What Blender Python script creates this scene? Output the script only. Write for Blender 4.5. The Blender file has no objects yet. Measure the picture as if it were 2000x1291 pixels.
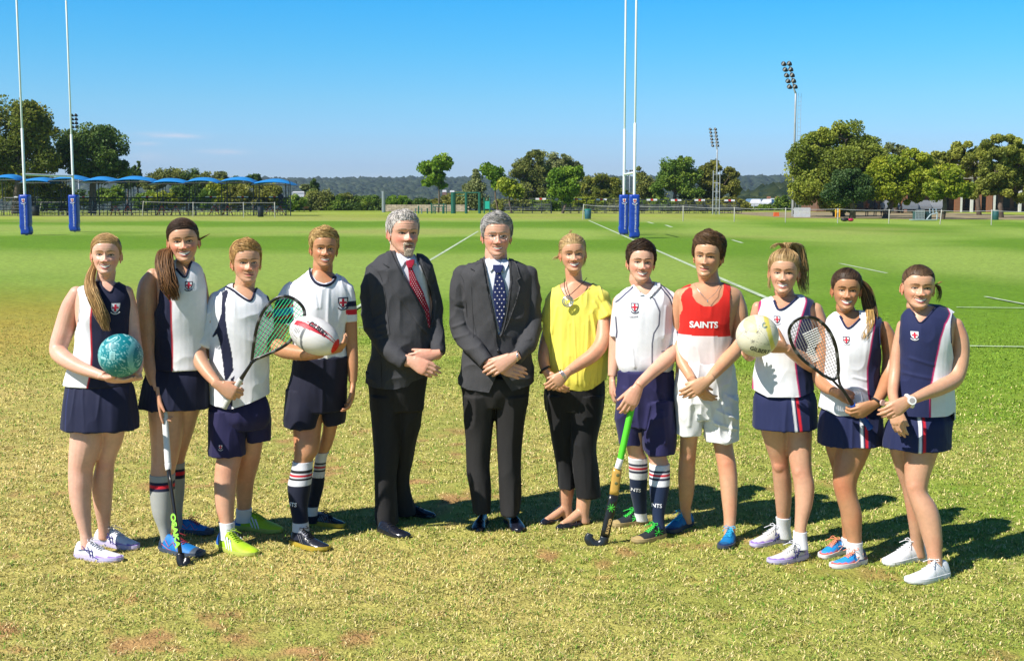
import bpy, bmesh, math, random
import numpy as np
from mathutils import Vector, Matrix, geometry
from mathutils.bvhtree import BVHTree

# ---------------------------------------------------------------- camera, world, sun, exposure
S = bpy.context.scene
COL = S.collection
H = 1.92                       # eye height of the photographer
F = 2400.0                     # focal length, in pixels of the 2000-px-wide photograph
PITCH = math.atan(262 / 2400.0)
cam_d = bpy.data.cameras.new('camera')
cam = bpy.data.objects.new('camera', cam_d)
COL.objects.link(cam)
cam.location = (0, 0, H)
cam.rotation_euler = (math.pi / 2 - PITCH, 0, 0)
cam_d.sensor_width = 36
cam_d.sensor_fit = 'HORIZONTAL'
cam_d.lens = 36 * F / 2000.0
cam_d.clip_start = 0.1
cam_d.clip_end = 20000
S.camera = cam

SUN_EL = math.radians(48)
SUN_TRAVEL = math.radians(33)   # sunlight travels towards +X, a little towards +Y
w = bpy.data.worlds.new('World')
S.world = w
w.use_nodes = True
nt = w.node_tree
nt.nodes.clear()
sky = nt.nodes.new('ShaderNodeTexSky')
sky.sky_type = 'NISHITA'
sky.sun_disc = False
sky.sun_elevation = SUN_EL
lx, ly = math.cos(SUN_TRAVEL), math.sin(SUN_TRAVEL)
sky.sun_rotation = math.atan2(-lx, -ly)
sky.altitude = 1500
sky.air_density = 1.0
sky.dust_density = 0.6
sky.ozone_density = 1.6
hs = nt.nodes.new('ShaderNodeHueSaturation')
hs.inputs['Saturation'].default_value = 1.08
hs.inputs['Hue'].default_value = 0.488
bg = nt.nodes.new('ShaderNodeBackground')
bg.inputs[1].default_value = 0.05
wo = nt.nodes.new('ShaderNodeOutputWorld')
nt.links.new(sky.outputs[0], hs.inputs['Color'])
# clear highveld air: the deep blue of the zenith starts low over the horizon
wtc = nt.nodes.new('ShaderNodeTexCoord'); wsep = nt.nodes.new('ShaderNodeSeparateXYZ'); wrmp = nt.nodes.new('ShaderNodeValToRGB'); wmul = nt.nodes.new('ShaderNodeVectorMath'); wmul.operation = 'MULTIPLY'; wsc = nt.nodes.new('ShaderNodeVectorMath'); wsc.operation = 'SCALE'; wsc.inputs['Scale'].default_value = 2.5
nt.links.new(wtc.outputs['Generated'], wsep.inputs[0]); nt.links.new(wsep.outputs[2], wrmp.inputs[0])
for _i, (_p, _c) in enumerate([(0.0, (1.15,1.45,2.15)), (.027, (1.12,1.46,2.20)), (.075, (.88,1.60,2.12)), (.115, (.55,1.66,2.25)), (.155, (.30,1.68,2.45)), (.30, (.34,.80,1.25))]):
    _e = wrmp.color_ramp.elements[_i] if _i < 2 else wrmp.color_ramp.elements.new(_p)
    _e.position = _p; _e.color = (_c[0]/2.5, _c[1]/2.5, _c[2]/2.5, 1)
nt.links.new(wrmp.outputs[0], wsc.inputs[0]); nt.links.new(hs.outputs[0], wmul.inputs[0]); nt.links.new(wsc.outputs[0], wmul.inputs[1])
def _wdir(px, py):
    u = (px-1000)/F; v = (645.5-py)/F; d = Vector((u, math.cos(PITCH)+v*math.sin(PITCH), -math.sin(PITCH)+v*math.cos(PITCH))).normalized(); return d.x, d.z
def _m(op, a, b=None, clamp=False):
    n = nt.nodes.new('ShaderNodeMath'); n.operation = op; n.use_clamp = clamp
    for i, q in enumerate((a, b)):
        if q is None: continue
        if isinstance(q, (int, float)): n.inputs[i].default_value = q
        else: nt.links.new(q, n.inputs[i])
    return n.outputs[0]
# three thin wisps of cloud low in the sky on the left
wno = nt.nodes.new('ShaderNodeTexNoise'); wno.inputs['Scale'].default_value = 26; wno.inputs['Detail'].default_value = 5; wmp = nt.nodes.new('ShaderNodeMapping'); wmp.inputs['Scale'].default_value = (1.2, 1.2, 9)
nt.links.new(wtc.outputs['Generated'], wmp.inputs[0]); nt.links.new(wmp.outputs[0], wno.inputs['Vector'])
acc = None
for px_, py_, rx_, ry_, k_ in ((338, 265, 46, 5, 1.0), (285, 282, 22, 4, .7), (435, 297, 40, 5, .5), (290, 308, 40, 9, .35), (720, 345, 40, 6, .25)):
    x0_, z0_ = _wdir(px_, py_)
    dx_ = _m('DIVIDE', _m('SUBTRACT', wsep.outputs[0], x0_), rx_/F); dz_ = _m('DIVIDE', _m('SUBTRACT', wsep.outputs[2], z0_), ry_/F)
    g_ = _m('MULTIPLY', _m('EXPONENT', _m('MULTIPLY', _m('ADD', _m('MULTIPLY', dx_, dx_), _m('MULTIPLY', dz_, dz_)), -.9)), k_)
    acc = g_ if acc is None else _m('ADD', acc, g_)
acc = _m('MULTIPLY', acc, _m('MULTIPLY', _m('SUBTRACT', wno.outputs['Fac'], .30), 1.6, True), True)
wmix = nt.nodes.new('ShaderNodeMix'); wmix.data_type = 'RGBA'; wmix.inputs[7].default_value = (15.0, 12.8, 13.2, 1)
nt.links.new(acc, wmix.inputs[0]); nt.links.new(wmul.outputs[0], wmix.inputs[6]); nt.links.new(wmix.outputs[2], bg.inputs[0])
nt.links.new(bg.outputs[0], wo.inputs[0])

sd = bpy.data.lights.new('sun', 'SUN')
sd.energy = 5.0
sd.angle = math.radians(0.5)
sd.color = (1.0, 0.95, 0.87)
sun = bpy.data.objects.new('sun', sd)
COL.objects.link(sun)
sv = Vector((math.cos(SUN_EL) * lx, math.cos(SUN_EL) * ly, -math.sin(SUN_EL)))
sun.rotation_euler = sv.to_track_quat('-Z', 'Y').to_euler()
sun.location = (-20, -8, 30)
S.view_settings.view_transform = 'Standard'
S.view_settings.look = 'None'
S.view_settings.exposure = 0.52
S.view_settings.gamma = 1.0
S.cycles.max_bounces = 5
S.cycles.diffuse_bounces = 2
S.cycles.transparent_max_bounces = 8

# ---------------------------------------------------------------- measuring: photograph pixel -> place
CP, SP = math.cos(PITCH), math.sin(PITCH)
def P(px, py, Y):
    """the point at distance Y that stands at pixel (px, py) of the photograph"""
    u = (px - 1000) / F; v = (645.5 - py) / F
    dx, dy, dz = u, CP + v * SP, -SP + v * CP
    k = Y / dy
    return Vector((dx * k, Y, H + dz * k))
def G(px, py):
    """the point on flat ground at that pixel"""
    u = (px - 1000) / F; v = (645.5 - py) / F
    dx, dy, dz = u, CP + v * SP, -SP + v * CP
    k = -H / dz
    return Vector((dx * k, dy * k, 0))
def GY(py): return G(1000, py).y

# ---------------------------------------------------------------- noise
_rs = np.random.RandomState(7)
_perm = _rs.rand(64, 64, 64).astype(np.float32)
def vnoise(p, scale=1.0, seed=0):
    p = np.asarray(p, dtype=np.float64) * scale + seed * 13.37
    i = np.floor(p).astype(int); f = p - i
    f = f * f * (3 - 2 * f)
    def g(a, b, c): return _perm[(i[:, 0] + a) % 64, (i[:, 1] + b) % 64, (i[:, 2] + c) % 64]
    x, y, z = f[:, 0], f[:, 1], f[:, 2]
    c00 = g(0,0,0)*(1-x)+g(1,0,0)*x; c10 = g(0,1,0)*(1-x)+g(1,1,0)*x
    c01 = g(0,0,1)*(1-x)+g(1,0,1)*x; c11 = g(0,1,1)*(1-x)+g(1,1,1)*x
    return (c00*(1-y)+c10*y)*(1-z) + (c01*(1-y)+c11*y)*z
def fbm(p, scale=1.0, seed=0, oct=3):
    a, t, r = 1.0, 0, 0
    for k in range(oct):
        r = r + a * vnoise(p, scale * 2**k, seed + k * 3.1); t += a; a *= .5
    return r / t
def sstep(a, b, x):
    t = np.clip((x - a) / (b - a), 0, 1); return t * t * (3 - 2 * t)
def srgb(r, g, b):
    f = lambda c: (c/255/12.92 if c/255 <= .04045 else ((c/255+.055)/1.055)**2.4)
    return np.array([f(r), f(g), f(b)])

# ---------------------------------------------------------------- materials
MATS = {}
def mat(name, color=(.5,.5,.5), rough=.6, metal=0.0, attr=False, noise=0.0, nscale=30.0, bump=0.0, bscale=200.0,
        spec=.5, sss=0.0, sheen=0.0, trans=0.0, coat=0.0, stretch=(1,1,1)):
    if name in MATS: return MATS[name]
    m = bpy.data.materials.new(name); m.use_nodes = True
    t = m.node_tree; b = t.nodes['Principled BSDF']
    b.inputs['Roughness'].default_value = rough
    b.inputs['Metallic'].default_value = metal
    b.inputs['Specular IOR Level'].default_value = spec
    b.inputs['Coat Weight'].default_value = coat
    b.inputs['Sheen Weight'].default_value = sheen
    if sss:
        b.inputs['Subsurface Weight'].default_value = sss
        b.inputs['Subsurface Radius'].default_value = (.012, .005, .003)
        b.inputs['Subsurface Scale'].default_value = 1.0
    if trans: b.inputs['Transmission Weight'].default_value = trans
    tc = t.nodes.new('ShaderNodeTexCoord')
    mp = t.nodes.new('ShaderNodeMapping'); mp.inputs['Scale'].default_value = stretch
    t.links.new(tc.outputs['Object'], mp.inputs[0])
    if attr:
        a = t.nodes.new('ShaderNodeAttribute'); a.attribute_name = 'Col'; src = a.outputs['Color']
    else:
        a = t.nodes.new('ShaderNodeRGB'); a.outputs[0].default_value = (*color, 1); src = a.outputs[0]
    if noise:
        n = t.nodes.new('ShaderNodeTexNoise'); n.inputs['Scale'].default_value = nscale; n.inputs['Detail'].default_value = 4
        t.links.new(mp.outputs[0], n.inputs['Vector'])
        r = t.nodes.new('ShaderNodeMapRange')
        r.inputs['From Min'].default_value = .3; r.inputs['From Max'].default_value = .7
        r.inputs['To Min'].default_value = 1 - noise; r.inputs['To Max'].default_value = 1 + noise
        t.links.new(n.outputs['Fac'], r.inputs['Value'])
        mx = t.nodes.new('ShaderNodeVectorMath'); mx.operation = 'MULTIPLY'
        cb = t.nodes.new('ShaderNodeCombineXYZ')
        for k in range(3): t.links.new(r.outputs[0], cb.inputs[k])
        t.links.new(src, mx.inputs[0]); t.links.new(cb.outputs[0], mx.inputs[1]); src = mx.outputs[0]
    t.links.new(src, b.inputs['Base Color'])
    if bump:
        n2 = t.nodes.new('ShaderNodeTexNoise'); n2.inputs['Scale'].default_value = bscale; n2.inputs['Detail'].default_value = 3
        t.links.new(mp.outputs[0], n2.inputs['Vector'])
        bp = t.nodes.new('ShaderNodeBump'); bp.inputs['Strength'].default_value = bump; bp.inputs['Distance'].default_value = .02
        t.links.new(n2.outputs['Fac'], bp.inputs['Height']); t.links.new(bp.outputs[0], b.inputs['Normal'])
    MATS[name] = m
    return m

# ---------------------------------------------------------------- objects
def tag(o, label=None, cat=None, group=None, kind=None):
    if label: o['label'] = label
    if cat: o['category'] = cat
    if group: o['group'] = group
    if kind: o['kind'] = kind
    return o
def empty(name, loc, label=None, cat=None, group=None):
    o = bpy.data.objects.new(name, None); COL.objects.link(o); o.location = loc
    o.empty_display_size = .1
    return tag(o, label, cat, group)
def ROOTLOC(parent):
    l = Vector((0, 0, 0))
    while parent is not None: l += parent.location; parent = parent.parent
    return l
def obj(name, v, f, m, parent=None, loc=None, col=None, smooth=True, label=None):
    """one mesh object from world-space vertices; its origin is loc (or the parent's place)"""
    v = np.asarray(v, dtype=np.float64).reshape(-1, 3)
    base = ROOTLOC(parent)
    org = Vector(loc) if loc is not None else base
    me = bpy.data.meshes.new(name)
    me.from_pydata((v - np.array(org)).tolist(), [], f if isinstance(f, list) else [list(map(int, q)) for q in f])
    if isinstance(m, (list, tuple)):
        for k in m: me.materials.append(k)
    else: me.materials.append(m)
    if col is not None:
        a = me.color_attributes.new('Col', 'FLOAT_COLOR', 'POINT')
        c = np.ones((len(v), 4), dtype=np.float32); c[:, :3] = col
        a.data.foreach_set('color', c.ravel())
    me.polygons.foreach_set('use_smooth', [smooth] * len(me.polygons))
    me.update()
    o = bpy.data.objects.new(name, me); COL.objects.link(o)
    if parent is not None: o.parent = parent
    o.location = org - base
    if label: o['label'] = label
    return o
class MB:
    """collects shapes in world space, each with one colour, into ONE mesh"""
    def __init__(s): s.v, s.f, s.c = [], [], []
    def add(s, v, f, col=(1,1,1)):
        k = len(s.v)
        v = [tuple(q) for q in v]
        s.v += v; s.f += [[i + k for i in q] for q in f]
        col = np.asarray(col, dtype=float)
        s.c += [tuple(col)] * len(v) if col.ndim == 1 else [tuple(q) for q in col]
        return s
    def box(s, c, d, col=(1,1,1), rz=0.0, taper=1.0):
        x, y, z = d[0]/2, d[1]/2, d[2]/2; cs, sn = math.cos(rz), math.sin(rz); V = []
        for k, zz in enumerate((-z, z)):
            t = taper if k else 1.0
            for a, b in ((-x,-y),(x,-y),(x,y),(-x,y)):
                a, b = a*t, b*t
                V.append((c[0]+a*cs-b*sn, c[1]+a*sn+b*cs, c[2]+zz))
        return s.add(V, [[3,2,1,0],[4,5,6,7],[0,1,5,4],[1,2,6,5],[2,3,7,6],[3,0,4,7]], col)
    def tube(s, pts, r, n=8, col=(1,1,1), cap=True):
        if cap:
            pts = [Vector(q) for q in pts]; rr = list(r) if hasattr(r, '__len__') else [r]*len(pts)
            e0, e1 = min(.1, rr[0]*.05/max((pts[1]-pts[0]).length, 1e-6)), min(.1, rr[-1]*.05/max((pts[-1]-pts[-2]).length, 1e-6))
            pts = [pts[0], pts[0].lerp(pts[1], e0)] + pts[1:-1] + [pts[-1].lerp(pts[-2], e1), pts[-1]]
            r = [rr[0]*.97, rr[0]] + rr[1:-1] + [rr[-1], rr[-1]*.97]
        V, Fc = tube(pts, r, n, cap); return s.add(V, Fc, col)
    def ell(s, c, r, n=12, m=8, col=(1,1,1), rot=None):
        V, Fc = ellipsoid(c, r, n, m, rot); return s.add(V, Fc, col)
    def build(s, name, m, parent=None, loc=None, smooth=False, label=None):
        return obj(name, s.v, s.f, m, parent, loc, np.array(s.c), smooth, label)
def ellipsoid(c, r, n=12, m=8, rot=None):
    V = [(0,0,1)]; Fc = []
    for j in range(1, m):
        a = math.pi*j/m
        for i in range(n):
            b = 2*math.pi*i/n; V.append((math.sin(a)*math.cos(b), math.sin(a)*math.sin(b), math.cos(a)))
    V.append((0,0,-1)); L = len(V)-1
    for i in range(n): Fc.append([0, 1+i, 1+(i+1)%n]); Fc.append([L, L-n+(i+1)%n, L-n+i])
    for j in range(m-2):
        for i in range(n):
            a = 1+j*n+i; b = 1+j*n+(i+1)%n; Fc.append([a, a+n, b+n, b])
    out = []
    for q in V:
        w_ = Vector((q[0]*r[0], q[1]*r[1], q[2]*r[2]))
        if rot is not None: w_ = rot @ w_
        out.append(tuple(w_ + Vector(c)))
    return out, Fc
def tube(pts, r, n=8, cap=True, flat=None):
    """tube through pts; r one radius or one per point; flat=(a,b) elliptical factors"""
    pts = [Vector(p) for p in pts]; N = len(pts)
    if not hasattr(r, '__len__'): r = [r] * N
    V, Fc = [], []; up = None
    for i, p in enumerate(pts):
        t = (pts[min(i+1, N-1)] - pts[max(i-1, 0)])
        if t.length < 1e-9: t = Vector((0,0,1))
        t.normalize()
        if up is None:
            up = Vector((0,0,1)) if abs(t.z) < .9 else Vector((1,0,0))
        sx = t.cross(up)
        if sx.length < 1e-6: sx = t.cross(Vector((0,1,0)))
        sx.normalize(); up = sx.cross(t).normalized()
        fa, fb = flat if flat else (1, 1)
        for k in range(n):
            a = 2*math.pi*k/n
            V.append(tuple(p + sx*math.cos(a)*r[i]*fa + up*math.sin(a)*r[i]*fb))
    for i in range(N-1):
        for k in range(n):
            a = i*n+k; b = i*n+(k+1)%n; Fc.append([a, b, b+n, a+n])
    if cap:
        Fc.append(list(range(n))[::-1]); Fc.append([(N-1)*n+k for k in range(n)])
    return V, Fc
def spline(pts, n=8):
    """Catmull-Rom through the rows (any number of columns)"""
    p = np.array([list(q) for q in pts], dtype=float)
    if len(p) < 3:
        t = np.linspace(0, 1, n+1)[:, None]; return p[0]*(1-t)+p[-1]*t
    q = np.vstack([2*p[0]-p[1], p, 2*p[-1]-p[-2]]); out = []
    for i in range(1, len(q)-2):
        for k in range(n):
            t = k/n
            out.append(.5*((2*q[i])+(-q[i-1]+q[i+1])*t+(2*q[i-1]-5*q[i]+4*q[i+1]-q[i+2])*t*t+(-q[i-1]+3*q[i]-3*q[i+1]+q[i+2])*t**3))
    out.append(q[-2]); return np.array(out)
def dup_tree(o, loc=None, parent=None):
    c = o.copy(); COL.objects.link(c); c.parent = parent
    if loc is not None: c.location = loc
    for ch in list(o.children): dup_tree(ch, None, c)
    return c
_txt = {}
def text2d(s, bold=0.0):
    """outline triangles of a line of lettering: height of a capital = 1, starts at x 0"""
    key = (s, bold)
    if key in _txt: return _txt[key]
    cu = bpy.data.curves.new('t', 'FONT'); cu.body = s; cu.size = 1.0; cu.offset = bold; cu.resolution_u = 3
    o = bpy.data.objects.new('t', cu); COL.objects.link(o)
    dg = bpy.context.evaluated_depsgraph_get()
    me = bpy.data.meshes.new_from_object(o.evaluated_get(dg))
    v = np.array([list(q.co)[:2] for q in me.vertices]) if len(me.vertices) else np.zeros((0,2))
    f = [list(p.vertices) for p in me.polygons]
    bpy.data.objects.remove(o); bpy.data.curves.remove(cu); bpy.data.meshes.remove(me)
    v = v / .69; v[:, 0] -= v[:, 0].min()
    _txt[key] = (v, f); return _txt[key]
def cdt(poly, step=None):
    """triangulate a 2D polygon (list of xy), with interior points every step"""
    p = [Vector(q) for q in poly]; n = len(p)
    pts = list(p)
    if step:
        a = np.array(poly); 
        # subdivide edges
        pts = []
        for i in range(n):
            q0, q1 = p[i], p[(i+1) % n]; k = max(1, int((q1-q0).length/step))
            for j in range(k): pts.append(q0.lerp(q1, j/k))
        n = len(pts)
        xs = np.arange(a[:,0].min()+step*.5, a[:,0].max(), step); ys = np.arange(a[:,1].min()+step*.5, a[:,1].max(), step)
        gx, gy = np.meshgrid(xs, ys); g = np.stack([gx.ravel(), gy.ravel()], 1)
        bound = np.array([list(q) for q in pts])
        ok = inpoly(g, bound)
        g = g[ok]
        if len(g):
            d = np.min(((g[:,None,:]-bound[None])**2).sum(-1), 1); g = g[d > (step*.4)**2]
        pts += [Vector(q) for q in g]
    r = geometry.delaunay_2d_cdt(pts, [], [list(range(n))], 1, 1e-6)
    return np.array([list(q) for q in r[0]]), [list(q) for q in r[2]], n
def inpoly(g, poly):
    poly = np.asarray(poly, dtype=float); x, y = g[:,0], g[:,1]; ins = np.zeros(len(g), bool)
    j = len(poly)-1
    for i in range(len(poly)):
        xi, yi = poly[i]; xj, yj = poly[j]
        c = ((yi > y) != (yj > y)) & (x < (xj-xi)*(y-yi)/((yj-yi) if yj != yi else 1e-12)+xi)
        ins ^= c; j = i
    return ins
def dpoly(g, line):
    line = np.asarray(line, dtype=float); d = np.full(len(g), 1e9)
    for a, b in zip(line[:-1], line[1:]):
        ab = b-a; t = np.clip(((g-a)@ab)/max(ab@ab, 1e-12), 0, 1)
        d = np.minimum(d, np.hypot(*(g-a-t[:,None]*ab).T))
    return d
WHITE = np.array([.80,.80,.82]); NAVY = np.array([.012,.016,.05]); BLACK = np.array([.012,.012,.014])
# ================================================================ THE GROUND, HILLS
def ground_z(x, y):
    r = np.hypot(x, y)
    z = -13.0 * sstep(165, 330, y) - 9 * sstep(300, 700, r) * (y > 0)
    return z
def hill_z(x, y, zero=False):
    p = np.stack([x, y, np.zeros_like(x)], 1)
    ang = np.degrees(np.arctan2(x, np.maximum(y, 1)))
    z = ground_z(x, y)
    far = sstep(900, 2600, y) * (1 - .35*sstep(3400, 5200, y))
    z = z + far * (52 + 16*fbm(p, 1/900., 3, 3) - 10)
    # a nearer wooded ridge to the right
    z = z + np.exp(-((ang-15)/6.5)**2) * sstep(260, 620, y) * (1-sstep(750, 1100, y)) * 24
    z = z + sstep(200, 400, y) * 3 * fbm(p, 1/60., 5, 3)
    return z
def ground_color(x, y):
    """mown kikuyu: straw yellow and worn near the camera, green further out, mown in bands"""
    n = len(x); p = np.stack([x, y, np.zeros(n)], 1)
    straw = np.array([.50,.40,.13]); green = np.array([.12,.235,.012]); lime = np.array([.19,.285,.026]); dirt = np.array([.36,.19,.085]); olive = np.array([.27,.26,.035])
    n1 = fbm(p, .9, 1, 4); n2 = fbm(p, 3.2, 9, 3); n3 = fbm(p, .22, 4, 3); n4 = fbm(p, 7.0, 21, 2)
    r = np.hypot(x, y)
    # share of green: more to the right and with distance
    g = .36 + np.where(x > 0, .13, .05)*x + .5*sstep(9.5, 19, y + .25*x) + .9*(n1-.5) + .5*(n2-.5)
    g = np.clip(g, 0, 1)[:, None]
    c = straw*(1-g) + lime*g
    deep = sstep(12.5, 25, y + .35*x + 6*(n3-.5))[:, None]
    c = c*(1-deep) + (green*.9+lime*.1)*deep
    # olive worn belt on the left, 10 to 22 m out
    belt = sstep(12, 17, y) * (1-sstep(34, 48, y)) * (1-sstep(-8.5, -2.5, x + 3.5*(n3-.5)))
    belt = np.clip(belt * (.45+1.0*n1), 0, .95)[:, None]
    c = c*(1-belt) + (olive*.25+np.array([.40,.27,.055])*.75)*belt
    # bare earth patches near the people
    d = sstep(.56, .66, n1*.36 + n2*.42 + n4*.22) * (1-sstep(9, 12, y)) * (1-.5*sstep(0, 3, x))
    d = np.clip(d*.85, 0, 1)[:, None]
    c = c*(1-d) + dirt*d
    # mowing bands far out
    s = np.sin((y + .22*x)*2*math.pi/34.0 + 2.2*n3 + .8)
    s2 = np.sin((x + .035*y)*2*math.pi/15.0 + .9)
    wr = sstep(-2, 6, x - .02*y)
    band = s*(1-.45*wr) + .75*s2*wr + 1.1*(fbm(p, .07, 14, 3)-.5) + .5*(n3-.5)
    k = sstep(15, 30, y)[:, None]
    light = np.array([.225,.32,.055]); dark = np.array([.115,.225,.014])
    bc = dark + (light-dark) * sstep(-.7, .7, band)[:, None]
    c = c*(1-k) + (bc*(.92+.16*n3[:, None]))*k
    k2 = (sstep(92, 112, y) * .55)[:, None]
    c = c*(1-k2) + np.array([.30,.33,.045])*k2
    fd = (sstep(.50, .72, fbm(p, .055, 44, 3))*sstep(30, 55, y)*(y < 160)*.55)[:, None]
    c = c*(1-fd) + np.array([.30,.29,.09])*fd
    c = c * (.86 + .28*n4[:, None])
    # beyond the field: rough grass and woodland
    k3 = sstep(150, 185, y)[:, None]
    wood = np.array([.018,.032,.011]) + np.array([.012,.016,.005])*n3[:, None]
    c = c*(1-k3) + wood*k3
    return np.clip(c, 0, 1)
A = np.radians(np.concatenate([np.linspace(-32, 32, 520), np.linspace(36, 324, 73)]))
Rr = np.concatenate([[0.05, .8, 1.6], 2.4*np.exp(np.linspace(0, math.log(170/2.4), 520)), 170*np.exp(np.linspace(.02, math.log(7000/170), 150))])
AA, RR = np.meshgrid(A, Rr); gx = (RR*np.sin(AA)).ravel(); gy = (RR*np.cos(AA)).ravel()
gz = hill_z(gx, gy)
near = np.hypot(gx, gy) < 25
gz[near] += (.022*(fbm(np.stack([gx, gy, gx*0], 1)[near], 9., 2, 3)-.5))*sstep(3, 4, np.hypot(gx, gy)[near])
na, nr = len(A), len(Rr)
V = np.stack([gx, gy, gz], 1)
idx = np.arange(na*nr).reshape(nr, na); nx = np.roll(idx, -1, 1)
quads = np.stack([idx[:-1], nx[:-1], nx[1:], idx[1:]], -1).reshape(-1, 4)
mg = mat('ground_grass', attr=True, rough=.95, noise=.22, nscale=9.0, bump=.9, bscale=60.0, spec=.15)
def quick_mesh(name, V, F4, m, col=None, kind=None, k=4):
    me = bpy.data.meshes.new(name)
    F4 = np.asarray(F4, dtype=np.int32); nf = len(F4)
    me.vertices.add(len(V)); me.vertices.foreach_set('co', np.asarray(V, dtype=np.float32).ravel())
    me.loops.add(nf*k); me.loops.foreach_set('vertex_index', F4.ravel())
    me.polygons.add(nf); me.polygons.foreach_set('loop_start', np.arange(0, nf*k, k, dtype=np.int32))
    me.materials.append(m)
    if col is not None:
        a = me.color_attributes.new('Col', 'FLOAT_COLOR', 'POINT'); c = np.ones((len(V), 4), np.float32); c[:, :3] = col
        a.data.foreach_set('color', c.ravel())
    me.update(calc_edges=True); me.validate()
    return me
me = quick_mesh('ground', V, quads[:, ::-1], mg, ground_color(gx, gy))
me.polygons.foreach_set('use_smooth', [True]*len(me.polygons))
ground = bpy.data.objects.new('ground', me); COL.objects.link(ground); tag(ground, kind='structure')

# ---- short grass blades near the camera: one object nobody could count
rs = np.random.RandomState(3)
NB = 960000
u = rs.rand(NB); r0, r1 = 3.3, 27.0
rad = r0*np.exp(u*math.log(r1/r0)); ang = np.radians(rs.uniform(-33, 33, NB))
bx_, by_ = rad*np.sin(ang), rad*np.cos(ang)
bc = ground_color(bx_, by_)
pp = np.stack([bx_, by_, bx_*0], 1)
bare = (fbm(pp, .9, 1, 4)*.62 + fbm(pp, 3.2, 9, 3)*.38)
clump = fbm(pp, 14., 31, 2)
keep = (rs.rand(NB) > sstep(.54, .66, bare)*.8*(by_ < 12)) & (rs.rand(NB) < .35+1.3*sstep(.35, .6, clump)) & (rs.rand(NB) > sstep(12, 26, rad))
bx_, by_, bc, rad, clump = bx_[keep], by_[keep], bc[keep], rad[keep], clump[keep]
n = len(bx_)
L = (.010+.018*rs.rand(n))*(.6+.9*clump)*(.62+.026*rad)*(1-.75*sstep(13, 26, rad))
wd = (.0012+.0011*rs.rand(n))*(.55+.12*rad)
th = rs.rand(n)*2*math.pi; lean = .5+1.5*rs.rand(n)
dx, dy = np.cos(th), np.sin(th)
bz = .022*(fbm(np.stack([bx_, by_, bx_*0], 1), 9., 2, 3)-.5)*sstep(3, 4, rad)*(rad < 25)
base = np.stack([bx_, by_, bz-.002], 1)
side = np.stack([-dy*wd, dx*wd, 0*wd], 1)
mid = base + np.stack([dx*L*.35*lean, dy*L*.35*lean, L*.62/(.55+.5*lean)], 1)
tip = base + np.stack([dx*L*lean, dy*L*lean, L/(.55+.8*lean)], 1)
BV = np.stack([base-side, base+side, mid+side*.8, tip, mid-side*.8], 1).reshape(-1, 3)
k5 = np.arange(n)[:, None]*5
tr = np.concatenate([k5+np.array([[0,1,2]]), k5+np.array([[0,2,4]]), k5+np.array([[4,2,3]])], 0)
tone = rs.rand(n)
strawc = np.array([.80,.64,.30]); freshc = np.array([.12,.25,.02])
kk = rs.rand(n)[:, None]
near_f = (1-sstep(9, 14, by_))[:, None]
cc = bc*(.55+1.05*tone[:, None])
cc = np.where(kk < .17*near_f, strawc*(.7+.5*tone[:, None]), cc)
cc = np.where((kk > .20) & (kk < .40), freshc*(.7+.6*tone[:, None]), cc)
me = quick_mesh('grass', BV, tr, mat('grass_blade', attr=True, rough=.7, spec=.3), np.repeat(cc, 5, 0), k=3)
grass = bpy.data.objects.new('grass', me); COL.objects.link(grass)
tag(grass, 'short dry mown grass blades around the feet of the group', 'grass', kind='stuff')

# ---------------------------------------------------------------- painted field lines
linem = mat('field_line_paint', color=(.40,.48,.32), rough=.95, noise=.35, nscale=4)
def stripe(pts, wid):
    p = [G(*q) for q in pts]; V, Fc = [], []
    for i, q in enumerate(p):
        t = (p[min(i+1, len(p)-1)]-p[max(i-1, 0)]).normalized(); s = Vector((-t.y, t.x, 0))*wid/2
        z = .016 if q.y < 27 else .006
        V += [(q.x-s.x, q.y-s.y, z), (q.x+s.x, q.y+s.y, z)]
        if i: k = 2*i; Fc.append([k-2, k, k+1, k-1])
    obj('field_line', V, Fc, linem, smooth=False)['kind'] = 'structure'
def seg(a, b, n=14): return [(a[0]+(b[0]-a[0])*t/n, a[1]+(b[1]-a[1])*t/n) for t in range(n+1)]
def gseg(a, b, wid, n=12):
    A_, B_ = G(*a), G(*b)
    pts = []
    p = [A_.lerp(B_, t/n) for t in range(n+1)]; V, Fc = [], []
    t = (B_-A_).normalized(); s = Vector((-t.y, t.x, 0))*wid/2
    for i, q in enumerate(p):
        z = .02 if q.y < 27 else .008
        V += [(q.x-s.x, q.y-s.y, z), (q.x+s.x, q.y+s.y, z)]
        if i: k = 2*i; Fc.append([k-2, k, k+1, k-1])
    obj('field_line', V, Fc, linem, smooth=False)['kind'] = 'structure'
gseg((1150, 431), (1500, 585), .12); gseg((934, 452), (843, 507), .10); gseg((843, 507), (640, 640), .07)
gseg((1868, 602), (2060, 604), .08); gseg((1885, 678), (2080, 681), .07); gseg((1924, 581), (2060, 607), .08)
gseg((1640, 515), (1732, 534), .09); gseg((1430, 469), (1450, 475), .13); gseg((1265, 434), (1276, 437), .2)
gseg((1300, 440), (1312, 444), .2); gseg((860, 640), (700, 642), .04)

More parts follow.
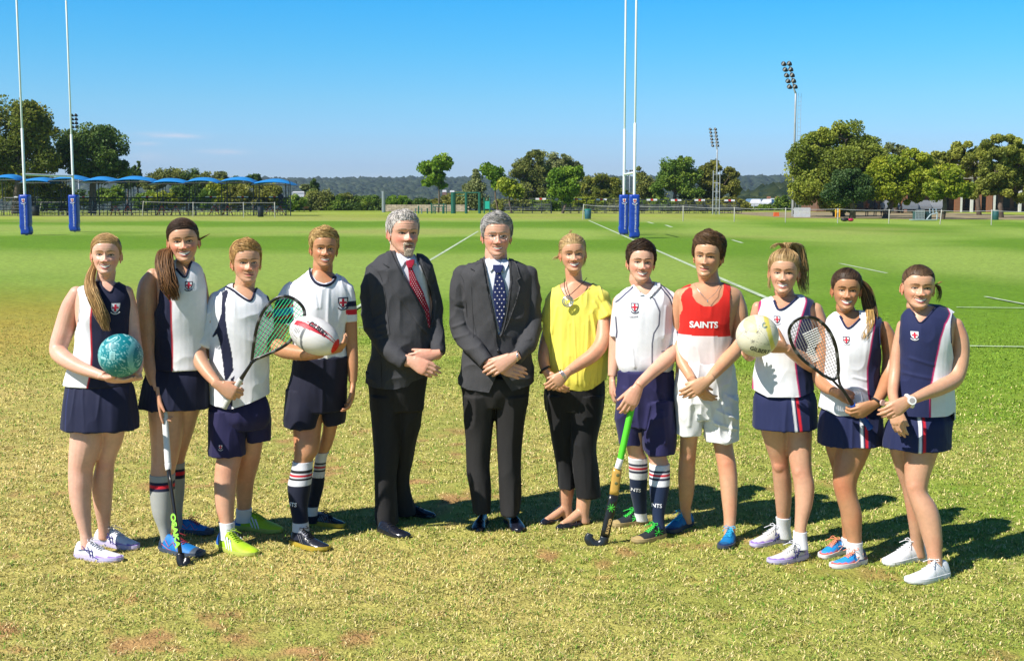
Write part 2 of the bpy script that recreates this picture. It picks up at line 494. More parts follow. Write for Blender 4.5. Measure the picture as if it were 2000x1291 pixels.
# ================================================================ GOAL POSTS
wp = mat('white_post_paint', color=(.80,.81,.82), rough=.35, noise=.04, nscale=3)
padm = mat('blue_pad_vinyl', attr=True, rough=.38, noise=.10, nscale=5, bump=.25, bscale=6, coat=.2)
letm = mat('white_lettering', color=(.78,.80,.85), rough=.5)
redm = mat('red_emblem', color=(.55,.02,.02), rough=.5)
BLUE = np.array([.008,.045,.36])
def goal(p_near, p_far, top_near, lean, label, side_text):
    """H posts; the two uprights stand one behind the other"""
    A_, B_ = p_near, p_far
    root = empty('goal_posts', ((A_.x+B_.x)/2, (A_.y+B_.y)/2, 0), label, 'goal posts', 'goal posts on the field')
    for q, Z in ((A_, top_near), (B_, top_near*.97)):
        b = MB(); b.tube([(q.x, q.y, 0), (q.x, q.y, 5.2)], .066, 16); b.tube([(q.x, q.y, 5.2), (q.x, q.y, Z)], .048, 16)
        b.build('post', wp, root, smooth=True)
    b = MB(); b.tube([(A_.x, A_.y, 2.98), (B_.x, B_.y, 2.98)], .055, 12); b.build('crossbar', wp, root, smooth=True)
    for n_, q in enumerate((A_, B_)):
        w2 = .235
        b = MB(); V, Fc = [], []
        # padded box with puckered edges and a slumped foot
        rows = 22
        for j in range(rows+1):
            z = .04 + 1.95*j/rows
            e = w2*(1 - .10*(j in (0, rows)) + .012*math.sin(j*2.1+n_) )
            sl = (.03*math.sin(j*.9+n_*2) if j < 6 else 0)
            for a in range(24):
                t = 2*math.pi*a/24; cx, sy = math.cos(t), math.sin(t)
                m_ = max(abs(cx), abs(sy))**.86
                V.append((q.x+cx/m_*e+sl, q.y+sy/m_*e, z))
        for j in range(rows):
            for a in range(24):
                k = j*24+a; k2 = j*24+(a+1) % 24; Fc.append([k, k2, k2+24, k+24])
        Fc.append(list(range(24))[::-1]); Fc.append([rows*24+a for a in range(24)])
        pad = obj('post_pad', V, Fc, padm, root, col=np.array([BLUE]*len(V)), smooth=True)
        y0 = q.y - w2 - .012
        v, f = text2d('ST STITHIANS BOYS COLLEGE', .01)
        hgt = 1.22/v[:, 0].max()
        TV = [(q.x+.04 - hgt*(b_) + hgt*.5, y0, .30+a_*hgt) for a_, b_ in v]
        obj('lettering', TV, f, letm, pad, smooth=False)
        if side_text:
            x0 = q.x + w2 + .012
            v, f = text2d('SANDTON', .02); hs_ = .55/v[:, 0].max()
            obj('lettering', [(x0, q.y + .06 - hs_*b_, .42+a_*hs_) for a_, b_ in v], f, letm, pad, smooth=False)
            obj('emblem', [(x0, q.y-.07, 1.06), (x0, q.y+.05, 1.06), (x0, q.y+.05, 1.2), (x0, q.y-.07, 1.2)], [[0,1,2,3]], redm, pad, smooth=False)
        # shield with a red cross above the words
        cx, cz, s = q.x, 1.70, .10
        sh = [(-.8,1), (.8,1), (.78,0), (.5,-.7), (0,-1.15), (-.5,-.7), (-.78,0)]
        obj('shield', [(cx+a_*s, y0, cz+b_*s) for a_, b_ in sh], [list(range(7))], letm, pad, smooth=False)
        b = MB(); b.box((cx, y0-.006, cz), (.032, .006, .19)); b.box((cx, y0-.006, cz+.015), (.14, .0062, .03)); b.build('shield_cross', redm, pad)
        scr = [(math.sin(t)*.125, -.04-math.cos(t)*.125) for t in np.linspace(-1.1, 1.1, 9)]
        MB().tube([(cx+a_, y0-.004, cz+b_) for a_, b_ in scr], .014, 6).build('shield_scroll', letm, pad)
    return root
GN = G(1238, 466); GF = G(1214, 460)
goal(GN, Vector((GN.x-.02, GN.y+5.0, 0)), 13.5, 0, 'tall white goal posts seen almost end on at the right, both blue pads close together', True)
LN = G(52, 460); goal(LN, Vector((LN.x+.3, LN.y+5.9, 0)), 12.6, 0, 'tall white goal posts at the far left in front of the blue canopies', False)

# ================================================================ SPECTATOR STANDS
metal = mat('dark_green_steel', color=(.020,.030,.034), rough=.5, noise=.2, nscale=4)
plank = mat('weathered_bench_plank', color=(.16,.17,.18), rough=.7, noise=.25, nscale=3)
canvas = mat('blue_shade_cloth', color=(.010,.20,.52), rough=.65, noise=.12, nscale=1.2, bump=.4, bscale=2)
tapew = mat('white_marker', color=(.8,.8,.8), rough=.6); taper = mat('red_marker', color=(.6,.02,.02), rough=.6)
orange = mat('red_enamel', color=(.65,.06,.03), rough=.4)
def stand_frame(x0, x1, Y, zt, depth, bays, rows, root, brace=True):
    b = MB(); W_ = x1-x0
    for i in range(bays+1):
        x = x0 + W_*i/bays
        for k in range(3):
            y = Y + depth*k/2; b.tube([(x, y, 0), (x, y, .45+(zt-.45)*k/2)], .028, 6)
        b.tube([(x, Y, .04), (x, Y+depth, .04)], .022, 5); b.tube([(x, Y, .45), (x, Y+depth, zt)], .022, 5)
    for z in (.04,): b.tube([(x0, Y, z), (x1, Y, z)], .022, 5)
    for k, z in enumerate(np.linspace(.62, zt, 4)): b.tube([(x0, Y+depth, z), (x1, Y+depth, z)], .026 if k < 3 else .06, 6)
    if brace:
        b.tube([(x0+W_*.08, Y+.02, .05), (x0+W_*.45, Y+.02, .55)], .02, 5); b.tube([(x0+W_*.6, Y+.02, .55), (x0+W_*.92, Y+.02, .05)], .02, 5)
    b.build('frame', metal, root)
    for k in range(rows):
        t = k/(rows-1); y = Y + .15 + (depth-.4)*t; z = .42 + (zt-.95)*t
        MB().box(((x0+x1)/2, y, z), (W_*.97, .30, .045)).build('bench_plank', plank, root)
ords = ['leftmost, cut by the photo edge', 'second from the left', 'third from the left', 'fourth from the left', 'fifth from the left',
        'fifth from the right', 'fourth from the right', 'third from the right', 'second from the right', 'rightmost, next to the empty bay end']
cans = [(-85, -8, 341), (-5, 45, 340), (48, 112, 346), (105, 177, 342), (164, 237, 345), (225, 307, 344), (299, 372, 348), (367, 432, 346), (434, 502, 345), (497, 575, 349)]
cans = cans[1:]
ordc = ['leftmost, left of the near goal post', 'second from the left, behind the crossbar', 'third from the left, behind the far goal post', 'fourth from the left', 'middle one of the nine',
        'fourth from the right', 'third from the right', 'second from the right, with a puckered top', 'rightmost, its frame end open']
YS = GY(422)
mpx = YS/F
for i, (a, b_, ty) in enumerate(cans):
    x0, x1 = (a-1000)*mpx, (b_-1000)*mpx
    x0 = (4+i*63.2-1000)*mpx - .6; x1 = x0 + 63.2*mpx - .06
    root = empty('canopy_stand', ((x0+x1)/2, YS, 0), f'spectator stand under blue canopy, {ordc[i]}', 'spectator stand', 'canopied stands behind the left of the group')
    stand_frame(x0, x1, YS, 1.75, 2.6, 4, 4, root)
    # canopy: hipped, bowed cloth
    c0, c1 = (a-1000)*mpx, (b_-1000)*mpx; zt = P(0, ty, YS).z; zb = zt-.62
    n1, n2 = 14, 8; V, Fc = [], []
    for q in range(n2+1):
        for p_ in range(n1+1):
            s, t = p_/n1, q/n2
            x = c0 + (c1-c0)*s; y = YS - .9 + 3.8*t
            hgt = (max(0, math.sin(math.pi*s))**.62)*(.45+.55*math.sin(math.pi*t)**.6) if 0 < s < 1 else 0
            z = zb + (zt-zb)*hgt + .03*math.sin(9*s+i)*math.sin(5*t)
            V.append((x, y, z))
    for q in range(n2):
        for p_ in range(n1):
            k = q*(n1+1)+p_; Fc.append([k, k+1, k+n1+2, k+n1+1])
    nv = len(V); V += [(x, y, z-.035) for x, y, z in V]; Fc += [[nv+j for j in f][::-1] for f in Fc]
    obj('canopy', V, Fc, canvas, root)
    m_ = MB()
    for xx in (x0+.25, x1-.25):
        m_.tube([(xx, YS+1.7, 0), (xx, YS+1.7, zb+.35)], .05, 8); m_.tube([(xx+.28, YS+1.7, .5), (xx+.28, YS+1.7, zb+.35)], .03, 8)
        m_.tube([(xx, YS+1.7, zb-.15), (xx+.3, YS-.8, zb+.05)], .025, 6); m_.tube([(xx, YS+1.7, zb-.15), (xx, YS+2.8, zb+.05)], .025, 6)
    m_.tube([(c0+.1, YS-.88, zb+.02), (c1-.1, YS-.88, zb+.02)], .028, 6); m_.tube([(c0+.1, YS+2.88, zb+.02), (c1-.1, YS+2.88, zb+.02)], .028, 6)
    if i == 8:
        for yy in (YS-.88, YS+2.88): m_.tube([(c1-.15, yy, zb), (c1-.12, yy, zb+.25), (c1-.3, yy, zb+.5)], .035, 6)
        m_.tube([(c1-.12, YS-.88, 0), (c1-.12, YS-.88, zb+.2)], .05, 6)
    m_.build('canopy_frame', metal, root)
    if i % 2 == 0 or i > 5:
        m_ = MB(); cx = (x0+x1)/2; zz = 1.82
        for q_ in (-.35, .35): MB().box((cx+q_, YS+2.66, zz), (.42, .03, .16)).build('white_marker_tape', tapew, root)
        MB().box((cx, YS+2.66, zz+.01), (.26, .03, .16)).build('red_marker_tape', taper, root)
# red A-shaped trestles under the stands
for i, px in enumerate((228, 252, 318, 345, 420, 446, 529, 548)):
    x = (px-1000)*(YS+1)/F
    m_ = MB(); Y_ = YS+1.2
    m_.tube([(x-.55, Y_, 0), (x-.05, Y_, .92)], .04, 6); m_.tube([(x+.05, Y_, .92), (x+.55, Y_, 0)], .04, 6); m_.tube([(x-.05, Y_, .92), (x+.05, Y_, .92)], .04, 6)
    m_.tube([(x-.3, Y_, .45), (x+.3, Y_, .45)], .03, 6); m_.tube([(x-.05, Y_, .92), (x-.05, Y_+1.1, .92)], .04, 6)
    o = m_.build('trestle', orange, loc=(x, Y_, 0))
    tag(o, 'red A-frame trestle under the canopied stands, ' + ['far left one, left of the tall girl', 'second from the left', 'third from the left', 'fourth from the left', 'fifth from the left', 'sixth from the left', 'seventh from the left', 'last on the right under the end stand'][i], 'trestle', 'red trestles under the stands')
# open stands across the middle
YB = GY(417.5); mq = YB/F
secs = [(983, 1078), (1098, 1165), (1165, 1240), (1240, 1310), (1310, 1380), (1380, 1447)]
seclab = ['behind the two thin trees, left of the gap', 'first right of the gap, behind the bushy tree', 'behind the goal post pads', 'just right of the goal post pads', 'left of the floodlight mast', 'rightmost, at the floodlight mast']
marks = [[1006, 1056], [1125], [1174, 1223], [1272], [1319, 1365], [1423]]
for i, (a, b_) in enumerate(secs):
    x0, x1 = (a-1000)*mq+.05, (b_-1000)*mq-.05; zt = P(0, 389+i*.6, YB).z
    root = empty('open_stand', ((x0+x1)/2, YB, 0), f'dark steel tiered stand without canopy, {seclab[i]}', 'spectator stand', 'open stands across the far side')
    stand_frame(x0, x1, YB, zt, 3.2, 4 if i else 5, 5, root)
    for mx_ in marks[i]:
        cx = (mx_-1000)*(YB+3)/F
        for q_ in (-.38, .38): MB().box((cx+q_, YB+3.13, zt), (.42, .04, .2)).build('white_marker_tape', tapew, root)
        MB().box((cx, YB+3.12, zt), (.3, .04, .2)).build('red_marker_tape', taper, root)

# ================================================================ ROPE FENCES
postm = mat('pale_fence_post', color=(.50,.48,.43), rough=.7, noise=.15, nscale=5); ropem = mat('grey_rope', color=(.40,.40,.40), rough=.8)
def rope_fence(posts, label, lean=0.0, sag=.03):
    pts = [(G(px, by), P(px+lx_, ty, GY(by)).z, (lx_)*GY(by)/F) for px, by, ty, lx_ in posts]
    c = pts[0][0]
    root = empty('rope_fence', (c.x, c.y, 0), label, 'fence', 'rope fences round the field')
    tops = []
    for g, z, l in pts:
        MB().tube([(g.x, g.y, 0), (g.x+l, g.y, z)], .035, 8).build('fence_post', postm, root, smooth=True); tops.append(Vector((g.x+l, g.y, z-.06)))
    m_ = MB()
    for a, b_ in zip(tops[:-1], tops[1:]):
        m_.tube([a.lerp(b_, t)-Vector((0, 0, 4*sag*t*(1-t)*(b_-a).length*.12)) for t in np.linspace(0, 1, 9)], .015, 5)
    m_.build('rope', ropem, root)
rope_fence([(-20, 421, 393, 3), (76, 420.5, 394, 6), (178, 421, 393, 4), (278, 422, 393, 3), (377, 424, 395, 1), (476, 425.5, 395, 0), (537, 425.5, 395, 0)], 'thin white posts with a grey rope along the canopied stands')
rope_fence([(1138, 429, 399, 2), (1234, 431, 401, 0), (1334, 432.5, 402, 0), (1434, 433.5, 405, 0), (1534, 435, 406, 0), (1636, 436, 407, 0), (1736, 437, 409, 0), (1836, 438.5, 410, 2), (1936, 440, 410, 0), (2040, 441, 412, 0)], 'white posts and sagging grey rope across the right half of the field', sag=.12)

# ================================================================ FLOODLIGHT MASTS
steel = mat('galvanised_steel', color=(.42,.44,.46), rough=.45, metal=.3, noise=.15, nscale=2); lampd = mat('dark_lamp_housing', color=(.02,.022,.026), rough=.7); lglass = mat('lamp_glass', color=(.22,.22,.20), rough=.3)
def mast(bx, by, ty, tilt, rows, label, cols=2, Yd=None, ladder=True, r=.12, sc=1.0, dxr=.9, cage=False):
    Y = Yd or GY(by); X = (bx-1000)*Y/F; Z = P(bx, ty, Y).z
    z0 = ground_z(np.array([X]), np.array([Y]))[0]
    root = empty('floodlight_mast', (X, Y, z0), label, 'floodlight', 'floodlight masts')
    nrow = rows; hd = nrow*.95*sc
    kink = Z-hd-.6*sc
    tipx = X + tilt*hd
    m_ = MB(); m_.tube([(X, Y, z0), (X, Y, z0+(kink-z0)*.5)], r*1.15, 12); m_.tube([(X, Y, z0+(kink-z0)*.5), (X, Y, kink)], r*.8, 12)
    m_.tube([(X, Y, kink), (X+tilt*.6, Y, kink+.7*sc), (tipx, Y, Z)], [r*.8, r*.6, r*.4], 10)
    m_.build('mast', steel, root, smooth=True)
    if ladder:
        m_ = MB()
        for dx_ in (.22, .50): m_.tube([(X+dx_, Y-.1, z0), (X+dx_, Y-.1, kink)], .016, 5)
        z = z0+.4
        while z < kink: m_.tube([(X+.22, Y-.1, z), (X+.50, Y-.1, z)], .014, 5); z += .4
        m_.build('ladder', steel, root)
    if cage:
        m_ = MB()
        for dx_ in (-.42, .28):
            m_.tube([(X+dx_, Y-.3, 0), (X+dx_, Y-.3, cage)], .05, 6)
        for z in np.arange(.6, cage, .9): m_.tube([(X-.42, Y-.3, z), (X+.28, Y-.3, z)], .035, 5)
        m_.build('safety_cage', steel, root)
    for k in range(nrow):
        t = (k+.5)/nrow; cz = Z - hd*(1-t); cx = X + tilt*(cz-kink)
        for c in range(cols):
            lx_ = cx + (-.75 if c == 0 else .18)*sc*dxr + (c > 1)*.8*sc; ly_ = Y - .25*c
            m_ = MB(); V, Fc = tube([(lx_-.28*sc, ly_-.15, cz+.06*sc), (lx_+.0, ly_, cz-.05*sc), (lx_+.30*sc, ly_+.1, cz-.22*sc)], [.40*sc, .36*sc, .14*sc], 10); m_.add(V, Fc)
            m_.tube([(lx_+.2*sc, ly_+.05, cz-.1*sc), (cx, Y, cz-.15*sc)], .05*sc, 5)
            lo = m_.build('floodlight', lampd, root, smooth=True)
            MB().tube([(lx_-.33*sc, ly_-.16, cz+.08*sc), (lx_-.29*sc, ly_-.15, cz+.06*sc)], .33*sc, 10).build('lamp_glass', lglass, lo, smooth=True)
    return root
mast(1546, 423, 120, -.28, 5, 'tallest floodlight mast, left of the big round tree', sc=.56)
mast(1397, 419, 250, -.16, 6, 'shorter floodlight mast at the right end of the open stands', sc=.36, r=.10, dxr=1.5, cage=4.6, ladder=False)
mast(160, 415, 222, -.02, 4, 'floodlight mast mostly hidden behind the dark tree at left', Yd=210, ladder=False, sc=.68, dxr=1.2)
mast(1228, 415, 332, 0.0, 2, 'small distant floodlight mast seen between the right goal uprights', Yd=330, ladder=False, sc=.60, cols=3, dxr=1.6)

# ================================================================ TREES
barkm = mat('bark', color=(.13,.095,.07), rough=.95, noise=.35, nscale=3); leafm = mat('leaf', attr=True, rough=.6, spec=.3, sheen=.0)
def see_light_through(m, k):
    t = m.node_tree; b = t.nodes['Principled BSDF']; o = [n for n in t.nodes if n.type == 'OUTPUT_MATERIAL'][0]
    tr = t.nodes.new('ShaderNodeBsdfTranslucent'); mx = t.nodes.new('ShaderNodeMixShader'); mx.inputs[0].default_value = k
    src = b.inputs['Base Color'].links[0].from_socket; t.links.new(src, tr.inputs['Color']); t.links.new(b.outputs[0], mx.inputs[1]); t.links.new(tr.outputs[0], mx.inputs[2]); t.links.new(mx.outputs[0], o.inputs['Surface'])
see_light_through(leafm, .35)
def foliage(blobs, n, size, cols, seed, clump=.16, Y=0):
    """leaf-sized faces in clumps spread through lobes (centre, radii)"""
    rs = np.random.RandomState(seed); n = int(n*2.1); size *= .78
    vol = np.array([b[1][0]*b[1][2] for b in blobs]); vol = vol/vol.sum()
    C, T = [], []
    for (c, r), w_ in zip(blobs, vol):
        nc = max(5, int(34*math.sqrt(w_)*1.3)); m = int(n*w_)
        d = rs.normal(size=(nc, 3)); d /= np.linalg.norm(d, axis=1)[:, None]
        cr = (.45+.55*rs.rand(nc)**.5)[:, None]; cc = d*cr*np.array(r)*.9 + np.array(c)
        cs = (.6+.9*rs.rand(nc))*clump*3*min(r[0], r[2])
        tn = rs.rand(nc)
        k = rs.randint(0, nc, m)
        dd = rs.normal(size=(m, 3)); dd /= np.linalg.norm(dd, axis=1)[:, None]
        C.append(cc[k] + dd*(cs[k]*rs.rand(m)**.45)[:, None]*np.array([1, 1, .8])); T.append(tn[k])
    C = np.concatenate(C); T = np.concatenate(T); m = len(C)
    nrm = rs.normal(size=(m, 3)) + np.array([0, -.3, .7]); nrm /= np.linalg.norm(nrm, axis=1)[:, None]
    a = np.cross(nrm, rs.normal(size=(m, 3))); a /= np.linalg.norm(a, axis=1)[:, None]; b = np.cross(nrm, a)
    s = size*(.6+.8*rs.rand(m))[:, None]
    V = np.stack([C-a*s*.5, C-b*s*.34, C+a*s*.5+nrm*s*.1, C+b*s*.34], 1).reshape(-1, 3)
    t = np.clip(T*.55 + rs.rand(m)*.45, 0, 1); c0, c1, c2 = [np.array(q)*np.array([1.7,1.65,1.35]) for q in cols]
    col = np.where(t[:, None] < .5, c0+(c1-c0)*(t[:, None]*2), c1+(c2-c1)*(t[:, None]*2-1))
    return V, np.arange(m*4).reshape(-1, 4), np.repeat(col, 4, 0)
DARK = [(.020,.045,.010), (.050,.095,.018), (.12,.16,.030)]
MIDG = [(.035,.075,.010), (.085,.15,.020), (.19,.24,.035)]
LIME = [(.065,.105,.010), (.16,.205,.016), (.31,.32,.035)]
OLIV = [(.050,.070,.020), (.115,.135,.034), (.22,.23,.065)]
SUNT = [(.055,.078,.012), (.13,.165,.022), (.26,.28,.05)]
GREY = [(.055,.075,.034), (.12,.145,.060), (.21,.23,.10)]
BRON = [(.060,.070,.016), (.13,.14,.028), (.25,.24,.05)]
AUTM = [(.045,.068,.010), (.10,.125,.018), (.24,.22,.03)]
PALE = [(.075,.095,.018), (.155,.18,.032), (.28,.29,.06)]
VIVI = [(.035,.085,.008), (.09,.17,.014), (.20,.28,.03)]
seedc = [100]
def tree(name, lobes, base, cols, Y, n, size, label, cat='tree', trunks=None, group='trees round the field', clump=.16, trunk_r=.22, limbs=True, dep=.8):
    """lobes: (px, py, rx, ry) in the photograph, at distance Y"""
    seedc[0] += 1; rnd = random.Random(seedc[0]); k = Y/F
    bl = []
    for j, (x, y, rx, ry) in enumerate(lobes):
        c = P(x, y, Y); bl.append(((c.x, Y + rnd.uniform(-.35, .35)*rx*k, c.z), (rx*k, rx*k*dep, ry*k)))
    gz_ = 0 if Y < 165 else float(ground_z(np.array([0.]), np.array([Y]))[0])
    bx0 = base[0] if isinstance(base, (list, tuple)) else base
    b0 = P(bx0, 415, Y)
    root = empty(name, (b0.x, Y, gz_), label, cat, group)
    V, F4, col = foliage(bl, n, size, cols, seedc[0], clump)
    me = quick_mesh('crown', V-np.array([b0.x, Y, gz_]), F4, leafm, col); o = bpy.data.objects.new('crown', me); COL.objects.link(o); o.parent = root
    m_ = MB()
    top = max(bl, key=lambda q: q[0][2]+q[1][2]*.2)
    low = min(q[0][2]-q[1][2] for q in bl)
    fork = Vector((b0.x + (top[0][0]-b0.x)*.35, Y, max(gz_+.3, low + (top[0][2]-low)*.25)))
    mid_ = Vector((b0.x, Y, gz_)).lerp(fork, .5) + Vector((rnd.uniform(-.2, .2), 0, 0))
    m_.tube([(b0.x, Y, gz_-.1), mid_, fork], [trunk_r*1.2, trunk_r*.9, trunk_r*.7], 9)
    for c, r in (bl if limbs else [top]):
        e = Vector(c) + Vector((rnd.uniform(-.3, .3)*r[0], 0, r[2]*.4)); q = fork.lerp(Vector(c), .5)+Vector((rnd.uniform(-.3, .3), 0, .2))
        m_.tube([fork, q, Vector(c), e], [trunk_r*.55, trunk_r*.38, trunk_r*.22, .03], 6)
        for _ in range(3):
            e2 = Vector(c)+Vector((rnd.uniform(-.8, .8)*r[0], rnd.uniform(-.6, .6)*r[1], rnd.uniform(.1, .95)*r[2])); m_.tube([Vector(c), (Vector(c)+e2)/2+Vector((0, 0, .1)), e2], [trunk_r*.2, trunk_r*.12, .02], 5)
    m_.build('trunk', barkm, root, smooth=True)
    return root
# left
tree('plane_tree', [(20,250,60,48), (60,228,38,34), (75,262,34,40), (30,310,70,40), (85,310,30,34), (-20,300,60,60)], 30, AUTM, 135, 15000, .40, 'tall loose tree with yellowing leaves at the far left edge', trunk_r=.4)
tree('leafy_tree', [(150,290,40,38), (185,275,40,32), (215,295,34,34), (175,320,62,34), (225,325,26,26), (130,325,34,24)], 180, DARK, 140, 16000, .36, 'dense round dark green tree behind the second left goal upright', trunk_r=.4)
tree('garden_tree', [(20,370,40,22), (70,360,40,24), (110,372,40,20)], 60, AUTM, 140, 5000, .36, 'low yellowing tree behind the stands at far left')
# behind the canopies: varied garden trees
row = [(250,345,18,20,DARK), (268,337,8,26,DARK), (300,350,26,20,OLIV), (335,343,30,18,OLIV), (372,348,26,18,DARK), (400,352,24,16,OLIV), (430,346,14,14,GREY), (452,362,22,18,DARK),
       (285,388,26,18,MIDG), (330,385,34,18,LIME), (365,370,26,20,DARK), (395,385,28,18,MIDG), (425,370,24,24,LIME), (465,380,28,24,BRON), (520,378,32,22,BRON), (495,352,16,12,DARK), (570,395,30,14,MIDG), (150,385,50,16,DARK), (215,380,30,18,MIDG), (90,395,60,14,DARK)]
rlab = ['dark bush right of the dense tree', 'narrow dark cypress above the canopies', 'olive tree above the middle canopies', 'broad olive tree above the middle canopies', 'dark tree above the canopies, fourth from right', 'small olive tree between two canopies',
        'grey-green tree poking above the canopies', 'dark tree under the canopies near their right end', 'fresh green shrub seen under the fifth canopy', 'pale lime shrub seen under the sixth canopy', 'dark conifer seen under the canopies', 'mid green shrub seen under the seventh canopy', 'yellow-green tree under the seventh canopy', 'bronze tree under the eighth canopy', 'rust-gold tree under the last canopy', 'dark tree top between the last two canopies',
        'green shrub at the right end of the stands', 'dark hedge mass under the third canopy', 'green shrub under the fourth canopy', 'dark hedge behind the left goal pads']
for (x, y, rx, ry, c), l in zip(row, rlab):
    Y = 152 if y > 362 else 185
    tree('garden_tree', [(x-rx*.4, y+ry*.15, rx*.65, ry*.8), (x+rx*.35, y, rx*.65, ry*.9), (x, y+ry*.5, rx, ry*.7)], x, c, Y, 1500+int(rx*60), .34, l, trunk_r=.15)
tree('cypress', [(613,368,9,20), (612,380,12,16), (614,356,6,10)], 613, DARK, 175, 3000, .34, 'pointed dark conifer standing alone right of the stands', trunk_r=.15)
tree('palm', [(596,368,6,5), (594,366,6,5), (599,366,5,5)], 597, GREY, 172, 500, .5, 'small palm beside the pointed conifer', trunk_r=.12)
hed = [(585,400,22,18,MIDG,'round shrub left of the hedge row, behind the two people'), (625,388,24,22,OLIV,'tall olive tree at the left of the hedge row'), (655,396,28,18,MIDG,'rounded bush in the hedge, left part'), (690,398,24,17,DARK,'dark bush in the middle of the hedge row'),
       (718,396,24,18,MIDG,'leafy bush left of the grey pole'), (740,400,22,15,DARK,'dark bush right at the grey pole'), (775,394,28,14,VIVI,'bright green bush above the brick wall'), (815,396,28,12,DARK,'dark bush behind the brick wall, middle'), (845,398,24,12,BRON,'brownish bush behind the thin tree'), (884,392,22,18,BRON,'bronze shrub behind the green frame'), (905,390,24,20,OLIV,'olive shrub at the right end of the brick wall'), (600,405,26,10,DARK,'low dark shrub behind the wheelbarrow'), (672,385,14,10,OLIV,'olive tree top over the hedge')]
for x, y, rx, ry, c, l in hed:
    tree('hedge_bush', [(x-rx*.4, y+ry*.1, rx*.7, ry*.8), (x+rx*.4, y+ry*.05, rx*.7, ry*.85), (x, y+ry*.45, rx*1.05, ry*.8)], x, c, 168, 3600, .30, l, 'bush', trunk_r=.1, group='bushes beyond the field')
# thin young trees
tree('sapling', [(858,318,22,14), (835,330,16,12), (852,345,18,12), (838,357,16,7), (862,362,12,7), (872,322,12,9)], 856, VIVI, GY(416), 2600, .42, 'slim young tree with open crown standing alone before the brick wall', trunk_r=.10, clump=.22)
tree('sapling', [(955,330,16,10), (968,340,14,12), (972,355,16,12), (950,335,10,8)], 974, VIVI, GY(416), 1900, .42, 'leaning young tree with pale trunk left of the open stand', trunk_r=.11, clump=.22)
tree('sapling', [(995,365,20,14), (1008,378,14,10), (985,358,10,9)], 1000, LIME, GY(417)-.5, 2000, .40, 'short crooked young tree in front of the left open stand', trunk_r=.11, clump=.2)
tree('young_tree', [(1100,348,28,20), (1125,340,16,12), (1085,362,16,18), (1105,372,26,20), (1108,385,18,10)], 1098, VIVI, GY(417)-.8, 7000, .36, 'bushy bright green tree left of the goal post pads', trunk_r=.15, clump=.18)
# eucalypts and the wood behind the stands
tree('gum_tree', [(932,345,9,18), (925,368,22,14), (935,380,20,26), (915,380,16,14)], 930, GREY, 165, 4600, .34, 'sparse grey-green tree right of the green frame', trunk_r=.14, clump=.2)
tree('gum_tree', [(1045,310,20,20), (1020,335,24,22), (1050,340,30,28), (1030,370,36,24), (1065,365,30,26), (1008,330,12,10)], 1035, OLIV, 172, 11000, .34, 'tall grey-olive gum tree above the left open stand', trunk_r=.3, clump=.14)
tree('gum_tree', [(1095,318,26,20), (1085,340,26,22), (1125,335,16,20), (1130,355,16,16), (1070,330,14,16)], 1095, GREY, 176, 8000, .34, 'broad gum tree behind the bushy bright tree', trunk_r=.3, clump=.14)
tree('broad_tree', [(1165,355,26,16), (1190,360,22,18), (1145,372,22,16), (1175,385,38,22), (1205,380,20,20)], 1170, AUTM, 165, 9000, .34, 'rounded yellow-green tree left of the goal uprights', trunk_r=.3)
tree('broad_tree', [(1252,340,10,16), (1255,365,18,20), (1240,385,20,18), (1275,372,20,22)], 1258, OLIV, 168, 6500, .34, 'narrow olive tree right of the goal uprights', trunk_r=.2)
tree('broad_tree', [(1305,335,22,22), (1335,320,20,16), (1330,345,34,26), (1295,365,26,20), (1345,372,30,22)], 1310, MIDG, 160, 12000, .34, 'big green tree with bare forked trunk left of the shorter mast', trunk_r=.3)
tree('gum_tree', [(1392,325,18,14), (1380,350,24,24), (1425,345,14,22), (1410,365,32,24), (1435,368,14,18), (1385,385,26,18)], 1400, BRON, 164, 11000, .34, 'bronze-leaved gum tree behind the shorter mast', trunk_r=.3, clump=.14)
tree('garden_tree', [(1500,408,30,10), (1530,400,14,18), (1475,410,18,6)], 1500, MIDG, 175, 3500, .34, 'low round bush behind the parked cars', cat='bush')
for i, (x, c, l) in enumerate([(1005,OLIV,'undergrowth behind the left open stand'), (1075,MIDG,'undergrowth in the gap between open stands'), (1140,LIME,'pale undergrowth behind the second open stand'), (1225,OLIV,'undergrowth behind the goal post pads'), (1290,MIDG,'undergrowth behind the fourth open stand'), (1360,OLIV,'undergrowth left of the shorter mast'), (1425,BRON,'undergrowth right of the shorter mast')]):
    tree('undergrowth_bush', [(x-22, 402, 26, 13), (x+20, 403, 26, 12), (x, 398, 24, 12)], x, c, 158, 3600, .32, l, 'bush', trunk_r=.08, group='bushes beyond the field')
# right
YR = GY(427)
tree('plane_tree', [(1600,285,34,30), (1622,268,36,28), (1605,335,60,46), (1660,320,56,50), (1650,275,42,32), (1690,290,32,34), (1570,310,28,34), (1620,325,52,42), (1680,335,44,44), (1590,370,50,36), (1650,378,56,34), (1560,345,22,30), (1715,320,12,30)], 1640, SUNT, 116, 42000, .30, 'huge round broad-leaved tree beside the tallest mast', trunk_r=.5)
tree('dark_tree', [(1655,350,30,22), (1640,378,34,22), (1680,368,28,24)], 1665, [(.012,.035,.010),(.03,.065,.018),(.07,.11,.035)], 106, 7000, .26, 'smaller dark blue-green tree in front of the huge round tree', trunk_r=.25)
tree('lime_tree', [(1745,325,34,26), (1785,312,30,24), (1730,360,38,28), (1780,350,42,32), (1800,335,24,24), (1755,385,48,16), (1715,350,30,34), (1760,350,40,34)], 1728, LIME, 108, 26000, .28, 'yellow-green tree right of the huge round tree', trunk_r=.24)
tree('lime_tree', [(1850,345,34,24), (1835,368,32,20), (1870,370,34,18)], 1840, LIME, 103, 9500, .27, 'smaller bright lime tree with dark trunk above the wire cart', trunk_r=.20)
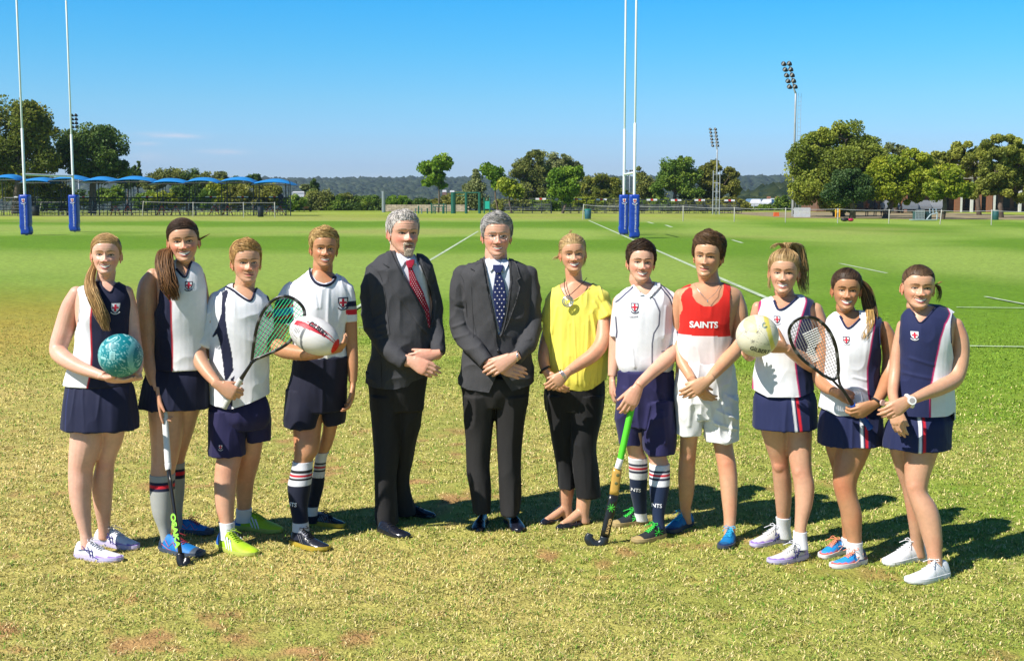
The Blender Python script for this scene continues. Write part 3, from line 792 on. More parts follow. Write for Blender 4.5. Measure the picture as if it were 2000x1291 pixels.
tree('sparse_tree', [(1880,300,34,22), (1850,312,30,18), (1905,320,40,28), (1830,320,20,14)], 1913, PALE, 125, 16000, .27, 'bronze twiggy tree behind the lime trees', trunk_r=.22, clump=.12)
tree('sparse_tree', [(1960,295,44,30), (1990,325,40,36), (1945,345,36,30), (1985,375,44,24), (1925,375,36,18)], 1955, PALE, 110, 26000, .27, 'wide sparse tree with green-gold leaves at the right edge', trunk_r=.24, clump=.12)
tree('sparse_tree', [(1740,290,16,10), (1765,296,16,10), (1722,302,12,12)], 1750, GREY, 140, 1800, .3, 'thin pale treetop behind the yellow-green tree', trunk_r=.2)
# woods across the valley: one mass, nobody could count it
def wood(name, n, size, cols, seed, region, label):
    rs = np.random.RandomState(seed); x, y = region(rs, n)
    z = hill_z(x, y); C = np.stack([x, y, z + size*np.clip(y/(2600. if size > 8 else 450.), .35, 1.2)*(.1+.5*rs.rand(n))], 1)
    V0, F0 = ellipsoid((0,0,0), (1,1,.8), 5, 3); V0 = np.array(V0); nv = len(V0)
    jit = 1+.35*rs.normal(size=(n, nv, 1)).clip(-1, 1)
    s = (size*(.5+.8*rs.rand(n))*np.clip(y/ (2600. if size > 8 else 450.), .35, 1.2))[:, None, None]
    V = (C[:, None, :] + V0[None]*s*jit).reshape(-1, 3)
    tris = []
    for f in F0: tris += [[f[0], f[i], f[i+1]] for i in range(1, len(f)-1)]
    tris = np.array(tris); T = (np.arange(n)[:, None, None]*nv + tris[None]).reshape(-1, 3)
    t = rs.rand(n)[:, None]; c0, c1 = np.array(cols[0]), np.array(cols[1])
    me = quick_mesh(name, V, T, leafm, np.repeat(c0+(c1-c0)*t, nv, 0), k=3)
    o = bpy.data.objects.new(name, me); COL.objects.link(o); tag(o, label, 'woodland', kind='stuff'); return o
def reg_far(rs, n):
    y = 900+3600*rs.rand(n)**1.1; a = np.radians(rs.uniform(-48, 40, n)); return y*np.tan(a), y
def reg_near(rs, n):
    y = 215+780*rs.rand(n); a = np.radians(rs.uniform(-42, 36, n)); return y*np.tan(a), y
wood('distant_woodland', 95000, 11., [(.020,.040,.018), (.055,.080,.030)], 11, reg_far, 'wooded suburbs covering the far hills beyond the field')
wood('valley_woodland', 56000, 4.2, [(.018,.036,.010), (.055,.075,.020)], 12, reg_near, 'treetops filling the valley behind the field')
# ================================================================ PEOPLE: BUILDING TOOLS
def design(V, Yr):
    """where points of a garment lie on its front pattern (parallel to the wearer's front)"""
    V = np.asarray(V); dz = V[:, 2]-H
    dep = Yr*CP - dz*SP; up = Yr*SP + dz*CP
    return np.stack([1000 + F*V[:, 0]/dep, 645.5 - F*up/dep], 1)
def loft(rows, Y0, n=36, e=2.05, sub=5):
    """rows (py, xl, xr, dy, thickness in m): horizontal rings"""
    R = spline(rows, sub); V, Fc = [], []
    for py, xl, xr, dy, th in R:
        Y = Y0+dy; c = P((xl+xr)/2, py, Y); a = max((xr-xl)/2*Y/F, .003); b = max(th/2, .003)
        for k in range(n):
            t = 2*math.pi*k/n; cx, sy = math.cos(t), math.sin(t)
            V.append((c.x + a*math.copysign(abs(cx)**(2/e), cx), Y + b*math.copysign(abs(sy)**(2/e), sy), c.z))
    m = len(R)
    for i in range(m-1):
        for k in range(n): Fc.append([i*n+k, i*n+(k+1) % n, (i+1)*n+(k+1) % n, (i+1)*n+k][::-1])
    Fc.append(list(range(n))); Fc.append([(m-1)*n+k for k in range(n)][::-1])
    return V, Fc
def remesh(parts, vox, it=3, fac=.5):
    v, f = [], []
    for V, Fc in parts:
        k = len(v); v += [tuple(q) for q in V]; f += [[i+k for i in q] for q in Fc]
    me = bpy.data.meshes.new('tmp'); me.from_pydata(v, [], f)
    bm = bmesh.new(); bm.from_mesh(me)
    bmesh.ops.recalc_face_normals(bm, faces=bm.faces); bm.to_mesh(me); bm.free()
    o = bpy.data.objects.new('tmp', me); COL.objects.link(o)
    m = o.modifiers.new('r', 'REMESH'); m.mode = 'VOXEL'; m.voxel_size = vox
    if it: s = o.modifiers.new('s', 'SMOOTH'); s.factor = fac; s.iterations = it
    dg = bpy.context.evaluated_depsgraph_get()
    r = bpy.data.meshes.new_from_object(o.evaluated_get(dg))
    n = len(r.vertices); V = np.empty(n*3, np.float32); r.vertices.foreach_get('co', V); V = V.reshape(-1, 3).astype(float)
    N = np.empty(n*3, np.float32); r.vertices.foreach_get('normal', N); N = N.reshape(-1, 3)
    Fc = [list(p.vertices) for p in r.polygons]
    bpy.data.objects.remove(o); bpy.data.meshes.remove(me); bpy.data.meshes.remove(r)
    return V, Fc, N
def normals(V, Fc):
    V = np.asarray(V); N = np.zeros_like(V)
    q = np.array([f if len(f) == 4 else [f[0], f[1], f[2], f[2]] for f in Fc if len(f) in (3, 4)])
    nn = np.cross(V[q[:, 2]]-V[q[:, 0]], V[q[:, 3]]-V[q[:, 1]])
    for k in range(4): np.add.at(N, q[:, k], nn)
    return N/np.maximum(np.linalg.norm(N, axis=1), 1e-12)[:, None]
def cut(V, Fc, N, mask):
    """drop the vertices in mask and every face that uses one"""
    keep = ~mask; idx = -np.ones(len(V), int); idx[keep] = np.arange(keep.sum())
    F2 = [[int(idx[i]) for i in f] for f in Fc if all(keep[i] for i in f)]
    return V[keep], F2, N[keep]
def bvh(V, Fc): return BVHTree.FromPolygons([tuple(q) for q in V], Fc)
def limb(pts, Y0, n=16, flat=None, sub=5):
    """pts (px, py, dy, r_px)"""
    R = spline([(*P(x, y, Y0+dy), r*(Y0+dy)/F) for x, y, dy, r in pts], sub)
    V, Fc = tube([Vector(q[:3]) for q in R], [q[3] for q in R], n, True, flat)
    eV, eF = ellipsoid(R[0][:3], (R[0][3],)*3, 14, 10); k = len(V)
    return V + eV, Fc + [[i+k for i in f] for f in eF]
def lerp_dy(rows, dy0, dy1, ratio=1.0, Y0=6.5, pw=1.0):
    """legs: (py, xl, xr) -> rows with depth running from hip to ankle"""
    a, b = rows[0][0], rows[-1][0]; out = []
    for py, xl, xr in rows:
        t = ((py-a)/(b-a))**pw; out.append((py, xl, xr, dy0+(dy1-dy0)*t, (xr-xl)*Y0/F*ratio))
    return out
def hand_parts(w, d, n, ts, curl=(.5,.7,.5), thumb=(.7,.6,.2), scale=1.0, spread=.0, curls=None, point=False):
    """palm, four jointed fingers of different lengths and a thumb from the side of the palm"""
    d = Vector(d).normalized(); n = Vector(n); n = (n - d*n.dot(d)).normalized(); t = d.cross(n)*ts; w = Vector(w); s = scale
    out = []; V, Fc = [], []; m = 14
    rows = [(-.030, .021, .0165, 0), (-.008, .0245, .0175, 0), (.012, .029, .017, 0), (.040, .037, .016, .002), (.070, .041, .0145, .0), (.090, .039, .012, -.001), (.100, .030, .008, -.001)]
    for u, a, b, off in rows:
        c = w + d*u*s + t*off*s
        for k in range(m):
            th = 2*math.pi*k/m; V.append(tuple(c + t*(a*s*math.cos(th)) + n*(b*s*math.sin(th))))
    for i in range(len(rows)-1):
        for k in range(m): Fc.append([i*m+k, i*m+(k+1) % m, (i+1)*m+(k+1) % m, (i+1)*m+k])
    Fc.append(list(range(m))[::-1]); Fc.append([(len(rows)-1)*m+k for k in range(m)]); out.append((V, Fc))
    base = [(.090, .029), (.094, .010), (.090, -.0095), (.081, -.028)]; ln = [.95, 1.06, .98, .78]
    for i, ((u, v), L) in enumerate(zip(base, ln)):
        cu = curls[i] if curls else curl
        dr = (d + t*spread*(1.5-i)*.16).normalized(); p = w + d*(u-.018)*s + t*v*s; pts = [p, w + d*u*s + t*v*s]; a = 0; p = pts[-1]
        for seg_, c in zip((.043, .027, .022), cu):
            a += c; q = p + (dr*math.cos(a) + n*math.sin(a))*seg_*L*s
            pts += [p.lerp(q, .5), q]; p = q
        rr = [.0098, .0098, .0090, .0088, .0080, .0080, .0072, .0056]
        out.append(tube(pts, [r*s for r in rr[:len(pts)]], 8))
    b0 = w + d*.020*s + t*.020*s; a0, a1, a2 = thumb
    dr = (t*math.sin(a0) + d*math.cos(a0) + n*a2).normalized(); p1 = b0 + dr*.042*s
    d2 = (dr + (d*.5+n*.6)*a1).normalized(); p2 = p1 + d2*.034*s; d3 = (d2 + n*.3*a1).normalized(); p3 = p2 + d3*.026*s
    out.append(tube([b0, b0.lerp(p1, .5), p1, p1.lerp(p2, .5), p2, p3], [.0145*s, .0125*s, .0108*s, .0100*s, .0092*s, .0066*s], 9))
    return out

# ---------------------------------------------------------------- head
def _tab(t, xs, ys):
    return np.interp(t, xs, ys)
_T = [0,.03,.07,.12,.18,.25,.33,.42,.5,.58,.66,.74,.82,.89,.95,.985,1.0]
_FR = [.060,.076,.0835,.085,.080,.079,.081,.083,.084,.089,.0905,.088,.080,.066,.045,.024,.0]
_BK = [-.030,-.018,-.004,.012,.034,.058,.074,.086,.093,.098,.100,.099,.091,.076,.052,.028,.0]
_WD = [.016,.026,.035,.044,.052,.060,.066,.0705,.0735,.0755,.076,.074,.067,.055,.037,.020,.0]
def head_surf(phi, t, jaw=1.0, off=0.0):
    """canonical head: phi 0 = front, +-pi = back; t 0 chin .. 1 crown"""
    fr = _tab(t, _T, _FR); bk = _tab(t, _T, _BK)
    wd = _tab(t, _T, _WD)*(1 + (jaw-1)*np.clip(1-t*2.2, 0, 1))
    yc = (bk-fr)/2; b = (bk+fr)/2
    c, s = np.cos(phi), np.sin(phi); e = 2/2.25
    x = (wd+off)*np.sign(s)*np.abs(s)**e
    y = yc - (b+off)*np.sign(c)*np.abs(c)**e
    z = .225*t + off*np.clip((t-.75)*4, 0, 1)*.6
    return np.stack([x, y, z], -1)
def gauss(x, z, cx, cz, sx, sz): return np.exp(-((x-cx)/sx)**2*.5 - ((z-cz)/sz)**2*.5)
def make_head(skin, sex='m', smile=.8, teeth=True, brow=(.12,.07,.035), iris=(.10,.07,.04), blush=.5, lips=(.50,.17,.14), age=0.0, jaw=1.0, squint=.8, freckle=0, wx=1.0, nose=1.0, mouth=1.0):
    ns, nt = 150, 130
    s = np.linspace(-math.pi, math.pi, ns, endpoint=False); phi = s - .5*np.sin(s)
    t = np.concatenate([[0, .01], np.linspace(.03, .95, nt-8), [.965, .978, .988, .995, .999, 1.0]]); nt = len(t)
    PH, TT = np.meshgrid(phi, t); V = head_surf(PH.ravel(), TT.ravel(), jaw)
    x, y, z = V[:, 0], V[:, 1], V[:, 2]; fr = (y < .01) & (np.cos(PH.ravel()) > .15)
    w = np.where(fr, sstep(.15, .5, np.cos(PH.ravel())), 0); ax = np.abs(x)
    d = np.zeros(len(x))
    # nose
    tn = np.clip((.122-z)/(.122-.080), 0, 1)
    ridge = (.004+.0175*tn**1.25)*np.exp(-(x/(.0064+.0072*tn))**2*.5)*sstep(.132, .112, z)*sstep(.067, .0775, z)
    ridge *= nose; d += ridge; d += .0092*(gauss(ax, z, .0125, .0765, .0048, .0052)); d -= .004*gauss(ax, z, .006, .0695, .003, .003)
    # eye sockets, lids, brow
    d -= .0135*gauss(ax, z, .030, .1130, .014, .011); d -= .006*gauss(ax, z, .013, .112, .007, .010)
    d += .0068*gauss(ax, z, .031, .1125, .0105, .0058); d += (.0045 if sex == 'm' else .0025)*gauss(ax, z, .028, .1305, .020, .006)
    d += .002*np.exp(-((z-.1185)/.0016)**2)*gauss(ax, z, .031, .1185, .012, .01)
    # cheeks, smile, mouth, chin
    zm = .0485 + smile*.0075*(ax/.024)**2
    d += (.0035+.0035*smile)*gauss(ax, z, .040, .083, .014, .013); d -= .0025*smile*np.exp(-((ax-(.031+.012*(.075-z)/.03))/.003)**2)*gauss(ax, z, .033, .066, .02, .014)
    d += .0062*gauss(x, z-zm, 0, .0065, .019, .0042) + .0070*gauss(x, z-zm, 0, -.0085, .016, .0048)
    mw = (.0245+.005*smile)*mouth; op = (.0082*smile if teeth else .0012)*np.clip(1-(ax/mw)**2, 0, 1)
    dm = z - zm
    d -= .0035*np.exp(-((dm)/(op*.6+.0016))**2)*(ax < mw)
    d -= .004*gauss(x, z, 0, .030, .016, .005); d += .0050*gauss(x, z, 0, .016, .014, .011)
    if age: d -= .0016*age*np.exp(-(np.sin(z*math.pi/.0105)*1.2)**2*3)*gauss(x, z, 0, .160, .035, .016)
    V[:, 1] -= d*w
    x, y, z = V.T
    c = np.tile(np.array(skin), (len(V), 1)).astype(float)
    nz = fbm(V, 45, 3, 3)[:, None]; c *= (.93+.14*nz)
    def mix(c, k, col): k = np.clip(k, 0, 1)[:, None]; return c*(1-k) + np.array(col)*k
    red = np.array(skin)*np.array([1.02, .58, .58])
    c = mix(c, blush*.9*gauss(ax, z, .044, .080, .015, .015)*w, red); c = mix(c, blush*.8*gauss(x, z, 0, .080, .010, .009)*w, red)
    if sex == 'm': c = mix(c, .16*(z < .075)*sstep(0, .02, .075-z)*w, np.array(skin)*np.array([.72, .70, .72]))
    fm = fr & (w > .5)
    # lips and teeth
    up = (dm > 0) & (dm < op+.0042*np.clip(1-(ax/mw)**2, 0, 1)+.0004) & (ax < mw); lo = (dm <= 0) & (dm > -op-.0072*np.clip(1-(ax/mw)**1.8, 0, 1)-.0004) & (ax < mw)
    c[fm & (up | lo)] = lips
    inn = (np.abs(dm+.0005) < op) & (ax < mw*.97)
    if teeth: c[fm & inn & (dm < op*.9)] = (.82,.79,.72); c[fm & inn & (dm < -op*.55)] = (.16,.03,.03); c[fm & inn & (ax > mw*.84)] = (.20,.05,.04)
    else: c[fm & (np.abs(dm) < .0012) & (ax < mw)] = (.16,.05,.04)
    # nostrils
    c = mix(c, .8*gauss(ax, z, .0065, .0715, .0028, .0020)*w*(z < .074), (.09,.03,.02))
    # eyes
    ez = .1118; eh = (.0066-.0022*squint); ew = .0160
    q = ((ax-.0310)/ew)**2; lid = np.clip(1-q, 0, 1)
    dz = z-ez - .0012*((ax-.031)/ew)
    ins = (dz < eh*lid) & (dz > -eh*.75*lid) & (q < 1) & fm
    c[ins] = (.50,.44,.40); ir = ((ax-.0305)**2+(dz)**2 < .0052**2) & ins; c[ir] = np.array(iris)*.45
    c[((ax-.0305)**2+(dz)**2 < .0024**2) & ins] = (.01,.01,.01)
    c[fm & (q < 1.15) & (np.abs(dz-eh*lid) < .0023)] = (.03,.016,.012)
    k = fm & (q < 1.0) & (np.abs(dz+eh*.75*lid) < .0010); c[k] = c[k]*.5
    # brows
    bz = .1300 + .0042*np.sin(np.clip((ax-.010)/.040, 0, 1)*math.pi*.8) ; bt = .0036*np.clip(1.25-(ax/.052)**2, .2, 1)
    kb = (ax > .011) & (ax < .052) & (np.abs(z-bz) < bt) & fm
    nb = fbm(V*np.array([1, 1, .5]), 500, 8, 1); c[kb] = c[kb]*.15 + np.array(brow)*.75*(.7+.6*nb[kb])[:, None]
    F4 = []
    for i in range(nt-1):
        for k in range(ns): F4.append([i*ns+k, i*ns+(k+1) % ns, (i+1)*ns+(k+1) % ns, (i+1)*ns+k])
    F4.append([k for k in range(ns)][::-1]); 
    V = [tuple(q) for q in V]; c = [tuple(q) for q in c]
    # ears
    for sg in (-1, 1):
        rot = Matrix.Rotation(sg*math.radians(-22), 3, 'Z') @ Matrix.Rotation(math.radians(8), 3, 'X')
        ce = Vector((sg*.0745, .006, .1020))
        parts = [ellipsoid(ce, (.0055, .0155, .0265), 14, 12, rot)]
        rim = [ce + rot @ Vector((sg*.0045, .0165*math.cos(a)*1.0, .0285*math.sin(a)+.001)) for a in np.linspace(-.9, 3.9, 14)]
        parts.append(tube(rim, [.0030]*13+[.002], 6)); parts.append(ellipsoid(ce + Vector((sg*.001, -.006, -.026)), (.0042, .0065, .008), 8, 6))
        for pv, pf in parts:
            b = len(V); V += [tuple(q) for q in pv]; F4 += [[i+b for i in f] for f in pf]; c += [tuple(np.array(skin)*np.array([1.03,.80,.76]))]*len(pv)
    V = np.array(V); V[:, 0] *= wx; return V, F4, np.array(c)
HL_M = ([0, 25, 42, 55, 66, 74, 82, 96, 108, 125, 180], [.182, .180, .176, .163, .140, .112, .100, .128, .110, .060, .050])
HL_F = ([0, 25, 42, 55, 68, 78, 88, 100, 112, 130, 180], [.178, .176, .170, .155, .132, .112, .112, .124, .095, .050, .035])
def hair_mask(phi, t, style):
    tab = HL_M if style != 'f' else HL_F
    return .225*t - np.interp(np.abs(np.degrees(phi)), tab[0], tab[1])
class Locks:
    def __init__(s): s.v, s.f, s.c = [], [], []
    def add(s, pts, r, col, n=4):
        m = len(pts); rr = [r*(.55+.45*math.sin(math.pi*min(1, (i+.6)/m*1.15)))*(1 if i < m-1 else .25) for i in range(m)]
        V, Fc = tube([Vector(q) for q in pts], rr, n, True); k = len(s.v); s.v += V; s.f += [[i+k for i in f] for f in Fc]; s.c += [col]*len(V)
def make_hair(style, cols, thick=(.006, .014), seed=1, jaw=1.0, nlock=1100, part=.0, sweep=.6, front=.012, length=.05, bald=0.0, tie=(0,.085,.10)):
    """a cap that grows out of the scalp, with separate locks combed over it. style: m short, f pulled back"""
    rs = np.random.RandomState(seed); ns, nt = 120, 80
    phi = np.linspace(-math.pi, math.pi, ns, endpoint=False); t = np.concatenate([np.linspace(.12, .96, nt-5), [.972, .984, .992, .997, 1.0]])
    PH, TT = [q.ravel() for q in np.meshgrid(phi, t)]
    m = hair_mask(PH, TT, style) + .004*(vnoise(np.stack([PH*9, TT*30, PH*0], 1), 1, seed)-.5)
    def cap(ph, tt, extra=0.0):
        base = head_surf(ph, tt, jaw); mm = hair_mask(ph, tt, style)
        k = sstep(-.004, .030, mm); th = thick[0] + (thick[1]-thick[0])*sstep(.62, .92, tt)
        ctr = np.array([0, .005, .12]); dr = base-ctr; dr /= np.maximum(np.linalg.norm(dr, axis=-1, keepdims=True), 1e-9)
        fr_ = front*np.exp(-(ph/.75)**2)*sstep(.80, .90, tt)*(1-sstep(.97, 1.0, tt)*.6) if style != 'f' else 0*tt
        o = (th*k + fr_*k + extra)
        return base + dr*np.asarray(o)[..., None]
    V = cap(PH, TT); 
    g = vnoise(np.stack([PH*22, TT*7, PH*0+seed], 1)); ctr = np.array([0, .005, .12]); dr = V-ctr; dr /= np.linalg.norm(dr, axis=1)[:, None]
    V = V + dr*((g-.5)*(.0012 if style == 'f' else .0035))[:, None]*(m > 0)[:, None]
    V[m < -.004] -= dr[m < -.004]*.004
    c0, c1 = np.array(cols[0]), np.array(cols[1]); C = c0 + (c1-c0)*(g*.8)[:, None]
    F4 = [];
    for i in range(len(t)-1):
        for k in range(ns):
            q = [i*ns+k, i*ns+(k+1) % ns, (i+1)*ns+(k+1) % ns, (i+1)*ns+k]
            if max(m[j] for j in q) > -.004: F4.append(q)
    L = Locks(); L.v = [tuple(q) for q in V]; L.f = F4; L.c = [tuple(q) for q in C]
    if style == 'f' and tie is not None:
        ctr_ = np.array([0, .005, .12]); dv = V-ctr_; rad_ = np.linalg.norm(dv, axis=1); dv = dv/rad_[:, None]; tie_ = np.array(tie)
        ok = m > .003; src = np.where(ok)[0]
        for k in range(int(nlock*2.0)):
            s0 = V[src[rs.randint(len(src))]] ; n = 8; u = np.linspace(0, rs.uniform(.35, 1), n)[:, None]; q = s0*(1-u)+tie_*u - ctr_; q /= np.linalg.norm(q, axis=1)[:, None]
            lf = rs.uniform(.0003, .0028); pts = []
            for j in range(n):
                dt = dv@q[j]; i3 = np.argpartition(-dt, 6)[:6]; wt = 1/(1.0001-dt[i3]); R_ = (rad_[i3]*wt).sum()/wt.sum(); pts.append(tuple(ctr_ + q[j]*(R_+lf*math.sin(math.pi*(.2+.6*j/n)))))
            L.add(pts, rs.uniform(.0007, .0016), tuple((c0+(c1-c0)*rs.rand()**1.4)*rs.uniform(.7, 1.3)))
        nlock = 0
    for k in range(nlock):
        tries = 0
        while True:
            ph = rs.uniform(-math.pi, math.pi); tt = 1-(rs.rand()**1.3)*.75; tries += 1
            if hair_mask(np.array([ph]), np.array([tt]), style)[0] > .002 or tries > 20: break
        n = 7; pts = []; lift = rs.uniform(.0005, .0075)
        for j in range(n):
            u = j/(n-1)
            if style == 'f':          # combed back to the tie
                sg = 1 if ph > 0 else -1
                p_ = ph + (sg*math.pi*.97-ph)*u*.5; q_ = tt + (.70-tt)*u*.5
            else:
                if abs(ph) < 1.5 and tt > .76:    # top: swept across and forward
                    p_ = ph + (sweep+.5*math.sin(k*1.7))*u*.55*(1 if part >= 0 else -1); q_ = tt - (.03+.03*math.sin(k*2.3))*u
                else: p_ = ph + .12*u*math.sin(k); q_ = tt - length/.225*u*.9
            if hair_mask(np.array([p_]), np.array([max(q_, .12)]), style)[0] < -.008 and j > 1: break
            pts.append(tuple(cap(np.array([p_]), np.array([np.clip(q_, .12, .999)]), lift*math.sin(math.pi*(.15+.8*u)))[0]))
        if len(pts) > 2:
            col = c0 + (c1-c0)*rs.rand()**1.3; L.add(pts, rs.uniform(.0008, .0020), tuple(col*rs.uniform(.8, 1.25)))
    return L
def tail(L, pts, rad, n, cols, seed, r=.0030, flare=.0, wave=.004):
    n = int(n*1.7); r = r*.72; wave = wave*1.3
    """a hanging bundle of locks along world points"""
    Ri = p.hR.transposed(); pts = [Ri @ (Vector(q)-p.ho)/p.hs for q in pts]
    rs = np.random.RandomState(seed); c0, c1 = np.array(cols[0]), np.array(cols[1]); C = spline([list(q) for q in pts], 4); m = len(C)
    for k in range(n):
        a = rs.rand()*2*math.pi; q = rs.rand()**.5; ln = int(m*rs.uniform(.62, 1.0)); o = []; wv = rs.rand()*6; col = c0+(c1-c0)*rs.rand()
        for i in range(max(4, ln)):
            u = i/(m-1); rr = np.interp(u, [0, .12, .35, .7, 1], rad)*q*(1+flare*u)
            fl = (.010*u*u*math.sin(wv*5) if k % 9 == 0 else 0); o.append((C[i][0]+math.cos(a)*rr + wave*math.sin(u*9+wv)*u + fl, C[i][1]+math.sin(a)*rr, C[i][2]+.002*math.sin(u*7+wv)))
        L.add(o, r*rs.uniform(.6, 1.3), tuple(col*rs.uniform(.75, 1.3)))
SKINM = mat('skin', attr=True, rough=.42, spec=.42, sss=.12, noise=.05, nscale=60, bump=.05, bscale=400)
HAIRM = mat('hair', attr=True, rough=.52, spec=.32)
KNIT = mat('sports_fabric', attr=True, rough=.75, spec=.25, noise=.03, nscale=40, bump=.12, bscale=900, sheen=.1)
SUIT = mat('suit_wool', attr=True, rough=.8, spec=.2, noise=.08, nscale=120, bump=.15, bscale=1200)
LEATH = mat('polished_leather', attr=True, rough=.22, spec=.6, noise=.05, nscale=30, bump=.08, bscale=60)
SHOEM = mat('shoe_upper', attr=True, rough=.5, spec=.35, noise=.05, nscale=60, bump=.15, bscale=300)
RUB = mat('rubber', attr=True, rough=.6, spec=.3, noise=.05, nscale=50)
HARD = mat('hard_gloss', attr=True, rough=.28, spec=.5, noise=.03, nscale=40)
METL = mat('silver_metal', color=(.7,.7,.72), rough=.25, metal=1.0)
def spline_edge(ln): return ln
class Person:
    def __init__(s, label, feet, skin, name='person'):
        """feet: [(heel px, toe px), ...] contact points on the ground; the first is the leg at image left"""
        s.label = label; s.skin = np.array(skin); s.feet = [(G(*a), G(*b)) for a, b in feet]
        s.ank = [a.lerp(b, .24) for a, b in s.feet]
        s.Y = sum(a.y for a in s.ank)/2; s.base = Vector(((s.ank[0].x+s.ank[1].x)/2, s.Y, 0))
        s.coarse, s.fine = [], []; s.Yr = s.Y-.09; s.root = None; s.legrows = []
    def P(s, x, y, dy=0): return P(x, y, s.Y+dy)
    def leg(s, k, rows, ratio=1.08, body=True, hip=0.0):
        dy1 = s.ank[k].y - s.Y; R = lerp_dy(rows, hip, dy1, ratio, s.Y, 1.15); s.legrows.append(R)
        if body: s.coarse.append(loft(R, s.Y, 20, 2.05, 4))
        return R
    def grow(s, R, g, y0=None, y1=None):
        """rows of R between y0 and y1, g px wider all round"""
        R = [list(q) for q in spline(R, 6)]
        if y0 is not None: R = [q for q in R if y0 <= q[0] <= y1]
        return [(q[0], q[1]-g, q[2]+g, q[3], q[4]+2*g*s.Y/F) for q in R]
    def chest(s, rows, inset=4, deep=.02):
        rows = [q for q in rows if q[0] <= rows[0][0]+130]
        s.coarse.append(loft([(y, a+inset, b-inset, dy, th-deep) for y, a, b, dy, th in rows], s.Y))
    def arm(s, pts):
        s.fine.append(limb(pts, s.Y, 22)); s.sh = getattr(s, 'sh', []) + [(s.P(*pts[0][:3]), pts[0][3]*s.Y/F)]
    def knee(s, k, x, y, r=.036, fwd=.028):
        Y = s.Y + s.legdy(s.legrows[k], y); c = P(x, y, Y-fwd); s.kn = getattr(s, 'kn', []) + [c]; s.coarse.append(ellipsoid(c, (r, r*.8, r*1.25), 12, 10))
    def hand(s, x, y, dy, d, n, ts, **k): s.fine += hand_parts(s.P(x, y, dy), d, n, ts, **k)
    def head(s, chin, top, yaw=0, roll=0, pitch=0, dy=0.0, hairh=.012, neck=None, neck_r=.056, nb=.072, **kw):
        c, t = s.P(*chin, dy-.07), s.P(*top, dy); hh = (t-c).length; s.hs = hh/(.225+hairh)*.985
        R = Matrix.Rotation(math.radians(yaw), 3, 'Z') @ Matrix.Rotation(math.radians(pitch), 3, 'X') @ Matrix.Rotation(math.radians(roll), 3, 'Y')
        s.hR = R; s.ho = c - R @ Vector((0, -.076, .004))*s.hs
        V, Fc, C = make_head(s.skin, **kw); s.headmesh = (s.toh(V), Fc, C); s.jaw = kw.get('jaw', 1.0)
        s.nbp = s.P(neck[0], neck[1]+6, .015)
        a = s.hpt(0, .030, .075); a2 = s.hpt(0, .030, .02); b = s.P(neck[0], neck[1], neck[2] if len(neck) > 2 else .015)
        m = a2.lerp(b, .5)
        s.fine.append(tube([a, a2, m, b.lerp(m, .35), b, b-Vector((0, 0, .05))], [neck_r*.9*s.hs, neck_r*s.hs, neck_r*s.hs, neck_r*1.06*s.hs, nb, nb*1.05], 20))
        # soft tissue under the chin
        s.fine.append(tube([s.hpt(0, -.045, .012), s.hpt(0, .0, .008), s.hpt(0, .03, .0)], [.022*s.hs, .034*s.hs, .045*s.hs], 12))
    def hpt(s, x, y, z): return s.ho + s.hR @ Vector((x, y, z))*s.hs
    def toh(s, V):
        R = np.array(s.hR)*s.hs; return np.asarray(V) @ R.T + np.array(s.ho)
    def make_body(s, vc=.006, vf=.0034, paint=None):
        for c_, r_ in getattr(s, 'sh', []):
            m_ = c_.lerp(s.nbp, .55); s.coarse.append(tube([c_, c_.lerp(m_, .5), m_], [r_*.98, r_*.95, r_*.8], 14)); s.coarse.append(ellipsoid(c_, (r_, r_, r_), 12, 8))
        V, Fc, C = s.headmesh; V = list(map(tuple, V)); Fc = list(Fc); C = list(map(tuple, C))
        for parts, vx in ((s.coarse, vc), (s.fine, vf)):
            if not parts: continue
            v, f, n = remesh(parts, vx, 3 if vx > .005 else 2, .45)
            k = len(V); V += list(map(tuple, v)); Fc += [[i+k for i in q] for q in f]
            c = np.tile(s.skin, (len(v), 1)); nz = fbm(v, 22, 5, 3)[:, None]; c = c*(.90+.20*nz); rd = fbm(v, 9, 15, 3)[:, None]; c = c*(1+np.array([.02,-.10,-.12])*sstep(.45, .7, rd))
            for kq in getattr(s, 'kn', []): gk = np.exp(-((v-np.array(kq))**2).sum(1)/(.045**2))[:, None]; c = c*(1+np.array([.02,-.16,-.16])*gk)
            if paint is not None: c = paint(v, c)
            C += list(map(tuple, c))
        s.root = obj('person', V, Fc, SKINM, None, s.base, np.array(C)); tag(s.root, s.label, 'person', 'people standing in a row')
        return s.root
    def hair(s, L, name='hair'):
        V = s.toh(np.array(L.v)); return obj(name, V, L.f, HAIRM, s.root, col=np.array(L.c))
    def garment(s, name, parts, color, vox=.0042, fold=.004, fs=(9, 6, 5), paint=None, cuts=(), m=None, it=4, seed=1, ridge=None, back_cut=False, label=None):
        V, Fc, N = remesh(parts, vox, it, .5)
        if fold:
            q = V*np.array(fs); a = fbm(q, 1.0, seed, 3); b = 1-np.abs(2*vnoise(q, 1.6, seed+5)-1)
            d = fold*1.35*((a-.5)*2 + (b**2-.35)*1.1)
            V = V + N*d[:, None]
        if ridge:
            uv = design(V, s.Yr)
            for line, wpx, amp in ridge:
                dd = dpoly(uv, line); V = V + N*(amp*np.exp(-(dd/wpx)**2)*(N[:, 1] < .2))[:, None]
        uv = design(V, s.Yr)
        c = np.tile(np.array(color), (len(V), 1)).astype(float)
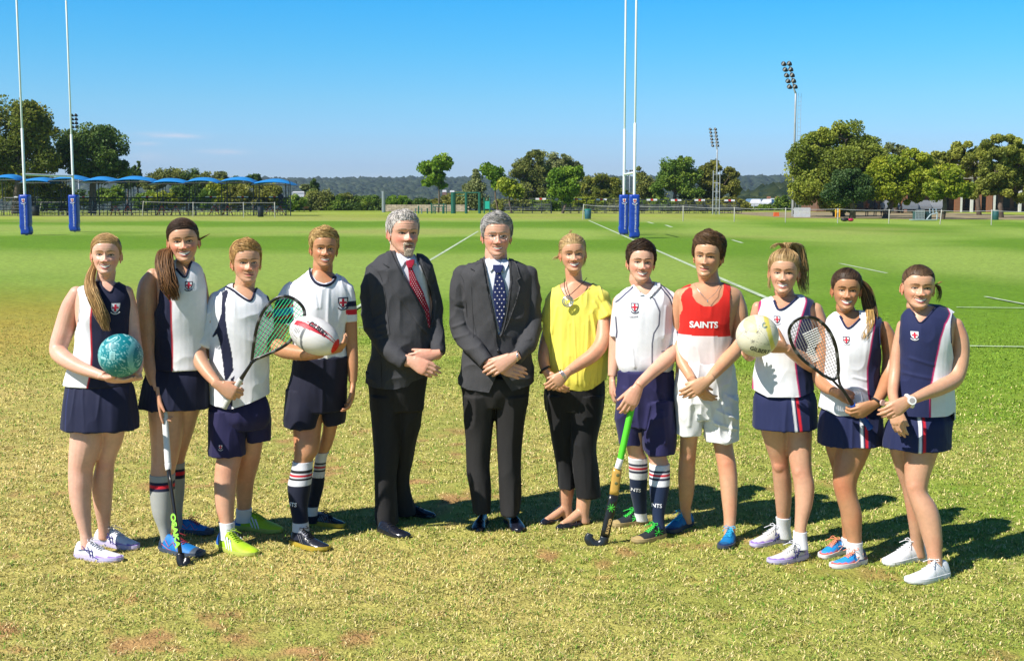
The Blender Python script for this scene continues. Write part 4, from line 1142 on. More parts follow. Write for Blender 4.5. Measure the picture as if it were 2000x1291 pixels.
        if paint:
            for p in paint:
                if callable(p): c = p(uv, V, N, c); continue
                kind, line, col = p[0], p[1], p[2]
                fr = (N[:, 1] < .35) if len(p) < 5 else np.ones(len(V), bool)
                if kind == 'fill': cov = np.where(inpoly(uv, line), 1., 0.)
                else: cov = np.clip((p[3]-dpoly(uv, line))/1.4+.5, 0, 1)
                cov = (cov*fr)[:, None]; c = c*(1-cov) + np.array(col)*cov
        mask = np.zeros(len(V), bool)
        for poly in cuts:
            if callable(poly): mask |= poly(uv, V, N)
            else:
                # draw the cloth's vertices onto the cutting line, so that the edge runs clean
                ln = np.array(list(poly)+[poly[0]], float); ln = spline_edge(ln); best = np.full(len(uv), 1e9); tgt = uv.copy()
                lo, hi = ln.min(0)-3, ln.max(0)+3; near_ = np.where((uv > lo).all(1) & (uv < hi).all(1))[0]
                if len(near_):
                    g = uv[near_]
                    for a_, b_ in zip(ln[:-1], ln[1:]):
                        ab = b_-a_; t = np.clip(((g-a_)@ab)/max(ab@ab, 1e-12), 0, 1); q = a_+t[:, None]*ab; dd = np.hypot(*(g-q).T); k = dd < best[near_]; best[near_[k]] = dd[k]; tgt[near_[k]] = q[k]
                snap = (best < 1.15*vox/.0042) & (N[:, 1] < .5); dl = (tgt-uv)*(s.Yr/F); V[snap, 0] += dl[snap, 0]; V[snap, 2] -= dl[snap, 1]
                mask |= inpoly(uv, ln[:-1]) & ~snap
        Nn = N
        if mask.any():
            k = ~mask; c = c[k]; V, Fc, Nn = cut(V, Fc, N, mask)
        o = obj(name, V, Fc, m or KNIT, s.root, col=c, label=label); o['_g'] = 1; del o['_g']
        s.last = (V, Fc); return o, bvh(V, Fc)
    # ---- things laid on a garment's front
    def on(s, bv, x, y, off=.002):
        q = P(x, y, s.Yr); h = bv.ray_cast(Vector((q.x, s.Y-1.4, q.z)), Vector((0, 1, 0)))
        if h[0] is None:
            h = bv.find_nearest(Vector((q.x, s.Yr, q.z)))
        n = h[1] if h[1].y < 0 else -h[1]
        n = Vector((n.x*.5, min(n.y, -.3), n.z*.5)).normalized()
        return h[0] + n*off
    def patch(s, bv, poly, name, col, parent, off=.003, step=3.0, m=None, thick=.0, smooth=True):
        v, f, n = cdt(poly, step); pts = [s.on(bv, a, b, off) for a, b in v]; V = [tuple(q) for q in pts]
        # make faces look towards the viewer
        Fc = [q if (V_area(v, q) < 0) else q[::-1] for q in f]
        if thick:
            k = len(V); V += [(x, y+thick, z) for x, y, z in V[:n]]
            Fc += [[i, (i+1) % n, k+(i+1) % n, k+i] for i in range(n)]
        return obj(name, V, Fc, m or KNIT, parent, col=np.tile(np.array(col, float), (len(V), 1)), smooth=smooth)
    def band(s, bv, line, r, name, col, parent, off=.001, m=None, sub=4, flat=None, n=6):
        L = spline([list(q) for q in line], sub); pts = [s.on(bv, a, b, off) for a, b in L]
        for _ in range(3): pts = [pts[0]] + [(pts[i-1]+pts[i]*2+pts[i+1])/4 for i in range(1, len(pts)-1)] + [pts[-1]]
        V, Fc = tube(pts, r, n, True, flat); return obj(name, V, Fc, m or KNIT, parent, col=np.tile(np.array(col, float), (len(V), 1)))
    def text(s, bv, string, x, y, h, col, parent, ang=0, name='lettering', off=.003, bold=.02, arc=0):
        v, f = text2d(string, bold); ca, sa = math.cos(math.radians(ang)), math.sin(math.radians(ang))
        wd = v[:, 0].max(); V = []
        for a, b in v:
            a = (a-wd/2)*h; b = (b-.5)*h + arc*(1-(2*a/(wd*h))**2)
            V.append(tuple(s.on(bv, x + a*ca + b*sa, y + a*sa*1 - b*ca, off)))
        return obj(name, V, f, KNIT, parent, col=np.tile(np.array(col, float), (len(V), 1)), smooth=False)
    def crest(s, bv, x, y, h, parent, dark=(.02,.02,.06), scroll=(.75,.75,.78), bg=(.8,.8,.8)):
        sh = lambda k: [(x+a*h*.42*k, y-b*h*.5*k) for a, b in [(-1, 1), (1, 1), (1, .1), (.75, -.5), (0, -1.1), (-.75, -.5), (-1, .1)]]
        c = s.patch(bv, sh(1.0), 'crest', dark, parent, .0025, 2.0, smooth=False); s.patch(bv, sh(.78), 'crest_field', bg, c, .0038, 2.0, smooth=False)
        r = (.60,.02,.05)
        s.patch(bv, [(x-.10*h, y-.38*h), (x+.10*h, y-.38*h), (x+.10*h, y+.36*h), (x-.10*h, y+.36*h)], 'cross_upright', r, c, .005, 2.0, smooth=False)
        s.patch(bv, [(x-.30*h, y-.12*h), (x+.30*h, y-.12*h), (x+.30*h, y+.06*h), (x-.30*h, y+.06*h)], 'cross_arm', r, c, .0052, 2.0, smooth=False)
        L = [(x+math.sin(t)*h*.52, y+h*.12+math.cos(t)*h*.52) for t in np.linspace(-.95, .95, 7)]
        s.band(bv, L, h*.055*s.Y/F, 'crest_scroll', scroll, c, .002)
    def sock(s, k, R, y0, y1, color, bands=(), g=1.0, name='sock'):
        rows = s.grow(R, g, y0, y1); V, Fc = loft(rows, s.Y, 24, 2.05, 3)
        V = np.array(V); uv = design(V, s.Yr + s.legdy(R, (y0+y1)/2)); N = None
        c = np.tile(np.array(color, float), (len(V), 1)); 
        # rows are measured at their own depth, so read heights back from the rows
        R2 = spline(rows, 3); yy = np.repeat(np.array([q[0] for q in R2]), 24)
        for a, b, col in bands: c[(yy >= a) & (yy <= b)] = col
        o = obj(name, V, Fc, KNIT, s.root, col=c); return o, bvh(V, Fc)
    def legdy(s, R, y): 
        return float(np.interp(y, [q[0] for q in R], [q[3] for q in R]))
    def shoe(s, k, kind='sneaker', upper=(.8,.8,.8), sole=(.8,.8,.8), accent=None, lace=(.8,.8,.8), toe=None, name='shoe', stripes=None, tongue=None, w=1.0, label=None, heel=None):
        a, b = s.feet[k]; L = (b-a).length; d = (b-a).normalized(); n = Vector((-d.y, d.x, 0)); sc = min(1.12, max(.85, L/.285))
        toe_up = .004
        if kind == 'dress': sec = [(0,.024,.050),(.06,.031,.072),(.16,.034,.078),(.27,.034,.076),(.38,.036,.070),(.5,.040,.058),(.65,.044,.046),(.8,.043,.039),(.92,.032,.033),(1.0,.012,.022)]
        elif kind == 'pump': sec = [(0,.020,.050),(.06,.027,.055),(.16,.029,.046),(.3,.029,.034),(.42,.032,.028),(.55,.037,.026),(.68,.040,.034),(.8,.036,.034),(.92,.024,.028),(1.0,.008,.018)]
        else: sec = [(0,.026,.066),(.05,.033,.086),(.14,.036,.094),(.24,.036,.093),(.34,.038,.094),(.44,.041,.083),(.56,.045,.066),(.70,.048,.052),(.83,.045,.043),(.94,.033,.036),(1.0,.012,.026)]
        S_ = spline(sec, 4); V, C, Fc = [], [], []; m = 22; z0 = .016 if kind in ('dress', 'pump') else .022
        up = np.array(upper, float)
        for u, hw, tz in S_:
            bend = .012*math.sin(u*math.pi)*(1 if k else -1)
            for j in range(m):
                th = 2*math.pi*j/m; cx, sz = math.cos(th), math.sin(th)
                rad = math.copysign(abs(cx)**.8, cx)*hw*w*sc*(1 if sz < 0 else (1-.42*sz**1.5*(u < .45) - .25*sz**2*(u >= .45)))
                z = z0*.6 + (tz*sc-z0*.6)*max(0, sz)**.85 if sz > 0 else z0*.6*(1+sz*.6)
                p = a + d*(u*L) + n*(rad+bend); V.append((p.x, p.y, z))
                cc = up.copy()
                if toe is not None and u > .80: cc = np.array(toe, float)
                if heel is not None and u < .16: cc = np.array(heel, float)
                if accent is not None and stripes == 'side' and .30 < u < .60 and .1 < z/(tz*sc) < .8 and (int((u*10+z*22)*2.6) % 2 == 0): cc = np.array(accent, float)
                if accent is not None and stripes == 'base' and z < .032: cc = np.array(accent, float)
                if tongue is not None and .2 < u < .52 and sz > .82: cc = np.array(tongue, float)
                C.append(cc)
        for i in range(len(S_)-1):
            for j in range(m): Fc.append([i*m+j, i*m+(j+1) % m, (i+1)*m+(j+1) % m, (i+1)*m+j])
        Fc.append(list(range(m))[::-1]); Fc.append([(len(S_)-1)*m+j for j in range(m)])
        mm = {'dress': LEATH, 'pump': LEATH, 'boot': LEATH}.get(kind, SHOEM)
        o = obj(name, V, Fc, mm, s.root, col=np.array(C), label=label)
        # sole
        sb = []; V, Fc = [], []
        for side in (1, -1):
            rng = S_ if side == 1 else S_[::-1]
            for u, hw, tz in rng:
                bend = .012*math.sin(u*math.pi)*(1 if k else -1); p = a + d*(u*L*1.01-.001) + n*(side*hw*w*sc*1.05+bend); sb.append(p)
        q = len(sb); tk = .012 if kind in ('dress', 'pump') else .026
        for zz, g in ((.0, .97), (tk*.5, 1.0), (tk, .99)):
            ctr = a.lerp(b, .5)
            for p in sb:
                pp = ctr + (p-ctr)*g; V.append((pp.x, pp.y, zz + (.004 if zz == 0 and (p-a).dot(d) > L*.8 else 0)))
        for r in range(2):
            for j in range(q): Fc.append([r*q+j, r*q+(j+1) % q, (r+1)*q+(j+1) % q, (r+1)*q+j][::-1])
        Fc.append(list(range(q))); Fc.append([2*q+j for j in range(q)][::-1])
        obj('sole', V, Fc, RUB, o, col=np.tile(np.array(sole, float), (len(V), 1)), smooth=False)
        def top(u, v=0): 
            hw, tz = np.interp(u, S_[:, 0], S_[:, 1]), np.interp(u, S_[:, 0], S_[:, 2]); p = a + d*(u*L) + n*(v*hw*.75*sc + .012*math.sin(u*math.pi)*(1 if k else -1)); return Vector((p.x, p.y, tz*sc*(1-.18*v*v)+.003))
        if kind in ('sneaker', 'boot', 'dress'):
            lb = MB(); rr = .0022 if kind != 'dress' else .0016; us = np.linspace(.36, .60, 6 if kind != 'dress' else 3)
            for i_, u in enumerate(us):
                lb.tube([top(u, -.62), top(u+.012, 0)+Vector((0, 0, .003)), top(u, .62)], rr, 5, lace)
                if i_ < len(us)-1: lb.tube([top(u, -.6), top(u+.024, 0)+Vector((0, 0, .004)), top(us[i_+1], .6)], rr, 5, lace)
            if kind != 'dress':
                c0 = top(.34, 0)+Vector((0, 0, .006))
                for sg in (-1, 1):
                    lb.tube([c0, c0+n*sg*.022+Vector((0, 0, .008)), c0+n*sg*.034+d*.01, c0+n*sg*.018+d*.02, c0+d*.004], rr*.9, 5, lace)
                    lb.tube([c0, c0+n*sg*.016+d*.03, c0+n*sg*.030+d*.055-Vector((0, 0, .012))], rr*.9, 5, lace)
            lb.build('lace', RUB, o, smooth=True)
        s.shoe_top = top; s.shoe_frame = (a, d, n, L, S_, sc)
        return o
    def shoe_stripe(s, o, curves, col, side, r=.0022, name='side_stripe'):
        """curves of (u, height fraction) on one side of the last shoe"""
        a, d, n, L, S_, sc = s.shoe_frame; mb = MB()
        for cv in curves:
            pts = []
            for u, h in cv:
                hw = np.interp(u, S_[:, 0], S_[:, 1])*sc; tz = np.interp(u, S_[:, 0], S_[:, 2])*sc
                k = .012*math.sin(u*math.pi); sgn = s._ksign
                rad = hw*(1-.42*h**1.5*(.9))*1.01*1.0
                p = a + d*(u*L) + n*(side*(rad+.0015) + k*sgn); pts.append(Vector((p.x, p.y, .012+(tz-.012)*h**.9)))
            mb.tube(pts, r, 5, col)
        mb.build(name, SHOEM, o, smooth=True)
def V_area(v, q):
    a = 0
    for i in range(len(q)):
        x0, y0 = v[q[i]]; x1, y1 = v[q[(i+1) % len(q)]]; a += x0*y1-x1*y0
    return a
# ================================================================ THE TWELVE PEOPLE
FAIR = (.69,.395,.27); PINK = (.71,.415,.305); TAN = (.50,.245,.125); MEDT = (.60,.33,.205)
RED = np.array([.60,.015,.03]); WH = np.array([.78,.78,.82]); PINKP = np.array([.55,.02,.14]); NV = np.array([.010,.013,.042]); NVB = np.array([.014,.020,.075]); PUR = np.array([.022,.020,.085])
class Surf(Person):
    def __init__(s, Y): s.Y = Y; s.Yr = Y-.09

# ---------------------------------------------------------------- 1: girl with the teal ball
p = Person('person in navy and white netball dress holding a teal patterned ball, leftmost of the row', [((150,1087),(239,1096)), ((188,1062),(270,1073))], PINK)
L0 = p.leg(0, [(810,140,203),(860,137,201),(890,135,192),(915,134,182),(935,134,180),(960,135,178),(990,140,177),(1020,150,178),(1043,156,179),(1070,157,184)])
L1 = p.leg(1, [(810,196,248),(860,198,240),(890,190,228),(910,187,223),(930,182,222),(955,180,220),(990,184,218),(1024,191,215),(1052,192,218)], hip=.02)
p.knee(0, 158, 914); p.knee(1, 205, 908)
p.arm([(150,574,0,15),(139,600,0,19),(127,640,0,20),(114,680,-.03,17.5),(122,697,-.08,16.5),(150,715,-.15,14),(180,727,-.21,11),(204,735,-.25,8.8)])
p.arm([(246,572,.02,14),(256,610,.02,13.5),(262,660,0,13),(268,700,-.08,12),(268,724,-.18,9.5),(264,735,-.22,8.5)])
p.hand(204, 736, -.25, (1,-.08,-.12), (.1,0,1), 1, curl=(.12,.25,.2), thumb=(.5,.3,.3), scale=.92)
p.hand(268, 738, -.21, (-1,-.25,-.18), (-.1,0,1), -1, curl=(.15,.3,.25), thumb=(.6,.3,.2), scale=.9)
T = [(548,190,222,.01,.10),(553,176,234,.01,.12),(560,158,246,.01,.14),(572,143,254,.01,.17),(590,140,257,.005,.20),(620,143,256,0,.215),(650,148,256,0,.20),(690,143,256,0,.19),(720,132,257,0,.20),(752,124,257,0,.22)]
p.chest(T, 5)
p.head((205,537), (203,455), yaw=14, roll=2, pitch=-3, dy=-.01, hairh=.010, wx=1.0, mouth=1.05, neck=(203,566), neck_r=.050, nb=.058, sex='f', smile=1.0, iris=(.12,.16,.18), brow=(.30,.17,.07), lips=(.55,.18,.18), jaw=.95)
p.make_body()
hc = [(.20,.105,.035), (.62,.40,.17)]
Lk = make_hair('f', hc, (.004,.008), 3, .95, 460, tie=(-.062,.05,.08))
p.hair(Lk)
Lk = Locks(); tail(Lk, [p.hpt(-.060,.045,.075), p.P(176,545,-.06), p.P(181,570,-.12), p.P(193,600,-.14), p.P(204,630,-.14), p.P(210,652,-.13)], [.012,.024,.034,.034,.006], 150, hc, 5, .0028, wave=.010)
p.hair(Lk, 'ponytail')
bord_l = [(166,540),(170,556),(184,585),(180,600),(178,640),(180,690),(178,730),(171,765)]
bord_r = [(236,540),(240,556),(250,590),(255,620),(254,650),(250,690),(249,765)]
def pt(uv, V, N, c):
    l = np.interp(uv[:,1], [q[1] for q in bord_l], [q[0] for q in bord_l]); r = np.interp(uv[:,1], [q[1] for q in bord_r], [q[0] for q in bord_r])
    c[(uv[:,0] < l) | (uv[:,0] > r)] = WH; return c
o, bv = p.garment('netball_top', [loft(T, p.Y)], NV, fold=.003, fs=(10,8,5), paint=[pt, ('stroke', bord_l, RED*.8, 1.6), ('stroke', bord_r, RED*.8, 1.6)],
    cuts=[[(186,530),(192,556),(212,573),(222,545),(222,530)], [(120,560),(143,566),(152,580),(155,600),(152,628),(142,650),(120,650)], [(262,560),(252,560),(249,575),(250,600),(256,640),(280,640)]])
p.band(bv, [(188,549),(194,557),(212,574),(217,560),(221,547)], .004, 'collar_trim', NV, o, .001)
p.band(bv, [(143,566),(153,581),(155,603),(152,628)], .0028, 'armhole_trim', WH*.9, o, .0)
p.crest(bv, 224, 602, 18, o, dark=(.6,.6,.62), bg=(.8,.8,.82))
SKR = [(738,134,250,0,.13),(752,128,259,0,.205),(780,122,266,0,.26),(810,119,270,0,.29),(836,118,272,0,.31)]
p.garment('skirt', [loft(SKR, p.Y)], NV*1.1, fold=.005, fs=(14,10,2), paint=[('stroke', [(132,752),(130,790),(131,838)], NVB*1.6, 1.0)])
for k in (0, 1):
    p._ksign = 1 if k else -1
    sh = p.shoe(k, upper=(.78,.78,.80), sole=(.55,.50,.75), accent=(.28,.16,.50), lace=(.7,.7,.75), stripes='base', w=.95)
    p.shoe_stripe(sh, [[(.22,.75),(.34,.45),(.50,.25),(.62,.12)],[(.14,.45),(.30,.55),(.48,.62)],[(.34,.8),(.40,.45),(.44,.15)],[(.44,.75),(.48,.45),(.50,.12)]], (.03,.03,.22), -1, .0022)
    p.shoe_stripe(sh, [[(.22,.75),(.34,.45),(.50,.25),(.62,.12)],[(.34,.8),(.40,.45),(.44,.15)]], (.03,.03,.22), 1, .0022)

# ---------------------------------------------------------------- 2: tall girl with the white-gripped stick
p = Person('tall person with long brown side ponytail in white netball dress and grey knee socks', [((316,1073),(398,1087)), ((345,1040),(417,1043))], MEDT)
L0 = p.leg(0, [(780,288,366),(850,294,357),(895,296,348),(925,294,341),(960,294,340),(1000,299,337),(1030,310,333),(1050,315,333),(1068,316,335)])
L1 = p.leg(1, [(780,338,396),(846,336,377),(897,334,361),(930,336,360),(960,337,359),(1000,341,355),(1022,343,356),(1036,343,358)], hip=.03)
p.arm([(299,538,0,14),(290,560,0,20),(288,600,0,22),(290,650,0,19.5),(291,690,-.02,17),(299,730,-.06,14.5),(309,764,-.1,10.5)])
p.arm([(390,540,.03,11),(396,580,.04,12),(400,640,.06,12),(398,700,.05,11)])
p.hand(310, 766, -.11, (.12,-.1,-1), (1,.1,.05), 1, curl=(.2,.4,.3), thumb=(.35,.3,.2), scale=.98, curls=[(.05,.1,.1),(.25,.5,.4),(.35,.6,.4),(.4,.6,.4)])
T = [(508,335,372,.01,.10),(514,322,384,.01,.12),(522,306,392,.01,.15),(536,300,397,.005,.19),(560,302,401,0,.215),(590,303,403,0,.235),(620,303,403,0,.225),(660,303,402,0,.20),(700,298,403,0,.21),(720,294,404,0,.23)]
p.chest(T, 5)
p.head((362,513), (356,426), yaw=14, roll=-4, pitch=-2, dy=-.01, hairh=.011, wx=1.01, mouth=1.12, nose=1.05, neck=(356,535), neck_r=.050, nb=.060, sex='f', smile=1.0, brow=(.10,.05,.02), lips=(.50,.16,.15), jaw=.96, blush=.9)
p.make_body()
hc = [(.045,.022,.012), (.26,.125,.045)]
p.hair(make_hair('f', [(.028,.016,.011),(.10,.055,.032)], (.005,.011), 4, .96, 480, tie=(-.066,.045,.085)))
Lk = Locks(); tail(Lk, [p.hpt(-.066,.040,.085), p.P(322,492,-.05), p.P(322,520,-.11), p.P(328,548,-.15), p.P(336,572,-.16), p.P(343,592,-.15)], [.018,.036,.044,.042,.008], 210, hc, 6, .0030, wave=.012)
tail(Lk, [p.hpt(.070,.02,.11), p.P(390,468,.02), p.P(402,461,.02), p.P(414,455,.02)], [.002,.006,.007,.006,.004], 16, hc, 9, .0012, wave=.003)
p.hair(Lk, 'ponytail')
bl = [(322,505),(318,530),(316,545),(337,590),(337,640),(339,722)]; br = [(381,505),(386,517),(390,540),(397,560),(402,580),(404,722)]
def pt(uv, V, N, c):
    l = np.interp(uv[:,1], [q[1] for q in bl], [q[0] for q in bl]); r = np.interp(uv[:,1], [q[1] for q in br], [q[0] for q in br])
    c[(uv[:,0] < l) | ((uv[:,0] > r) & (uv[:,1] < 590))] = NV; return c
o, bv = p.garment('netball_top', [loft(T, p.Y)], WH, fold=.0028, fs=(10,8,5), paint=[pt, ('stroke', bl, RED*.8, 1.5)],
    cuts=[[(338,500),(341,523),(361,543),(366,514),(368,500)], [(280,520),(300,524),(310,540),(313,560),(310,590),(300,610),(280,610)], [(412,520),(399,524),(394,540),(396,565),(404,590),(412,590)]])
p.band(bv, [(341,520),(347,530),(361,544),(365,528),(367,513)], .0065, 'collar_trim', NV, o, .001)
p.band(bv, [(300,524),(309,538),(313,560),(310,590)], .003, 'armhole_trim', NV, o, .0)
p.crest(bv, 368.5, 558, 16, o, scroll=(.02,.02,.06))
SKR = [(704,297,397,0,.13),(722,287,403,0,.205),(750,278,407,0,.26),(795,270,409,0,.30)]
p.garment('skirt', [loft(SKR, p.Y)], NV*.9, fold=.005, fs=(14,10,2))
for k, R, y0, y1 in ((0, L0, 925, 1068), (1, L1, 902, 1036)):
    p.sock(k, R, y0, y1, (.34,.35,.33), [(y0+12, y0+30, NV), (y0+17, y0+23, RED)], 1.2)
for k in (0, 1):
    p._ksign = 1 if k else -1
    sh = p.shoe(k, upper=(.01,.17,.48), sole=(.06,.08,.12), accent=(.02,.03,.05), lace=(.5,.05,.06), toe=(.05,.07,.10), heel=(.02,.04,.08), w=1.05)
    p.shoe_stripe(sh, [[(.2,.7),(.32,.3),(.42,.75),(.54,.25),(.62,.6)],[(.12,.4),(.3,.15),(.5,.12)]], (.6,.10,.12), 1 if k == 9 else -1, .0016)

P2Y = p.Y
# ---------------------------------------------------------------- 3: boy with the squash racket
p = Person('person in white shirt with navy side panels and navy shorts holding a racket, lime shoes', [((430,1067),(502,1087)), ((463,1031),(551,1041))], MEDT)
L0 = p.leg(0, [(845,422,476),(885,424,473),(905,421,470),(925,419,465),(950,418,462),(990,421,458),(1015,428,457),(1035,431,457),(1055,431,460)])
L1 = p.leg(1, [(830,474,520),(860,470,514),(900,462,508),(940,459,497),(975,462,493),(1000,463,490),(1018,463,492)], hip=.03)
p.knee(0, 446, 922); p.knee(1, 484, 898)
p.arm([(428,588,0,16),(416,615,-.01,18),(400,648,-.03,17),(386,678,-.07,16.5),(390,702,-.11,15.5),(406,728,-.17,12.5),(424,749,-.22,9.8)])
p.hand(426, 752, -.235, (.88,-.05,-.47), (.12,.97,-.1), 1, curls=[(.7,1.15,.8),(.75,1.2,.8),(.8,1.2,.8),(.85,1.2,.8)], thumb=(.5,.6,.4), scale=1.05)
T = [(555,452,486,.01,.11),(560,440,498,.01,.13),(568,426,510,.01,.16),(582,416,520,.005,.20),(600,411,524,0,.225),(640,408,525,0,.235),(690,408,525,0,.225),(740,407,525,0,.235),(775,407,526,0,.25),(797,407,528,0,.26)]
p.chest(T, 5)
p.head((487,553), (481,466), yaw=22, roll=0, pitch=-2, dy=-.01, hairh=.020, wx=.98, nose=.95, neck=(474,574), neck_r=.055, nb=.066, sex='m', smile=.35, teeth=False, brow=(.22,.12,.05), iris=(.15,.2,.25), jaw=1.0, blush=.8)
p.make_body()
p.hair(make_hair('m', [(.22,.11,.035),(.62,.38,.14)], (.004,.017), 7, 1.0, 1000, front=.012, sweep=.8, length=.035))
L_ = [(431,576),(434,600),(438,640),(449,690),(457,730),(456,795)]
def pt(uv, V, N, c):
    for poly in ([(433,612),(441,612),(447,652),(455,690),(458,722),(446,742),(441,742),(436,700),(430,668),(424,652),(415,660),(413,657),(424,640)],
                 [(431,572),(441,566),(444,572),(441,590),(442,620),(434,620),(433,590)], [(453,738),(460,733),(456,800),(446,800)], [(507,563),(512,563),(521,590),(518,592)]):
        c[inpoly(uv, poly) & (N[:,1] < .4)] = NV
    return c
sl = limb([(424,586,0,17),(410,620,-.01,20),(396,652,-.03,22.5),(387,674,-.05,24)], p.Y, 18)
sl2 = limb([(512,588,.02,14),(519,620,.03,17),(519,655,.04,18)], p.Y, 16)
o, bv = p.garment('sports_shirt', [loft(T, p.Y), sl, sl2], WH, fold=.0045, fs=(9,7,5), paint=[pt],
    cuts=[[(448,548),(451,562),(468,574),(489,588),(494,566),(492,548)], [(400,789),(412,791),(454,797),(490,786),(535,768),(535,810),(400,810)], lambda uv, V, N: (uv[:,0] < 409) & (uv[:,1] > 672+.28*(uv[:,0]-362)) & (V[:,0] < P(409,600,p.Y).x)])
p.band(bv, [(436,562),(450,566),(466,577),(488,590),(493,577),(495,566)], .0065, 'collar_trim', NV, o, .001)
p.crest(bv, 520, 618, 13, o, bg=(.6,.05,.08))
p.garment('shorts', [loft([(765,418,518,0,.14),(788,411,525,0,.205),(815,409,527,0,.24),(835,412,522,0,.2)], p.Y), loft([(800,409,470,-.01,.20),(850,408,478,-.04,.20),(887,408,480,-.05,.20)], p.Y), loft([(800,465,528,.02,.19),(830,472,530,.04,.18),(859,480,530,.05,.17)], p.Y)], PUR*.75, fold=.006, fs=(10,8,3))
so, sb = p.last, None
p.crest(bvh(*p.last), 436, 869, 10, p.root.children[-1])
for k, R, y0, y1 in ((0, L0, 1016, 1054), (1, L1, 991, 1018)): p.sock(k, R, y0, y1, (.72,.72,.74), (), 2.0)
for k in (0, 1):
    p._ksign = 1 if k else -1
    sh = p.shoe(k, upper=(.36,.58,.02), sole=(.45,.50,.10), lace=(.30,.45,.03), heel=(.02,.12,.45), toe=(.42,.62,.02), w=1.05)
    for sd_ in (-1, 1): p.shoe_stripe(sh, [[(.30,.75),(.42,.1)],[(.38,.8),(.50,.1)],[(.46,.8),(.58,.1)]], (.75,.78,.78), sd_, .005)

P3Y = p.Y
# ---------------------------------------------------------------- 4: boy with the rugby ball
p = Person('person in white shirt and black shorts with a rugby ball tucked under one arm', [((571,1060),(642,1076)), ((606,1024),(674,1030))], TAN)
L0 = p.leg(0, [(800,572,632),(835,572,628),(880,574,623),(900,573,611),(925,568,609),(950,563,606),(985,567,600),(1015,572,601),(1035,572,603),(1050,572,606)])
L1 = p.leg(1, [(795,622,668),(830,631,660),(870,623,649),(890,618,638),(920,613,634),(950,608,631),(985,602,622),(1005,599,619),(1020,600,621)], hip=.03)
p.arm([(566,575,0,16),(556,605,0,17.5),(545,640,-.02,17),(538,668,-.06,16.5),(552,683,-.13,16),(585,690,-.2,14.5),(612,691,-.25,11.5),(628,689,-.27,10.5)])
p.arm([(680,575,.01,14),(684,620,.0,13),(687,670,0,11.5),(689,710,-.02,10.5),(689,745,-.03,8.5)])
p.hand(630, 689, -.27, (.95,-.15,.22), (-.15,.4,.9), 1, curls=[(.5,.6,.4),(.55,.7,.5),(.6,.7,.5),(.6,.7,.5)], thumb=(1.0,.1,.35), scale=1.05)
p.hand(689, 748, -.03, (-.05,-.1,-1), (-1,-.2,0), -1, curl=(.35,.6,.4), thumb=(.5,.3,.2), scale=1.0)
T = [(526,606,646,.01,.12),(534,598,656,.01,.14),(544,580,670,.01,.17),(556,566,682,.005,.20),(575,562,686,0,.23),(600,565,684,0,.245),(640,570,678,0,.235),(680,573,679,0,.22),(697,575,681,0,.21),(712,580,677,0,.17)]
p.chest(T, 5)
p.head((635,523), (629,441), yaw=16, roll=3, pitch=-3, dy=-.01, hairh=.022, wx=.97, nose=1.0, neck=(630,548), neck_r=.058, nb=.070, sex='m', smile=.8, brow=(.20,.11,.045), iris=(.10,.12,.12), blush=.5)
p.make_body()
p.hair(make_hair('m', [(.20,.11,.03),(.66,.45,.18)], (.006,.018), 8, 1.0, 1000, front=.010, sweep=1.0, part=1, length=.045))
sl = limb([(568,568,0,17),(559,595,0,20),(553,620,-.01,21),(549,634,-.02,21.5)], p.Y, 18); sl2 = limb([(675,568,.0,15),(682,600,0,14.5),(684,628,0,14)], p.Y, 16)
def pt(uv, V, N, c):
    a = uv[:,1] + .15*(uv[:,0]-553)
    l = (uv[:,0] < 578) & (V[:,0] < P(580,600,p.Y).x)
    for y0, y1, col in ((585,597,np.array([.01,.04,.06])),(597,603,RED*.5),(603,617,np.array([.03,.22,.42])),(617,624,RED*.5),(624,634,NV)): c[l & (a > y0) & (a <= y1) & (uv[:,0] < 572)] = col
    r = uv[:,0] > 674
    for y0, y1, col in ((590,600,NV),(600,606,np.array([.35,.35,.36])),(606,616,RED)): c[r & (uv[:,1] > y0) & (uv[:,1] <= y1)] = col
    return c
o, bv = p.garment('rugby_shirt', [loft(T, p.Y), sl, sl2], WH, fold=.006, fs=(11,7,4), paint=[pt], seed=4,
    cuts=[[(602,515),(606,536),(618,549),(633,554),(646,550),(652,535),(652,515)]], ridge=[([(610,548),(622,600)],3,.004),([(590,548),(604,590)],3,.003),([(643,565),(640,690)],3,.004),([(630,560),(628,600)],2.5,.003)])
p.band(bv, [(600,528),(605,540),(616,553),(633,559),(647,555),(654,543),(655,530)], .0125, 'collar', NV, o, .001, flat=(.5,1))
p.crest(bv, 669, 592, 21, o, scroll=(.02,.02,.06))
p.garment('shorts', [loft([(696,577,680,0,.225),(730,570,678,0,.235),(770,561,677,0,.25),(800,556,675,0,.23)], p.Y), loft([(760,561,625,0,.21),(800,556,624,-.03,.22),(832,554,621,-.04,.22)], p.Y), loft([(760,612,677,.02,.20),(800,625,674,.04,.19),(826,633,672,.05,.18)], p.Y)], (.008,.009,.026), fold=.008, fs=(10,8,3))
WB = [(0,14,WH*.85)]
for k, R, y0, y1 in ((0, L0, 897, 1050), (1, L1, 883, 1020)):
    b = [(y0,y0+18,WH*.85),(y0+18,y0+23,BLACK),(y0+23,y0+26,WH*.7),(y0+26,y0+30,RED*.8),(y0+30,y0+33,WH*.7),(y0+33,y0+37,BLACK),(y0+37,y0+47,WH*.8),(y1-32,y1-15,WH*.75)]
    so, sb = p.sock(k, R, y0, y1, (.007,.010,.026), b, 1.5)
    cx = (577 if k == 0 else 612); p.text(sb, 'NTS', cx, 976 if k == 0 else 944, 7, WH, so, ang=4)
